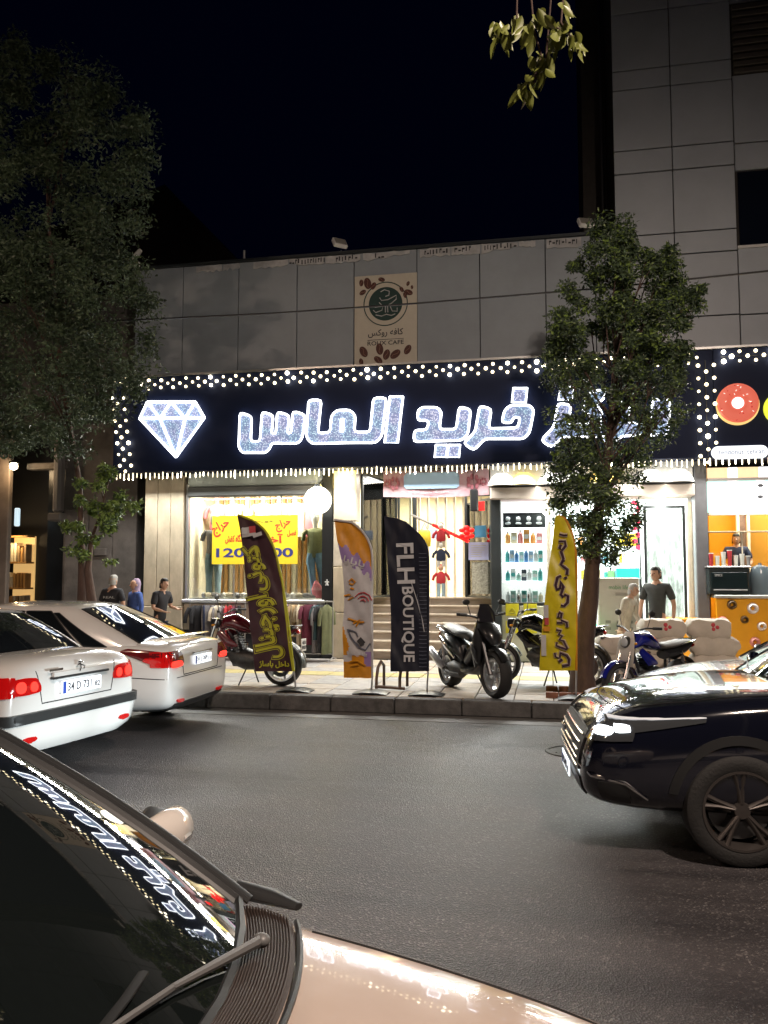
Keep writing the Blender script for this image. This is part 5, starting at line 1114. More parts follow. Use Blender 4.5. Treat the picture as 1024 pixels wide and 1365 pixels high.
    MB().ball((-.88,0,.80), (.03,.07,.035), 10).build('tail_lamp', M_redl, t, True)
    MB().tube([(-.08,.10,.26),(-.02,.24,.01)], .012, 6).build('kick_stand', M_rimD, t, True); MB().tube([(-.08,-.10,.26),(-.12,-.20,.01)], .012, 6).build('stand_leg', M_rimD, t, True)
    MB().tube([(-.5,.13,.82),(-.80,.15,.88),(-.93,0,.90),(-.80,-.15,.88),(-.5,-.13,.82)], .012, 6).build('grab_rail', M_chr, t, True)
    if plate:
        p = MB().bbox(-.965,-.955,-.085,.085,.52,.70,.004).build('number_plate', mat('plate_moto', (.68,.66,.62), .45), t)
        text('plate_digits', '481', M_ink, p, w=.12, h=.05, M=Matrix.Translation((-.968,0,.645)) @ Matrix.Rotation(R(-90),4,'Z') @ Matrix.Rotation(R(90),4,'X'))
        text('plate_digits', '59327', M_ink, p, w=.14, h=.05, M=Matrix.Translation((-.968,0,.575)) @ Matrix.Rotation(R(-90),4,'Z') @ Matrix.Rotation(R(90),4,'X'))
    if screen: MB().loft([(.52,0,.55),(.54,0,.72),(.50,0,.92),(.43,0,1.04)], [(.012,.13),(.012,.17),(.012,.15),(.006,.08)], 14, up=(1,0,0)).build('leg_guard', screen, t, True)
    return t
M_mar = mat('paint_maroon', (.10,.008,.014), .2, coat=.8); M_mblk = mat('paint_black', (.012,.012,.014), .18, coat=.8); M_mblu = mat('paint_blue', (.01,.015,.22), .2, coat=.8)
scooter('black scooter with silver wheels parked at the kerb right of the black flag', (-1.07,11.78,.2), math.atan2(-1.12,.76))
m = motorcycle('maroon motorcycle parked behind the maroon flag', (-4.5,11.95,.2), R(172), M_mar, plate=True, r=.31)
MB().loft([(-.55,.02,.95),(-.35,.05,.97),(-.15,.05,.95)], [(.05,.10),(.06,.13),(.04,.1)], 10).build('top_bag', M_seat, m, True)
motorcycle('black motorcycle standing behind the scooter and the yellow flag', (-.05,12.75,.2), R(168), M_mblk)
bb_ = motorcycle('blue motorcycle with pale leg guard right of the tree trunk', (1.30,11.30,.2), R(222), M_mblu, tailm=M_plas, screen=mat('guard_white', (.55,.52,.47), .5), seatc=mat('seat_grey', (.16,.16,.15), .5)); bb_.scale = (.88,.88,.88)
# ------------------------------------------------------------------ flour sacks
M_sack = mat('sack_cloth', (.56,.50,.42), .75, noise=.18, nscale=4, bump=.5, bscale=12)
def sack(x, y, z, w, d, h, lab, rz=0, print_=False):
    t = thing('sack', lab, 'sack', (x,y,z), rz, 'pile of pale sacks behind the blue motorcycle')
    rnd = random.Random(int(x*1000+z*77))
    def fn(a, b, c):
        r = 1
        return (a, b, c)
    mb = MB(); n = 12; pts = []; rad = []
    for i in range(n+1):
        u = -1+2*i/n; k = max(.12, (1-abs(u)**9))**.5
        pts.append((u*w/2, rnd.uniform(-.008,.008), h/2)); rad.append((h/2*k*(1+rnd.uniform(-.05,.05)), d/2*(.55+.45*k)*(1+rnd.uniform(-.03,.03))))
    mb.loft(pts, rad, 16)
    bx_ = lambda t, m: math.copysign(min(1, abs(t)/m*1.28)**.8*m, t)
    mb.v = [(p[0], bx_(p[1], d/2)+.008*math.sin(p[0]*31+p[2]*40), min(h*1.02, max(.0, h/2+bx_(p[2]-h/2, h/2) + .012*math.sin(p[0]*22+p[1]*17+x*9)+.008*math.sin(p[0]*47-p[1]*29+z*11)+.006*math.sin(p[1]*61+y*5)))) for p in mb.v]
    o = mb.build('sack_body', M_sack, t, True)
    MB().tube([(-w/2+.01,-d*.25,h/2),(-w/2-.012,0,h/2),(-w/2+.01,d*.25,h/2)], .008, 5).build('stitched_end', M_cream, t)
    if print_:
        mb = MB(); 
        for k in range(3): mb.ball((.04*math.cos(k*2.1)+.05, -d/2*.93-.012, h*.62+.035*math.sin(k*2.1)), (.03,.01,.03), 8)
        mb.build('red_print', mat('sack_red', (.55,.06,.08), .7), t, True)
    return t
sc = [(1.62,12.6),(2.28,12.7)]
for L in range(4):
    for k, (X, Y) in enumerate(sc):
        if L == 3 and False: continue
        sack(X+random.uniform(-.03,.03), Y, .2+L*.245, .62, .46, .27, ['left','right'][k]+' column of the sack pile, '+['bottom sack','second sack from below','second sack from the top','top sack with red print'][L], random.uniform(-.12,.12), L == 3)
for L in range(3): sack(.98, 12.9, .2+L*.24, .58, .45, .26, 'short sack stack beside the tree trunk, '+['lowest sack','middle sack','top sack'][L], .1)
# black helmets / mirrors seen among the sacks
hm = wthing('helmet', 'black helmet lying on the sacks below the man in grey', 'helmet', (1.72,13.1,1.2)); p = P(862,845,12.9); MB().ball((p.x,12.9,p.z-.02), (.13,.16,.14), 16).build('shell', M_plas, hm, True); MB().loft([(p.x-.12,12.80,p.z-.06),(p.x,12.74,p.z-.04),(p.x+.12,12.80,p.z-.06)], [(.04,.01)]*3, 8).build('visor', mat('visor', (.03,.03,.04), .05), hm, True)
hm['_x'] = 0
# ================================================================== people
def skin_mesh(verts, edges, root, sub=1):
    me = bpy.data.meshes.new('sk'); me.from_pydata([v[:3] for v in verts], edges, []); o = bpy.data.objects.new('sk', me); COL.objects.link(o)
    o.modifiers.new('k', 'SKIN'); sv = me.skin_vertices[0].data
    for i, v in enumerate(verts): sv[i].radius = (v[3], v[4] if len(v) > 4 else v[3]); sv[i].use_root = (i == root)
    if sub: s = o.modifiers.new('s', 'SUBSURF'); s.levels = sub; s.render_levels = sub
    r = evalmesh(o); bpy.data.objects.remove(o); bpy.data.meshes.remove(me)
    r.polygons.foreach_set('use_smooth', [True]*len(r.polygons)); return r
def skin_mat(n, c): return mat('skin_'+n, c, .55, noise=.12, nscale=12)
def add_mesh(me, name, m, parent, extra=None):
    if extra:
        bm = bmesh.new(); bm.from_mesh(me); e = extra.mesh('x', m, smooth=60); bm.from_mesh(e); bm.to_mesh(me); bm.free(); bpy.data.meshes.remove(e)
        me.polygons.foreach_set('use_smooth', [True]*len(me.polygons))
    me.materials.clear(); me.materials.append(m); me.name = name
    o = bpy.data.objects.new(name, me); COL.objects.link(o); o.parent = parent; return o
def person(label, loc, rz, H, shirt, trousers, hair, skin, arms=None, head_turn=0, sleeves='short', scarf=None, lean=0, longhem=False, print_=None):
    """faces local -y; arms: ((elbow),(hand)) for left(+x) and right(-x) in metres for a 1.75 m figure"""
    t = thing('person', label, 'person', loc, rz); s = H/1.75
    arms = arms or (((.27,.02,1.14),(.28,-.06,.88)), ((-.27,.02,1.14),(-.28,-.06,.88)))
    ly = lambda z: -lean*max(0, z-.95)
    J = []; E = []
    def v(x, y, z, r, r2=None): J.append((x*s, (y+ly(z))*s, z*s, r*s, (r2 or r)*s)); return len(J)-1
    def e(a, b): E.append((a,b)); return b
    pel = v(0,0,.97,.095,.08); wa = e(pel, v(0,0,1.10,.115,.09)); ch = e(wa, v(0,.0,1.28,.15,.11)); up = e(ch, v(0,.01,1.42,.10,.085)); nk = e(up, v(0,.0,1.50,.052,.052)); e(nk, v(0,-.01,1.56,.05,.055))
    for sg, (el, hd) in ((1,arms[0]),(-1,arms[1])):
        a = e(up, v(sg*.17,.01,1.42,.062)); b = e(a, v((sg*.20+el[0])/2, el[1]*.5, (1.40+el[2])/2, .05)); b = e(b, v(*el,.040)); b = e(b, v(*[(el[i]*.5+hd[i]*.5) for i in range(3)],.036)); b = e(b, v(*hd,.026))
        h = e(pel, v(sg*.09,0,.86,.072)); k = e(h, v(sg*.10,-.01,.68,.068)); k = e(k, v(sg*.11,-.02,.49,.058)); k = e(k, v(sg*.11,.01,.30,.052)); k = e(k, v(sg*.11,.02,.09,.038))
        f = e(k, v(sg*.12,-.06,.045,.035,.04)); e(f, v(sg*.13,-.15,.035,.03,.035))
    body = skin_mesh(J, E, pel)
    x = MB(); hy = ly(1.62)-.015
    ct, st_ = math.cos(head_turn), math.sin(head_turn)
    def hp(a, b, c): return ((a*ct-b*st_)*s, (a*st_+b*ct+hy)*s, c*s)
    hd = MB(); hd.loft([(0,-.01,1.515),(0,-.015,1.535),(0,-.01,1.57),(0,-.002,1.62),(0,.005,1.67),(0,.01,1.71),(0,.01,1.735)], [(.028,.03),(.05,.048),(.078,.062),(.092,.072),(.094,.074),(.070,.056),(.02,.016)], 18, up=(0,1,0))
    hd.loft([(0,-.085,1.645),(0,-.112,1.605),(0,-.095,1.595)], [.009,.016,.008], 8)           # nose
    for sg in (-1,1): hd.ball((sg*.075,.005,1.615), (.012,.02,.033), 8)
    hd.loft([(-.022,-.088,1.572),(0,-.096,1.572),(.022,-.088,1.572)], [.005,.007,.005], 6)
    x.add([hp(*p) for p in hd.v], hd.f)
    for sg, (el, hnd) in ((1,arms[0]),(-1,arms[1])):
        d = (Vector(hnd)-Vector(el)).normalized(); w = Vector(hnd)+Vector((0,ly(hnd[2]),0)); side = d.cross(Vector((0,1,0)) if abs(d.y) < .8 else Vector((0,0,1))).normalized(); cu = side.cross(d).normalized()
        sc_ = lambda p: tuple(p*s)
        x.loft([sc_(w-d*.01), sc_(w+d*.04), sc_(w+d*.085)], [(.018*s,.024*s),(.018*s,.036*s),(.014*s,.038*s)], 10, up=tuple(cu))
        for k in range(4):
            b0 = w+d*.08+side*(.027-.018*k); L = (.062,.072,.068,.052)[k]
            x.loft([sc_(b0), sc_(b0+d*L*.5+cu*.008), sc_(b0+d*L+cu*.026)], [.0085*s,.008*s,.006*s], 6)
        b0 = w+d*.025+side*.03*sg; x.loft([sc_(b0), sc_(b0+d*.03+side*.022*sg), sc_(b0+d*.06+side*.022*sg)], [.011*s,.010*s,.007*s], 6)
    bo = add_mesh(body, 'body', skin, t, x)
    ey = MB(); 
    for sg in (-1,1): ey.ball(hp(sg*.030,-.083,1.632), (.012*s,.007*s,.008*s), 8)
    ey.build('eyes', M_ink, bo, True)
    # clothes: slightly wider skins
    J.clear(); E.clear(); hem = .62 if longhem else .80
    r0 = v(0,0,hem,.155,.125); a0 = e(r0, v(0,0,1.05,.145,.118)); a1 = e(a0, v(0,0,1.28,.165,.122)); a2 = e(a1, v(0,.01,1.42,.115,.095)); e(a2, v(0,.0,1.475,.066,.062))
    for sg, (el, hnd) in ((1,arms[0]),(-1,arms[1])):
        a = e(a2, v(sg*.175,.01,1.42,.075)); m_ = Vector(((sg*.20+el[0])/2, el[1]*.5, (1.40+el[2])/2)); b = e(a, v(*m_,.070))
        if sleeves == 'short': e(b, v(*(m_*.45+Vector(el)*.55),.066))
        else: b = e(b, v(*el,.055)); e(b, v(*(Vector(el)*.1+Vector(hnd)*.9),.042))
    add_mesh(skin_mesh(J, E, 0), 'shirt', shirt, t)
    J.clear(); E.clear(); r0 = v(0,0,1.04,.140,.115); e(r0, v(0,0,.86,.125,.11))
    for sg in (1,-1):
        h = e(r0, v(sg*.09,0,.86,.108)); k = e(h, v(sg*.10,-.01,.66,.090)); k = e(k, v(sg*.11,-.02,.48,.074)); k = e(k, v(sg*.11,.01,.28,.068)); e(k, v(sg*.11,.02,.10,.062))
    add_mesh(skin_mesh(J, E, 0), 'trousers', trousers, t)
    mb = MB()
    for sg in (-1,1): mb.loft([(sg*.11*s,.06*s,.04*s),(sg*.11*s,-.02*s,.05*s),(sg*.125*s,-.12*s,.04*s),(sg*.13*s,-.19*s,.03*s)], [(.035*s,.035*s),(.05*s,.042*s),(.038*s,.046*s),(.015*s,.025*s)], 10)
    mb.build('shoes', M_blk, t, True)
    hr = MB()
    if scarf:
        hr.loft([(0,.03,1.44),(0,.03,1.50),(0,.025,1.58),(0,.03,1.66),(0,.03,1.73),(0,.03,1.765)], [(.10,.11),(.08,.075),(.095,.082),(.10,.085),(.075,.065),(.03,.03)], 16, up=(0,1,0))
        mb = MB(); mb.add([hp(a,b+.012,c) for a,b,c in hr.v], hr.f); mb.build('headscarf', scarf, t, True)
    else:
        n = 16
        def hfn(u, w):      # cap over the top, back and sides, leaving the face
            a = 2*math.pi*u; low = 1.685 if math.cos(a) > .35 else (1.60 if math.cos(a) > -.2 else 1.545)
            th = w*math.pi/2; z = low+(1.752-low)*math.sin(th); k = math.cos(th)**.55
            nz = .003*math.sin(a*9+w*13)
            return hp(math.sin(a)*(.080+nz)*k, -math.cos(a)*(.100+nz)*k+.006, z)
        hr.grid(hfn, 24, 8); hr.build('hair', hair, t, 80)
    if print_:
        text('back_print', print_, M_tb, t, w=.26*s, h=.045*s, M=Matrix.Translation((0,.125*s,1.30*s)) @ Matrix.Rotation(R(180),4,'Z') @ Matrix.Rotation(R(90),4,'X'))
    return t
HB = mat('hair_black', (.012,.010,.009), .6, bump=.6, bscale=90); HG = mat('hair_grey', (.30,.29,.27), .7, bump=.6, bscale=90)
S1 = skin_mat('a', (.48,.28,.19)); S2 = skin_mat('b', (.42,.25,.17))
p = P(150,800,14.4); person('person in black tee with white print seen from behind, at the left tree', (p.x,14.4,.2), R(175), 1.64, CL['black'], CL['navy'], HG, S1, print_='REAL')
p = P(180,800,14.7); person('person in pale headscarf and blue jacket beside the man in black tee', (p.x,14.7,.2), R(-35), 1.56, CL['blue'], CL['black'], HB, S1, scarf=CL['lilac'], sleeves='long')
p = P(213,800,14.3); person('person in dark shirt turned right with a raised forearm, left of the shop window', (p.x,14.3,.2), R(70), 1.58, CL['black'], CL['navy'], HB, S1, arms=(((.25,-.02,1.16),(.20,-.28,1.12)), ((-.25,-.05,1.14),(-.18,-.28,1.08))), lean=.15)
p = P(830,800,14.0); person('person with white hair and cream shirt bending behind the sacks', (p.x,14.0,.2), R(62), 1.50, shade_mat('offwhite', (.46,.42,.34)), CL['tan'], HG, S2, sleeves='long', lean=.30, arms=(((.24,-.10,1.14),(.16,-.30,.98)), ((-.26,-.02,1.14),(-.24,-.12,.9))), longhem=True)
p = P(876,800,14.3); person('person in charcoal tee standing before the open glass door', (p.x,14.3,.2), R(-28), 1.78, mat('cloth_charcoal', (.05,.055,.055), .85, noise=.3, nscale=8), CL['black'], HB, S1, head_turn=-.3)
p = P(982,740,17.0); person('person in dark shirt serving behind the yellow stall counter', (p.x,17.0,.98), R(-8), 1.66, CL['navy'], CL['black'], HB, S1, arms=(((.27,-.05,1.16),(.20,-.28,1.08)), ((-.27,-.05,1.16),(-.20,-.28,1.08))))
plat = MB().box(3.0,4.8,16.5,17.6,.2,.98).build('floor_platform', M_wood, st)
# child clothing dolls hanging at the entrance
for k, (v, top, bot) in enumerate(((712,'red','cream'),(738,'navy','white'),(768,'red','light_denim'))):
    p = P(588,v,17.0); X, z = p.x, p.z
    t = wthing('clothing_doll', ['uppermost child outfit, red and white, hanging at the entrance','middle child outfit, navy and white, hanging at the entrance','lowest child outfit, red top and light jeans, at the entrance'][k], 'doll', (X,17.0,z-.3), 'child outfits hung one below another')
    mb = MB().loft([(X,17,z-.16),(X,17,z-.10),(X,17,z+.04),(X,17,z+.10)], [(.03,.085),(.045,.10),(.045,.09),(.02,.03)], 10, up=(0,1,0))
    for s in (-1,1): mb.loft([(X+s*.08,17,z+.06),(X+s*.15,17,z-.01),(X+s*.17,17,z-.09)], .03, 8)
    mb.build('top', CL[top], t, True)
    mb = MB()
    for s in (-1,1): mb.loft([(X+s*.045,17,z-.15),(X+s*.05,17,z-.28 if k < 2 else z-.42)], [.042,.035], 8)
    mb.build('trousers', CL[bot], t, True)
    MB().ball((X,16.99,z+.17), (.055,.05,.065), 12).build('head', S1 if k == 2 else M_white, t, True)
    MB().ball((X,17.01,z+.20), (.058,.055,.05), 12).build('cap', CL['red' if k != 1 else 'navy'], t, True)
yb = wthing('yellow_bag', 'yellow bag hanging behind the top of the black flag', 'bag', (-2.2,17.2,2.3)); p = P(566,716,17.2)
MB().loft([(p.x,17.2,p.z-.2),(p.x,17.2,p.z-.05),(p.x,17.2,p.z+.12),(p.x,17.2,p.z+.16)], [(.04,.13),(.08,.14),(.06,.12),(.02,.08)], 12, up=(0,1,0)).build('bag_body', PR['yellow'], yb, True); MB().tube([(p.x-.07,17.2,p.z+.14),(p.x,17.2,p.z+.30),(p.x+.07,17.2,p.z+.14)], .01, 6).build('strap', M_blk, yb, True)
# ================================================================== trees
M_leafA = mat('leaf_a', (.068,.105,.052), .48, noise=.5, nscale=2.0, col2=(.032,.052,.030)); M_leafB = mat('leaf_b', (.18,.27,.06), .45, noise=.4, nscale=3); M_leafC = mat('leaf_c', (.12,.12,.05), .5, noise=.3)
M_bark = mat('bark', (.095,.058,.046), .9, noise=.5, nscale=9, bump=1., bscale=25, stretch=(1,1,.25))
def leaves(mb, c, rad, n, size, rnd, mis=(0,0,0,1), hang=.4):
    for _ in range(n):
        d = Vector((rnd.gauss(0,1), rnd.gauss(0,1), rnd.gauss(0,1))); d.normalize(); r = rnd.random()**.5
        p = Vector(c)+Vector((d.x*rad[0]*r, d.y*rad[1]*r, d.z*rad[2]*r))
        L = size*rnd.uniform(.6,1.3); W = L*rnd.uniform(.32,.5)
        a = Vector((rnd.gauss(0,1), rnd.gauss(0,1), rnd.gauss(0,.7)-hang)); a.normalize()
        b = a.cross(Vector((rnd.gauss(0,1), rnd.gauss(0,1), rnd.gauss(0,1)))); b.normalize(); n_ = a.cross(b)*W*.25
        mb.add([p, p+a*L*.5+b*W*.5+n_, p+a*L, p+a*L*.5-b*W*.5+n_], [(0,1,2),(0,2,3)], rnd.choice(mis))
def on_trunk(trunk, c, rnd):     # a limb leaves the trunk well below the clump it carries
    tz = c[2]-.25-1.1*math.hypot(c[0]-trunk[len(trunk)//2][0], c[1]-trunk[0][1])-rnd.uniform(0,.3); lo = trunk[len(trunk)//3][2]
    tz = max(tz, lo+rnd.uniform(0,.5))
    for a, b in zip(trunk[:-1], trunk[1:]):
        if a[2] <= tz <= b[2]: k = (tz-a[2])/(b[2]-a[2]); return tuple(a[i]+(b[i]-a[i])*k for i in range(3))
    return trunk[-2]
def tree(label, base, trunk, trad, clusters, leafn, size, seed, mis=(0,0,0,1), limbs=True, kind_crown='stuff'):
    rnd = random.Random(seed); t = wthing('street_tree', label, 'tree', base)
    MB().loft(trunk, trad, 12).build('trunk', M_bark, t, True)
    cr = MB(); lb = MB()
    for (c, r, dens) in clusters:
        leaves(cr, c, r, int(leafn*dens), size, rnd, mis)
        if limbs and rnd.random() < .16 and math.hypot(c[0]-trunk[-3][0], c[1]-trunk[-3][1]) < 1.1 and c[2] > trunk[len(trunk)//2][2]+.8:
            q = on_trunk(trunk, c, rnd); mid = (Vector(q)+Vector(c))/2+Vector((rnd.uniform(-.12,.12), rnd.uniform(-.1,.1), -.08))
            lb.loft([q, tuple(mid), c], [.022,.012,.005], 5)
            for _ in range(2):
                dd = Vector((rnd.uniform(-1,1)*r[0], rnd.uniform(-1,1)*r[1], rnd.uniform(-.6,1)*r[2])); lb.loft([tuple(mid.lerp(Vector(c),.6)), tuple(Vector(c)+dd*.9)], [.009,.003], 4)
    cr.build('crown', [M_leafA, M_leafB, M_leafC], t, False, kind='stuff'); lb.build('limbs', M_bark, t, True, kind='stuff')
    return t
def in_outline(u, v, pts):     # crown outline given per height: (v, left, right)
    for a, b in zip(pts[:-1], pts[1:]):
        if a[0] <= v <= b[0]:
            k = (v-a[0])/(b[0]-a[0]); return a[1]+(b[1]-a[1])*k, a[2]+(b[2]-a[2])*k
    return None
def crown_clusters(outline, Y, depth, n, r, seed, dens=lambda v: 1.):
    rnd = random.Random(seed); out = []; v0, v1 = outline[0][0], outline[-1][0]; tries = 0
    while len(out) < n and tries < n*40:
        tries += 1; v = rnd.uniform(v0, v1); o = in_outline(0, v, outline); u = rnd.uniform(o[0], o[1]); w = (o[1]-o[0])
        if rnd.random() > w/max(p[2]-p[1] for p in outline): continue
        k = (u-(o[0]+o[1])/2)/(w/2+1e-6); dy = rnd.uniform(-1,1)*depth*math.sqrt(max(0,1-k*k))*min(1, w/120); d = dens(v)
        if d <= 0: continue
        p = P(u, v, Y+dy); rr = r*rnd.uniform(.55,1.25); out.append(((p.x, Y+dy, p.z), (rr, rr, rr*rnd.uniform(.7,1.2)), d*rnd.uniform(.6,1.2)))
    return out
# right tree, in front of the sign
ol = [(286,812,824),(308,790,842),(318,776,868),(335,770,896),(360,760,922),(385,754,938),(420,744,930),(460,738,918),(500,734,916),(540,732,912),(570,734,900),(600,736,874),(640,738,856),(680,742,848),(715,765,842),(745,785,830)]
dn = lambda v: 1.1 if v < 500 else (.36 if v < 620 else .8)
cl = crown_clusters(ol, 11.95, .8, 340, .17, 5, dn)
q = lambda u, v, Y=11.95: tuple((P(u,v,Y).x, Y, P(u,v,Y).z))
tr = [q(778,935,11.85), q(776,900,11.88), q(779,850), q(786,800), q(790,750), q(795,700), q(803,650), q(811,600), q(817,540), q(822,470), q(826,400), q(828,340)]
tree('tall leafy tree with thick reddish trunk standing in front of the sign', (tr[0][0],11.85,.2), tr, [.22,.165,.145,.125,.105,.085,.07,.06,.05,.04,.03,.012], cl, 250, .068, 21)
pit = wthing('tree_pit_edging', 'low brick edging round the right tree', 'tree pit', (.4,11.8,.2))
M_brk = mat('pit_brick', (.24,.10,.06), .8, noise=.4, nscale=9); MB().box(-.02,.80,11.5,12.05,.12,.19).build('soil', mat('soil', (.06,.045,.035), 1., noise=.4, bump=.8), pit)
for k in range(5): 
    MB().bbox(-.05+k*.175,.115+k*.175,11.42,11.5,.19,.27,.008).build('brick', M_brk, pit); MB().bbox(-.05+k*.175,.115+k*.175,12.05,12.13,.19,.27,.008).build('brick', M_brk, pit)
# left tree: big dim crown and a bright low clump
ol = [(55,-80,60),(75,-90,80),(100,-90,135),(140,-90,170),(180,-90,205),(230,-90,190),(290,-90,190),(330,-90,175),(345,-90,205),(390,-90,215),(430,-90,195),(470,-90,200),(520,-90,190),(560,-90,150),(600,-60,110)]
cl = crown_clusters(ol, 12.6, 1.5, 340, .33, 7)
tr = [q(112,860,12.6), q(110,800,12.6), q(110,760,12.6), q(108,720,12.6), q(107,650,12.6), q(97,590,12.6), q(85,520,12.6), q(75,420,12.6), q(65,300,12.6), q(60,180,12.6)]
tr[0] = (tr[0][0], 12.6, .2)
tree('large dim tree filling the upper left of the picture', (tr[0][0],12.6,.2), tr, [.11,.085,.07,.05,.04,.04,.04,.035,.03,.015], cl, 230, .085, 31, mis=(0,0,0,0,0))
ol = [(618,125,150),(640,105,165),(660,95,178),(690,92,180),(705,88,150),(725,90,130),(745,100,125),(756,108,150)]
cl = crown_clusters(ol, 12.5, .35, 26, .13, 9); cl += [((P(146,748,12.5).x,12.5,P(146,748,12.5).z),(.14,.1,.05),.5)]
tr = [q(128,862,12.5), q(122,800,12.5), q(117,760,12.5), q(122,720,12.5), q(135,680,12.5), q(145,640,12.5)]; tr[0] = (tr[0][0], 12.5, .2)
tree('small bright green young tree standing before the plaster wall', (tr[0][0],12.5,.2), tr, [.10,.08,.06,.03,.02,.01], cl, 150, .09, 41, mis=(1,1,1,0))
# hanging branch close to the camera, each leaf on its own
hb_ = wthing('hanging_branch', 'hanging branch tip with large yellow green leaves at the top of the frame', 'branch', (.05,3.0,3.4))
Yb = 3.0; pq = lambda u, v, dy=0: Vector((P(u,v,Yb+dy).x, Yb+dy, P(u,v,Yb+dy).z))
for pts in ([(700,-160),(690,-60),(689,20),(692,40),(672,48)], [(715,-160),(706,-30),(712,40),(722,75),(712,110)], [(742,-160),(736,-20),(731,40),(728,80),(705,110)], [(755,-120),(752,-20),(748,30),(760,48)], [(728,30),(745,38),(765,50)]):
    MB().tube([tuple(pq(u,v)) for u,v in pts], .0035, 6).build('twig', M_bark, hb_, True)
rnd = random.Random(3)
def leafmesh():
    mb = MB(); n = 8
    def fn(u, v):
        w = .5*math.sin(math.pi*min(1,u*.98+.01)**.8)**.9*.42; return ((v-.5)*2*w, u, .10*abs(v-.5)*2*w*3-.18*u*u)
    mb.grid(fn, n, 4); return mb.mesh('leaf', [mat('leaf_near', (.15,.17,.03), .4, noise=.25, nscale=20)], smooth=True)
lm = leafmesh(); 
for (u, v, n, sp) in ((688,32,7,14),(672,52,6,12),(664,40,4,8),(703,45,5,10),(715,30,4,10),(722,22,4,8),(735,55,6,12),(748,40,6,12),(760,50,6,12),(768,60,5,9),(716,80,7,12),(722,95,6,12),(708,112,6,10),(696,120,6,9),(728,78,4,9),(752,10,4,8)):
    for k in range(int(n*1.35)):
        c = pq(u+rnd.uniform(-sp,sp)*.8, v+rnd.uniform(-sp,sp)*.8-6, rnd.uniform(-.06,.06))
        o = bpy.data.objects.new('leaf', lm); COL.objects.link(o); o.parent = hb_; o.location = c-Vector(hb_['_org']); s = rnd.uniform(.055,.09); o.scale = (s,s,s)
        o.rotation_euler = (R(-90)+rnd.uniform(-.5,.5), rnd.uniform(-.6,.6), rnd.uniform(-1.2,1.2))
# ================================================================== cars
M_pw = mat('paint_white', (.68,.67,.65), .22, coat=1.); M_pw2 = mat('paint_white_b', (.68,.67,.65), .2, coat=1.); M_pd = mat('paint_midnight', (.006,.007,.014), .12, coat=1.); M_ps = mat('paint_silver', (.45,.45,.44), .25, metal=.5, coat=1.)
M_cg = mat('car_glass', (.008,.010,.011), .03, coat=1., spec=.8); M_trim = mat('black_trim', (.018,.019,.02), .45); M_well = mat('wheel_well', (.006,.006,.006), .9)
M_tail = mat('tail_red', (.35,.006,.006), .12, coat=1., emit=(1,.004,.004), es=.2, sample=False); M_tailh = glow('tail_hot', (1,.035,.02), 1.5, sample=True); M_taild = mat('tail_dark', (.12,.008,.01), .12, coat=1.)
M_platew = mat('plate_white', (.40,.40,.41), .45); M_plateb = mat('plate_blue_band', (.03,.08,.45), .4); M_dim = mat('plate_ink', (.05,.05,.06), .5)
def car_body(root, st, wheels, wr, mats, hwc=.9, lv=2, arch=.004, ef=.55):
    ring = []
    mb = MB(); n = 0
    for (x, hw, zb, zs, zt) in st:
        h = [(0,zb),(hw*.80,zb),(hw*.96,zb+.07),(hw*1.0,zb+.22),(hw*1.0,(zb+zs)/2+.06),(hw*.975,zs-.03),(hw*.90,zs+(zt-zs)*ef),(hw*.55,zt-arch),(0,zt)]
        r = h + [(-a,b) for a,b in h[1:-1][::-1]]; n = len(r)
        mb.v += [(x,a,b) for a,b in r]
    k = len(st)
    for i in range(k-1):
        for j in range(n): mb.f.append([i*n+j, i*n+(j+1)%n, (i+1)*n+(j+1)%n, (i+1)*n+j]); mb.m.append(0)
    mb.f += [[j for j in range(n)][::-1], [(k-1)*n+j for j in range(n)]]; mb.m += [0,0]
    o = mb.build('body_shell', mats, root); subsurf(o, lv)
    cut = MB()
    for wx in wheels:
        for s in (-1,1): cut.lathe([(0,s*(hwc-.30)),(wr+.055,s*(hwc-.30)),(wr+.055,s*(hwc+.2)),(0,s*(hwc+.2))], (wx,0,wr+.02), 'y', 36, mi=1)
    c = cut.build('cutter', mats)
    md = o.modifiers.new('b', 'BOOLEAN'); md.operation = 'DIFFERENCE'; md.object = c; md.solver = 'EXACT'; md.use_self = False
    me = evalmesh(o); o.modifiers.clear(); o.data = me; bpy.data.objects.remove(c)
    shade(me, 35)
    bm = bmesh.new(); bm.from_mesh(me); bvh = BVHTree.FromBMesh(bm); bm.free()
    return o, bvh
DIRS = {'rear': lambda a, b: (Vector((-4,a,b)), Vector((1,0,0))), 'front': lambda a, b: (Vector((4,a,b)), Vector((-1,0,0))), 'left': lambda a, b: (Vector((a,3,b)), Vector((0,-1,0))),
        'right': lambda a, b: (Vector((a,-3,b)), Vector((0,1,0))), 'top': lambda a, b: (Vector((a,b,3)), Vector((0,0,-1)))}
def cdir(ang, base=(0,0)):     # oblique direction round a corner: a = sideways distance along the tangent, b = height
    d = Vector((math.cos(ang), math.sin(ang), 0)); t = Vector((-math.sin(ang), math.cos(ang), 0))
    return lambda a, b: (Vector((base[0],base[1],0)) + d*2 + t*a + Vector((0,0,b)), -d)
def hit(bvh, side, a, b):
    o, d = (DIRS[side] if isinstance(side, str) else side)(a, b)
    l, n, i, dist = bvh.ray_cast(o, d)
    if l is None: return None
    if n.dot(d) > 0: n = -n
    return l, n
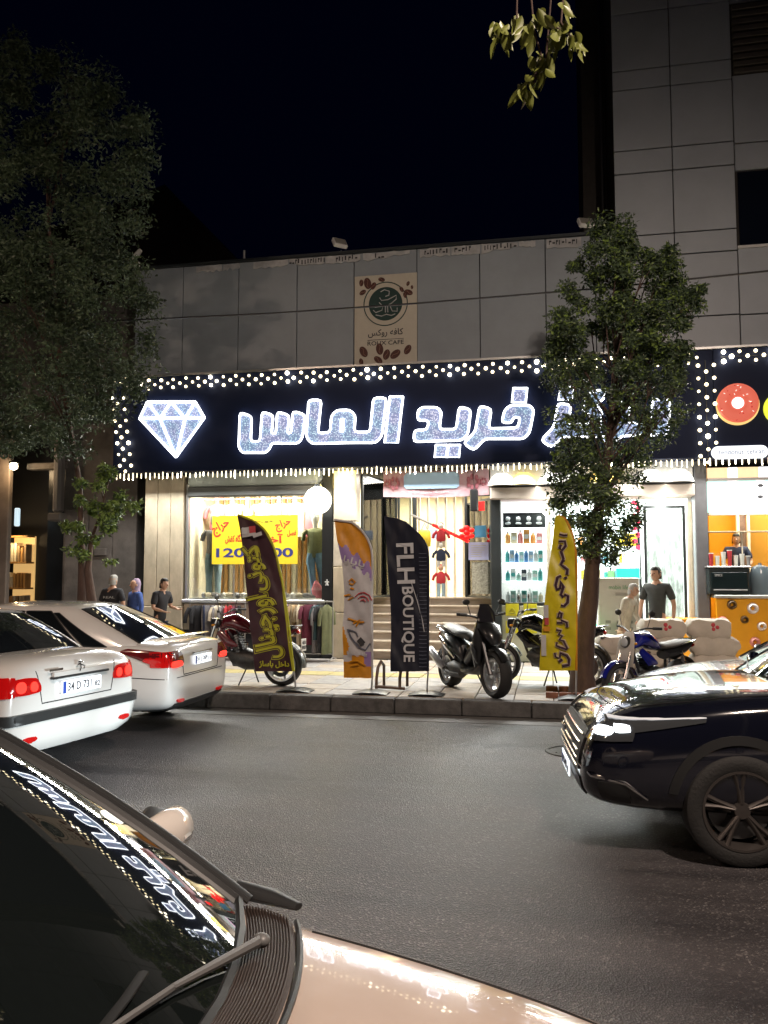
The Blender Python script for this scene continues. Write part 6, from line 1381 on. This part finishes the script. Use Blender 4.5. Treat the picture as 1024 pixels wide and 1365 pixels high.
def patch(bvh, side, c, off=.006, rnd=.0, nu=12, nv=6, thick=.012):
    """c: four corners (a,b) going round; laid on the surface, with real thickness"""
    mb = MB(); G = []; last = None
    for i in range(nu+1):
        row = []
        for j in range(nv+1):
            u, v = 2*i/nu-1, 2*j/nv-1; uu = u*math.sqrt(1-rnd*v*v/2); vv = v*math.sqrt(1-rnd*u*u/2); U, V = (uu+1)/2, (vv+1)/2
            a = (c[0][0]*(1-U)+c[1][0]*U)*(1-V)+(c[3][0]*(1-U)+c[2][0]*U)*V; b = (c[0][1]*(1-U)+c[1][1]*U)*(1-V)+(c[3][1]*(1-U)+c[2][1]*U)*V
            h = hit(bvh, side, a, b) or last
            if h is None: h = (Vector((0,0,0)), Vector((0,0,1)))
            last = h; row.append(h)
        G.append(row)
    W_ = nv+1
    for lay in (off, -thick):
        for row in G:
            for l, n in row: mb.v.append(tuple(l+n*lay))
    N = (nu+1)*W_
    for i in range(nu):
        for j in range(nv):
            a = i*W_+j; mb.f.append([a,a+W_,a+W_+1,a+1]); mb.m.append(0)
    rim = [(i,0) for i in range(nu)]+[(nu,j) for j in range(nv)]+[(i,nv) for i in range(nu,0,-1)]+[(0,j) for j in range(nv,0,-1)]
    for k in range(len(rim)):
        a = rim[k][0]*W_+rim[k][1]; b2 = rim[(k+1)%len(rim)]; b = b2[0]*W_+b2[1]; mb.f.append([a,b,b+N,a+N]); mb.m.append(0)
    return mb
def seam(bvh, side, pts, par, r=.0035, m=None, name='panel_gap', off=.0):
    out = []
    for a, b in zip(pts[:-1], pts[1:]):
        for k in range(8):
            t = k/8; h = hit(bvh, side, a[0]+(b[0]-a[0])*t, a[1]+(b[1]-a[1])*t)
            if h: out.append(tuple(h[0]+h[1]*off))
    h = hit(bvh, side, *pts[-1]); 
    if h: out.append(tuple(h[0]+h[1]*off))
    if len(out) > 2: return MB().tube(out, r, 5).build(name, m or M_well, par, True)
def cabin(root, c, mats, windows, frame_m=M_trim, glass=M_cg):
    """c: belt z0, roof z1, dome; xf/xr base & top, hw base & top"""
    def S(side, t, v):
        xf = c['xf0']+(c['xf1']-c['xf0'])*v; xr = c['xr0']+(c['xr1']-c['xr0'])*v; hw = c['hw0']+(c['hw1']-c['hw0'])*v+.025*math.sin(math.pi*v); z = c['z0']+(c['z1']-c['z0'])*v
        bf = c.get('bf',.10); brr = c.get('br',.07)
        if side in 'LR':
            y = hw*(1-.05*abs(2*t-1)**5); x = xr+(xf-xr)*t; return Vector((x, y if side == 'L' else -y, z))
        k = 2*t-1; y = k*hw*.95; 
        if side == 'F': return Vector((xf+bf*(1-k*k)+.03*math.sin(math.pi*v), y, z+c.get('cz',0)*(1-k*k)*(v)))
        return Vector((xr-brr*(1-k*k)-.03*math.sin(math.pi*v), y, z+c.get('cz',0)*(1-k*k)*v))
    mb = MB(); nv = 8; ring = []
    order = [('L', [i/14 for i in range(14)]), ('F', [1-i/12 for i in range(12)]), ('R', [1-i/14 for i in range(14)]), ('B', [i/12 for i in range(12)])]
    keys = [(s, t) for s, ts in order for t in ts]; n = len(keys)
    for j in range(nv+1):
        for s, t in keys: mb.v.append(tuple(S(s, t, j/nv)))
    for j in range(nv):
        for i in range(n): mb.f.append([j*n+i, j*n+(i+1)%n, (j+1)*n+(i+1)%n, (j+1)*n+i]); mb.m.append(0)
    top = [Vector(v) for v in mb.v[nv*n:]]; cx = sum((p.x for p in top))/n; ctr = Vector((cx, 0, c['z1']))
    prev = nv*n
    for k, f in enumerate((.86,.66,.42,.2)):
        o = len(mb.v); zz = c['dome']*(1-f**2.2)
        for p in top: q = ctr+(p-ctr)*f; mb.v.append((q.x, q.y, p.z+(c['z1']-p.z)*(1-f)+zz))
        for i in range(n): mb.f.append([prev+i, prev+(i+1)%n, o+(i+1)%n, o+i]); mb.m.append(0)
        prev = o
    mb.f.append([prev+i for i in range(n)]); mb.m.append(0)
    cab = mb.build('cabin', mats, root, 60)
    for (name, side, t0, t1, t2, t3, v0, v1, frame) in windows:      # t0,t1 at v0 ; t3,t2 at v1
        def G(u, w, off, g=0):
            a = t0+(t1-t0)*u; b = t3+(t2-t3)*u; t = a+(b-a)*w; v = v0+(v1-v0)*w
            if g: t += (-g if u < .5 else g); v += (-g if w < .5 else g)
            p = S(side, t, v); e = .004; d1 = S(side, t+e, v)-p; d2 = S(side, t, min(1, v+e))-p
            nn = d1.cross(d2).normalized(); cn = Vector((p.x-cx, p.y, 0)); nn = nn if nn.dot(cn) > 0 else -nn
            return p+nn*off
        m2 = MB(); m2.grid(lambda u, w: G(u, w, .007), 14, 8); o = m2.build(name, glass, cab, True)
        if frame:
            loop = [G(u, 0, .006) for u in [i/10 for i in range(11)]]+[G(1, w, .006) for w in [i/6 for i in range(1,7)]]+[G(u, 1, .006) for u in [1-i/10 for i in range(1,11)]]+[G(0, w, .006) for w in [1-i/6 for i in range(1,7)]]
            MB().tube([tuple(p) for p in loop], frame, 5).build('window_seal', frame_m, o, True)
    return cab, S
def car_wheel(root, x, y, r, w, rim, spokes, name='wheel', double=False):
    s = 1 if y > 0 else -1; rr = r*.70; o_ = s*w*.5
    mb = MB(); mb.lathe([(rr,y-w*.5),(rr*1.02,y-w*.5),(rr*1.02,y+w*.5),(rr*.96,y+w*.5),(rr*.90,y+w*.30*s if s > 0 else y+w*.30),(rr*.90,y-w*.5)], (x,0,r), 'y', 40, closed=True)
    f = y+o_*.72
    mb.lathe([(0,f+s*.012),(rr*.20,f+s*.010),(rr*.24,f-s*.02),(rr*.24,f-s*.06),(0,f-s*.06)], (x,0,r), 'y', 24)
    for k in range(spokes):
        a = 2*math.pi*k/spokes+.25
        for da in ((-.13,.13) if double else (0,)):
            ca, sa = math.cos(a+da*.5), math.sin(a+da*.5); cb, sb = math.cos(a+da), math.sin(a+da)
            mb.loft([(x+rr*.18*ca,f-s*.01,r+rr*.18*sa),(x+rr*.6*(ca+cb)/2,f-s*.006,r+rr*.6*(sa+sb)/2),(x+rr*.97*cb,f+s*.004,r+rr*.97*sb)], [(.030,.018),(.024,.016),(.034,.02)] if not double else [(.026,.018),(.018,.016),(.024,.02)], 8, up=(0,1,0))
    o = mb.build(name, rim, root, 50)
    MB().lathe([(rr*.80,f-s*.09),(rr*.35,f-s*.09),(rr*.35,f-s*.075),(rr*.80,f-s*.075)], (x,0,r), 'y', 30, closed=True).build('brake_disc', mat('disc_steel', (.12,.12,.12), .4, metal=.8), o)
    h = w/2; MB().lathe([(rr*.98,y-h*.9),(rr*1.08,y-h),(r*.90,y-h*1.04),(r*.975,y-h*.88),(r,y-h*.6),(r,y+h*.6),(r*.975,y+h*.88),(r*.90,y+h*1.04),(rr*1.08,y+h),(rr*.98,y+h*.9)], (x,0,r), 'y', 48, closed=True).build('tyre', M_tyre, o, True)
    return o
def plate(root, M, w, h, digits):
    mb = MB().bbox(-w/2,w/2,-h/2,h/2,0,.012,.003); mb.v = [tuple(M @ Vector(v)) for v in mb.v]; p = mb.build('number_plate', M_platew, root)
    mb = MB().box(-w/2+.006,-w/2+.045,-h/2+.006,h/2-.006,.012,.0135); mb.v = [tuple(M @ Vector(v)) for v in mb.v]; mb.build('blue_band', M_plateb, p)
    mb = MB().box(w/2-.105,w/2-.102,-h/2+.006,h/2-.006,.012,.0135); mb.v = [tuple(M @ Vector(v)) for v in mb.v]; mb.build('divider', M_dim, p)
    text('plate_digits', digits[0], M_dim, p, w=w*.60, h=h*.62, M=M @ Matrix.Translation((-.035,0,.013)), bold=.015); text('plate_digits', digits[1], M_dim, p, w=w*.14, h=h*.42, M=M @ Matrix.Translation((w/2-.054,-.01,.013)), bold=.015)
def REARM(x, y, z, tilt=0): return Matrix.Translation((x,y,z)) @ Matrix.Rotation(R(-90),4,'Z') @ Matrix.Rotation(R(90)-tilt,4,'X')
SED = [(-2.24,.74,.40,.78,.84),(-2.22,.80,.30,.90,.97),(-2.12,.84,.26,.96,1.04),(-1.7,.86,.24,.965,1.055),(-1.2,.87,.22,.95,1.04),(-.5,.87,.20,.93,1.0),(.3,.87,.20,.92,.98),(.75,.87,.20,.91,.99),(1.2,.86,.20,.87,.97),(1.7,.84,.22,.80,.90),(2.05,.80,.24,.72,.80),(2.2,.72,.28,.62,.70),(2.26,.62,.34,.55,.60)]
CAB = dict(z0=.93, z1=1.37, dome=.055, xf0=1.02, xf1=.22, xr0=-1.78, xr1=-1.02, hw0=.80, hw1=.60, cz=.03)
WIN = [('windscreen','F',.05,.95,.94,.06,.06,.95,.009),('rear_window','B',.05,.95,.93,.07,.10,.93,.009)] + [w for s in 'LR' for w in (('front_side_window',s,.52,.86,.80,.53,.08,.90,.008),('rear_side_window',s,.25,.50,.51,.255,.08,.90,.008),('quarter_window',s,.135,.235,.24,.19,.10,.86,.006))]
# ---- near white saloon, seen from behind
def saloon(label, loc, rz, paint, style, scl=1., body=None, cab_=None):
    t = thing('parked_car' if style == 'plain' else 'saloon_car', label, 'car', loc, rz); t.scale = (scl,scl,scl)
    st = body or SED; cb = cab_ or CAB
    o, bvh = car_body(t, st, (1.38,-1.30), .31, [paint, M_well])
    cabin(t, cb, paint, WIN)
    for x in (1.38,-1.30):
        for s in (-1,1): car_wheel(t, x, s*.76, .31, .20, M_rimL if style != 'hub' else M_ps, 7)
    for s in ('left','right'):
        k = 1 if s == 'left' else -1
        for x in (.78, -.22, -1.02): seam(bvh, s, [(x,.90),(x-.01,.55),(x,.28)], t)
        seam(bvh, s, [(.78,.28),(-.98,.28)], t)
        for x in (-.12,-.92): 
            h = hit(bvh, s, x, .80); MB().loft([tuple(h[0]+Vector((-.09,k*.012,0))),tuple(h[0]+Vector((0,k*.028,.004))),tuple(h[0]+Vector((.09,k*.012,0)))], [(.010,.010),(.014,.012),(.010,.010)], 8).build('door_handle', paint, t, True)
        MB().loft([(.72,k*.86,.97),(.72,k*.97,1.00),(.70,k*1.02,1.02),(.68,k*1.04,1.02)], [(.03,.02),(.05,.05),(.06,.055),(.02,.03)], 12).build('wing_mirror', paint, t, True)
        patch(bvh, s, [(-1.0,.50),(.9,.50),(.9,.545),(-1.0,.545)], .012).build('side_strip', M_trim if style == 'strip' else paint, t, 40)
    if style == 'strip':
        for k in (-1,1):
            # wrap-round tail lamps, taken round the corner in three directions
            l = patch(bvh, 'rear', [(k*.44,.755),(k*.775,.745),(k*.775,.885),(k*.50,.885)], .012, .5, 14, 8).build('tail_lamp', M_tail, t, 40)
            patch(bvh, 'rear', [(k*.50,.77),(k*.585,.77),(k*.585,.85),(k*.51,.85)], .018, .9, 10, 8).build('brake_glow', M_tailh, l, 40); patch(bvh, 'rear', [(k*.63,.77),(k*.73,.77),(k*.73,.86),(k*.63,.86)], .018, .9, 10, 8).build('brake_glow', M_tailh, l, 40)
            l2 = patch(bvh, 'left' if k > 0 else 'right', [(-1.98,.75),(-2.17,.74),(-2.17,.90),(-1.95,.88)], .012, .4).build('side_tail_lamp', M_tail, t, 40)
            patch(bvh, cdir(math.pi-k*.78,(-1.9,k*.55)), [(-.10,.74),(.10,.74),(.10,.90),(-.10,.90)], .011, .2).build('corner_lamp', M_tail, t, 40)
        # bumper with a rubber strip that runs round the corners
        for a0, sd in ((None,'rear'),):
            bump = patch(bvh, 'rear', [(-.80,.30),(.80,.30),(.80,.60),(-.80,.60)], .035, .15, 24, 8, .02).build('rear_bumper', paint, t, 40)
            patch(bvh, 'rear', [(-.82,.525),(.82,.525),(.82,.605),(-.82,.605)], .05, .1, 24, 4, .01).build('rubber_strip', M_trim, bump, 40)
        for k, sd in ((1,'left'),(-1,'right')):
            b2 = patch(bvh, sd, [(-1.72,.30),(-2.2,.30),(-2.2,.60),(-1.72,.60)], .025, .1).build('bumper_side', paint, t, 40); patch(bvh, sd, [(-1.70,.525),(-2.2,.525),(-2.2,.605),(-1.70,.605)], .04, .1).build('rubber_strip', M_trim, b2, 40)
            patch(bvh, cdir(math.pi-k*.78,(-1.9,k*.55)), [(-.30,.30),(.30,.30),(.30,.60),(-.30,.60)], .034, .0).build('bumper_corner', paint, t, 40)
            patch(bvh, cdir(math.pi-k*.78,(-1.9,k*.55)), [(-.32,.525),(.32,.525),(.32,.605),(-.32,.605)], .049, .0).build('corner_strip', M_trim, t, 40)
            patch(bvh, 'rear', [(k*.52,.375),(k*.68,.375),(k*.68,.42),(k*.52,.42)], .044, .9).build('reflector', M_tail, t, 40)
        seam(bvh, 'rear', [(-.50,.93),(-.44,.66),(.44,.66),(.50,.93)], t, .005)
        x0 = hit(bvh,'rear',0,.75)[0].x
        MB().bbox(x0-.045,x0-.0,-.36,.36,.845,.865,.006).build('boot_handle', M_trim, t); MB().box(x0-.03,x0-.0,-.34,.34,.865,.90).build('boot_garnish', paint, t)
        plate(t, REARM(x0-.03,0,.765), .50, .115, ('34 D 731','82'))
        lg = MB(); q = lambda a, b: (x0-.035+(.02 if b > .93 else 0), -a, b)
        for pts in ([(-.03,.985),(-.01,1.0),(.02,.99)], [(-.01,.995),(.0,.965),(-.02,.94),(-.03,.915)], [(.0,.965),(.03,.955),(.02,.93)], [(-.01,.975),(-.04,.97)]): lg.tube([q(a,b-.03) for a,b in pts], .007, 5)
        lg.build('lion_badge', M_chr, t, True)
        MB().box(x0-.034,x0-.03,.24,.40,.915,.935).build('model_badge', M_chr, t)
    if style == 'round':
        for k in (-1,1):
            l = patch(bvh, 'rear', [(k*.46,.79),(k*.80,.76),(k*.80,.93),(k*.52,.94)], .012, .35, 14, 8).build('tail_lamp', M_taild, t, 40)
            patch(bvh, 'rear', [(k*.50,.765),(k*.76,.755),(k*.76,.83),(k*.53,.83)], .02, .6, 12, 6).build('brake_glow', M_tailh, l, 40)
            s_ = 'left' if k > 0 else 'right'
            l2 = patch(bvh, s_, [(-1.62,.93),(-2.17,.76),(-2.17,.93),(-1.72,.965)], .012, .2, 14, 6).build('side_tail_lamp', M_taild, t, 40)
            patch(bvh, s_, [(-1.92,.83),(-2.17,.765),(-2.17,.86),(-1.95,.87)], .018, .3, 10, 4).build('side_glow', M_tail, l2, 40)
            patch(bvh, cdir(math.pi-k*.78,(-1.9,k*.55)), [(-.12,.765),(.12,.765),(.12,.93),(-.12,.93)], .012, .1).build('corner_lamp', M_tail, t, 40)
            patch(bvh, 'rear', [(k*.45,.36),(k*.62,.37),(k*.62,.405),(k*.45,.40)], .02, .7).build('reflector', M_tail, t, 40)
        seam(bvh, 'rear', [(-.80,.64),(.80,.64)], t, .005); seam(bvh, 'rear', [(-.54,.96),(-.46,.66),(.46,.66),(.54,.96)], t, .005)
        patch(bvh, 'rear', [(-.70,.27),(.70,.27),(.66,.36),(-.66,.36)], .012, .1, 20, 4).build('lower_bumper', M_trim, t, 40)
        for k, sd in ((1,'left'),(-1,'right')): seam(bvh, sd, [(-1.62,.66),(-2.18,.64)], t, .005)
        MB().loft([(-2.02,-.62,1.065),(-2.10,0,1.085),(-2.02,.62,1.065)], [(.012,.03),(.014,.05),(.012,.03)], 8).build('boot_lip', paint, t, True)
        x0 = hit(bvh,'rear',0,.8)[0].x
        plate(t, REARM(x0-.02,0,.80), .46, .105, ('51 J 269','11')); MB().bbox(x0-.03,x0,-.27,.27,.875,.895,.005).build('boot_garnish', M_chr, t)
    if style == 'plain':
        for k in (-1,1): patch(bvh, 'front', [(k*.40,.56),(k*.70,.60),(k*.70,.72),(k*.42,.68)], .012, .4).build('headlight', M_lens, t, 40)
        patch(bvh, 'front', [(-.34,.56),(.34,.56),(.34,.66),(-.34,.66)], .01, .2).build('grille', M_trim, t, 40)
    return t, bvh
saloon('nearest white saloon at the left edge seen from behind, black strip on its bumper', (-6.72,7.52,0), R(171.5), M_pw, 'strip', 1.07)
CABR = dict(CAB); CABR.update(xr0=-1.95, xr1=-.85, z1=1.41, xf0=1.1, hw1=.59)
saloon('farther white saloon by the far kerb with lit red tail lamps and rounded boot', (-6.50,9.66,0), R(179), M_pw2, 'round', 1.03, cab_=CABR)
saloon('silver car parked behind the black car, mostly hidden at the right edge', (3.05,8.95,0), R(183), M_ps, 'plain', 1.0)
# ---- black SUV at the right, front towards the left
def suv():
    t = thing('suv_car', 'black SUV entering from the right with its headlight on', 'car', (2.50,6.70,0), R(184.5)); t.scale = (.975,.975,.975)
    st = [(-2.3,.80,.40,.95,1.02),(-2.2,.90,.30,1.05,1.12),(-1.5,.93,.26,1.08,1.16),(-.5,.93,.25,1.06,1.14),(.5,.93,.25,1.04,1.12),(.95,.93,.25,1.03,1.13),(1.4,.925,.26,1.00,1.11),(1.8,.91,.27,.94,1.06),(2.1,.87,.28,.865,.985),(2.26,.84,.30,.81,.91),(2.34,.78,.32,.76,.82),(2.40,.71,.36,.64,.71),(2.415,.64,.40,.57,.62)]
    o, bvh = car_body(t, st, (1.42,-1.35), .355, [M_pd, M_well], .93)
    cb = dict(z0=1.04, z1=1.55, dome=.07, xf0=1.0, xf1=.20, xr0=-2.15, xr1=-1.75, hw0=.86, hw1=.66, cz=.03)
    cabin(t, cb, M_pd, WIN)
    for x in (1.42,-1.35):
        for s in (-1,1):
            car_wheel(t, x, s*.83, .36, .22, mat('rim_bronze', (.09,.08,.075), .4, metal=.6), 5, double=True)
            n = 22; r0, r1 = .405, .465
            mb = MB(); side = 'left' if s > 0 else 'right'; pts = []
            G = []
            for i in range(n+1):
                a = R(10)+R(160)*i/n
                for r in (r0, r1):
                    h = hit(bvh, side, x+r*math.cos(a), .375+r*math.sin(a)); y = h[0].y if h and abs(h[0].y) > .75 else s*.915
                    G.append((x+r*math.cos(a), y+s*.012, .375+r*math.sin(a)))
            m = len(G); mb.v = G + [(a, b-s*.05, c) for a, b, c in G]
            for i in range(n):
                a = i*2; mb.f += [[a,a+1,a+3,a+2],[a,a+2,a+2+m,a+m],[a+1,a+1+m,a+3+m,a+3]]; mb.m += [0]*3
            mb.build('arch_cladding', M_trim, t, 40)
    for s in ('left','right'):
        k = 1 if s == 'left' else -1
        patch(bvh, s, [(-.9,.28),(.9,.28),(.9,.40),(-.9,.40)], .012).build('sill_cladding', M_trim, t, 40)
        for x in (.92,-.20,-1.2): seam(bvh, s, [(x,1.0),(x,.35)], t)
        for x in (-.10,-1.1): h = hit(bvh, s, x, .90); MB().loft([tuple(h[0]+Vector((-.09,k*.012,0))),tuple(h[0]+Vector((0,k*.028,.004))),tuple(h[0]+Vector((.09,k*.012,0)))], [(.010,.010),(.014,.012),(.010,.010)], 8).build('door_handle', M_chr, t, True)
        MB().loft([(.72,k*.90,1.10),(.72,k*1.02,1.13),(.70,k*1.08,1.15),(.68,k*1.10,1.15)], [(.03,.02),(.06,.05),(.07,.06),(.03,.03)], 12).build('wing_mirror', M_pd, t, True)
        # lamp unit running back along the flank
        la = patch(bvh, s, [(1.62,.915),(2.24,.80),(2.24,.90),(1.62,.945)], .010, .1, 16, 5).build('headlamp_side', mat('lamp_smoke', (.10,.11,.12), .08, metal=.5, coat=1.), t, 40)
        patch(bvh, s, [(1.62,.940),(2.22,.890),(2.22,.903),(1.62,.946)], .016, .0, 16, 3).build('drl_strip', glow('drl', (.95,.97,1), .3), la, 40)
        patch(bvh, s, [(2.10,.83),(2.20,.82),(2.20,.868),(2.10,.87)], .02, .3, 8, 4).build('projector_side', glow('head_hot', (.92,.96,1), 3.5, sample=True), la, 40)
        la2 = patch(bvh, cdir(k*.75,(2.0,k*.55)), [(-.22,.745),(.16,.775),(.16,.875),(-.22,.86)], .012, .1, 14, 6).build('headlamp', MATS['lamp_smoke'], t, 40)
        patch(bvh, cdir(k*.75,(2.0,k*.55)), [(-.12,.79),(.04,.80),(.04,.85),(-.12,.845)], .02, .6, 10, 6).build('projector', MATS['head_hot'], la2, 40)
        # chrome blades low in the bumper
        c1 = [tuple(hit(bvh, cdir(k*.78,(2.0,k*.55)), a, b)[0]+Vector((.012,k*.012,0))) for a, b in ((-.30,.56),(-.1,.53),(.12,.50),(.22,.40))]
        MB().loft(c1, [(.012,.006),(.014,.007),(.014,.007),(.008,.006)], 6).build('chrome_blade', M_chr, t, True)
        patch(bvh, cdir(k*.78,(2.0,k*.55)), [(-.06,.38),(.12,.36),(.12,.50),(-.06,.50)], .01, .3).build('fog_pocket', M_trim, t, 40)
    gr = patch(bvh, 'front', [(-.56,.50),(.56,.50),(.60,.80),(-.60,.80)], .012, .3, 20, 10).build('grille', M_trim, t, 40)
    for k in range(5):
        z = .54+k*.055; pts = [tuple(hit(bvh,'front',a,z)[0]+Vector((.022,0,0))) for a in [-.54+.12*i for i in range(10)]]; MB().tube(pts, .009, 6).build('grille_bar', M_chr, gr, True)
    patch(bvh, 'front', [(-.62,.36),(.62,.36),(.58,.47),(-.58,.47)], .01, .2, 20, 4).build('lower_intake', M_trim, t, 40)
    x0 = hit(bvh,'front',0,.52)[0].x
    mb = MB().ball((x0+.05,0,.72), (.012,.06,.05), 14); mb.build('round_badge', M_chr, t, True)
    M = Matrix.Translation((x0+.035,0,.45)) @ Matrix.Rotation(R(90),4,'Z') @ Matrix.Rotation(R(90),4,'X'); plate(t, M, .50, .11, ('62 H 418','22'))
    for k in (-1,1): seam(bvh, 'top', [(1.05,k*.74),(1.7,k*.72),(2.05,k*.62)], t, .005)
    seam(bvh, 'top', [(2.10,-.6),(2.17,-.3),(2.18,0),(2.17,.3),(2.10,.6)], t, .005)
    for k in (-1,1): MB().loft([(.98,k*.1,1.135),(.95,k*.45,1.145),(.86,k*.72,1.16)], [(.008,.008)]*3, 6).build('wiper', M_trim, t, True)
    return t
suv()
for yy in (6.0, 7.35): spot('headlight_beam', (.05,yy,.80), (-4.2,yy+.9,.30), 1100, (.84,.96,1), 26, .05, 1)
# ================================================================== foreground car: windscreen, cowl, wiper, bonnet
def foreground():
    t = thing('foreground_car', 'pale car in the foreground with the lit sign mirrored in its windscreen', 'car', (-1.81,1.39,0), R(-8)); t.scale = (1.075,1.075,1.075)
    M_pf = mat('paint_foreground', (.50,.41,.355), .16, coat=1., noise=.04, nscale=3)
    st = list(SED)
    o, bvh = car_body(t, st, (1.38,-1.30), .31, [M_pf, M_well], arch=.04, ef=.35)
    cb = dict(z0=.95, z1=1.39, dome=.05, xf0=.86, xf1=.10, xr0=-1.78, xr1=-1.02, hw0=.80, hw1=.60, cz=.03, bf=.27)
    glassf = mat('windscreen_glass', (.006,.008,.008), .015, coat=1., spec=1.)
    win = [('windscreen','F',.035,.965,.955,.045,.03,.96,.012)]+WIN[1:]
    cab, S = cabin(t, cb, M_pf, win, glass=glassf)
    for x in (1.38,-1.30):
        for s in (-1,1): car_wheel(t, x, s*.76, .31, .20, M_rimL, 7)
    # black pillar moulding along the far side of the windscreen
    for k in (-1,1):
        tt = .965 if k > 0 else .035
        pts = [tuple(S('F', tt+.012*k, v)+Vector((.012,k*.006,.012))) for v in [i/10 for i in range(11)]]
        MB().loft(pts, [(.010,.016)]*11, 8).build('pillar_moulding', M_trim, t, True)
    # cowl: ribbed black plastic between the glass and the bonnet
    cw = []; n = 24
    def cf(u, v):
        y = -.74+1.48*u; kk = 1-(2*u-1)**2; xa = cb['xf0']+cb['bf']*kk-.02; xb = 1.0+.22*kk
        x = xa+(xb-xa)*v; h = hit(bvh, 'top', x, y); z = (h[0].z if h else .98)+.012+.01*math.sin(math.pi*v)
        return (x, y, z)
    base = MB().grid(cf, 30, 6).build('cowl_cover', mat('cowl_brown', (.030,.019,.015), .6), t, 50)
    for k in range(17):
        v = .12+k*.05; MB().tube([(lambda p: (p[0],p[1],p[2]+.004))(cf(u/20, v)) for u in range(21)], .0026, 5).build('cowl_rib', MATS['cowl_brown'], base, True)
    # rubber edge of the bonnet
    MB().tube([(lambda p: (p[0]+.012,p[1],p[2]+.002))(cf(u/24, 1)) for u in range(25)], .007, 6).build('bonnet_seal', M_trim, t, True)
    for k in (-1,1): seam(bvh, 'top', [(1.05,k*.745),(1.6,k*.735),(2.0,k*.66)], t, .004)
    # wipers
    M_w = mat('wiper_grey', (.12,.12,.12), .45)
    for (py, tip) in ((.50,-.12),(-.12,-.62)):
        h = cf((py+.74)/1.48, .45); P0 = Vector((h[0], h[1], h[2]+.03))
        a1 = S('F', (tip/.78+1)/2, .16)+Vector((.02,0,.03)); mid = P0.lerp(a1, .5)+Vector((0,0,.012))
        w = MB().loft([tuple(P0), tuple(P0.lerp(mid,.5)), tuple(mid)], [(.012,.010),(.009,.009),(.006,.006)], 8).loft([tuple(mid), tuple(a1)], .006, 6).build('wiper_arm', M_w, t, True)
        MB().ball(tuple(P0), (.019,.019,.014), 12).build('wiper_cap', M_w, w, True)
        b = []
        for i in range(9):
            y = a1.y-.30+.60*i/8; q = S('F', min(.97,max(.03,(y/.77+1)/2)), .10+.012*i); b.append(tuple(q+Vector((.012,0,.014))))
        MB().loft(b, [(.004,.010)]*9, 6).build('wiper_blade', M_trim, w, True)
    # wing mirrors: dark glass side towards us, pale shell with a lamp strip beyond
    for k in (-1,1):
        mm = MB().loft([(.50,k*.88,1.0),(.51,k*.90,1.005),(.52,k*.95,1.01),(.51,k*1.01,1.01),(.49,k*1.045,1.0),(.475,k*1.055,.995)], [(.036,.024),(.058,.046),(.064,.052),(.060,.052),(.046,.04),(.026,.024)], 18, up=(0,0,1)).build('wing_mirror', mat('mirror_shell', (.62,.58,.54), .2, coat=1.), t, True)
        MB().loft([(.47,k*.89,1.01),(.46,k*.96,1.02),(.455,k*1.03,1.01)], [(.048,.025),(.058,.03),(.042,.025)], 12, up=(0,0,1)).build('mirror_rim', M_trim, mm, True); MB().loft([(.48,k*.93,1.0),(.53,k*.80,.95)], [(.03,.02),(.02,.03)], 8).build('mirror_foot', M_trim, mm, True)
        MB().ball((.43,k*.96,1.01), (.010,.055,.04), 14).build('mirror_glass', M_trim, mm, True)
        MB().loft([(.562,k*.96,1.0),(.553,k*1.0,1.0),(.53,k*1.035,.998)], [(.010,.012),(.012,.014),(.008,.01)], 8).build('turn_lamp', M_lens, mm, True)
        patch(bvh, 'left' if k > 0 else 'right', [(1.0,.60),(-1.0,.60),(-1.0,.64),(1.0,.64)], .010).build('side_strip', M_trim, t, 40)
    # sail panel at the foot of the pillar
    for k in (-1,1):
        a = S('F', .97 if k > 0 else .03, .02)
        MB().loft([(a.x-.04, k*.775, .965),(a.x+.05, k*.78, .955),(a.x+.13,k*.76,.950)], [(.02,.03),(.016,.03),(.008,.015)], 8).build('corner_cover', M_trim, t, True)
    for k in (-1,1): patch(bvh, 'front', [(k*.40,.56),(k*.70,.60),(k*.70,.72),(k*.42,.68)], .012, .4).build('headlight', M_lens, t, 40)
    return t
foreground()
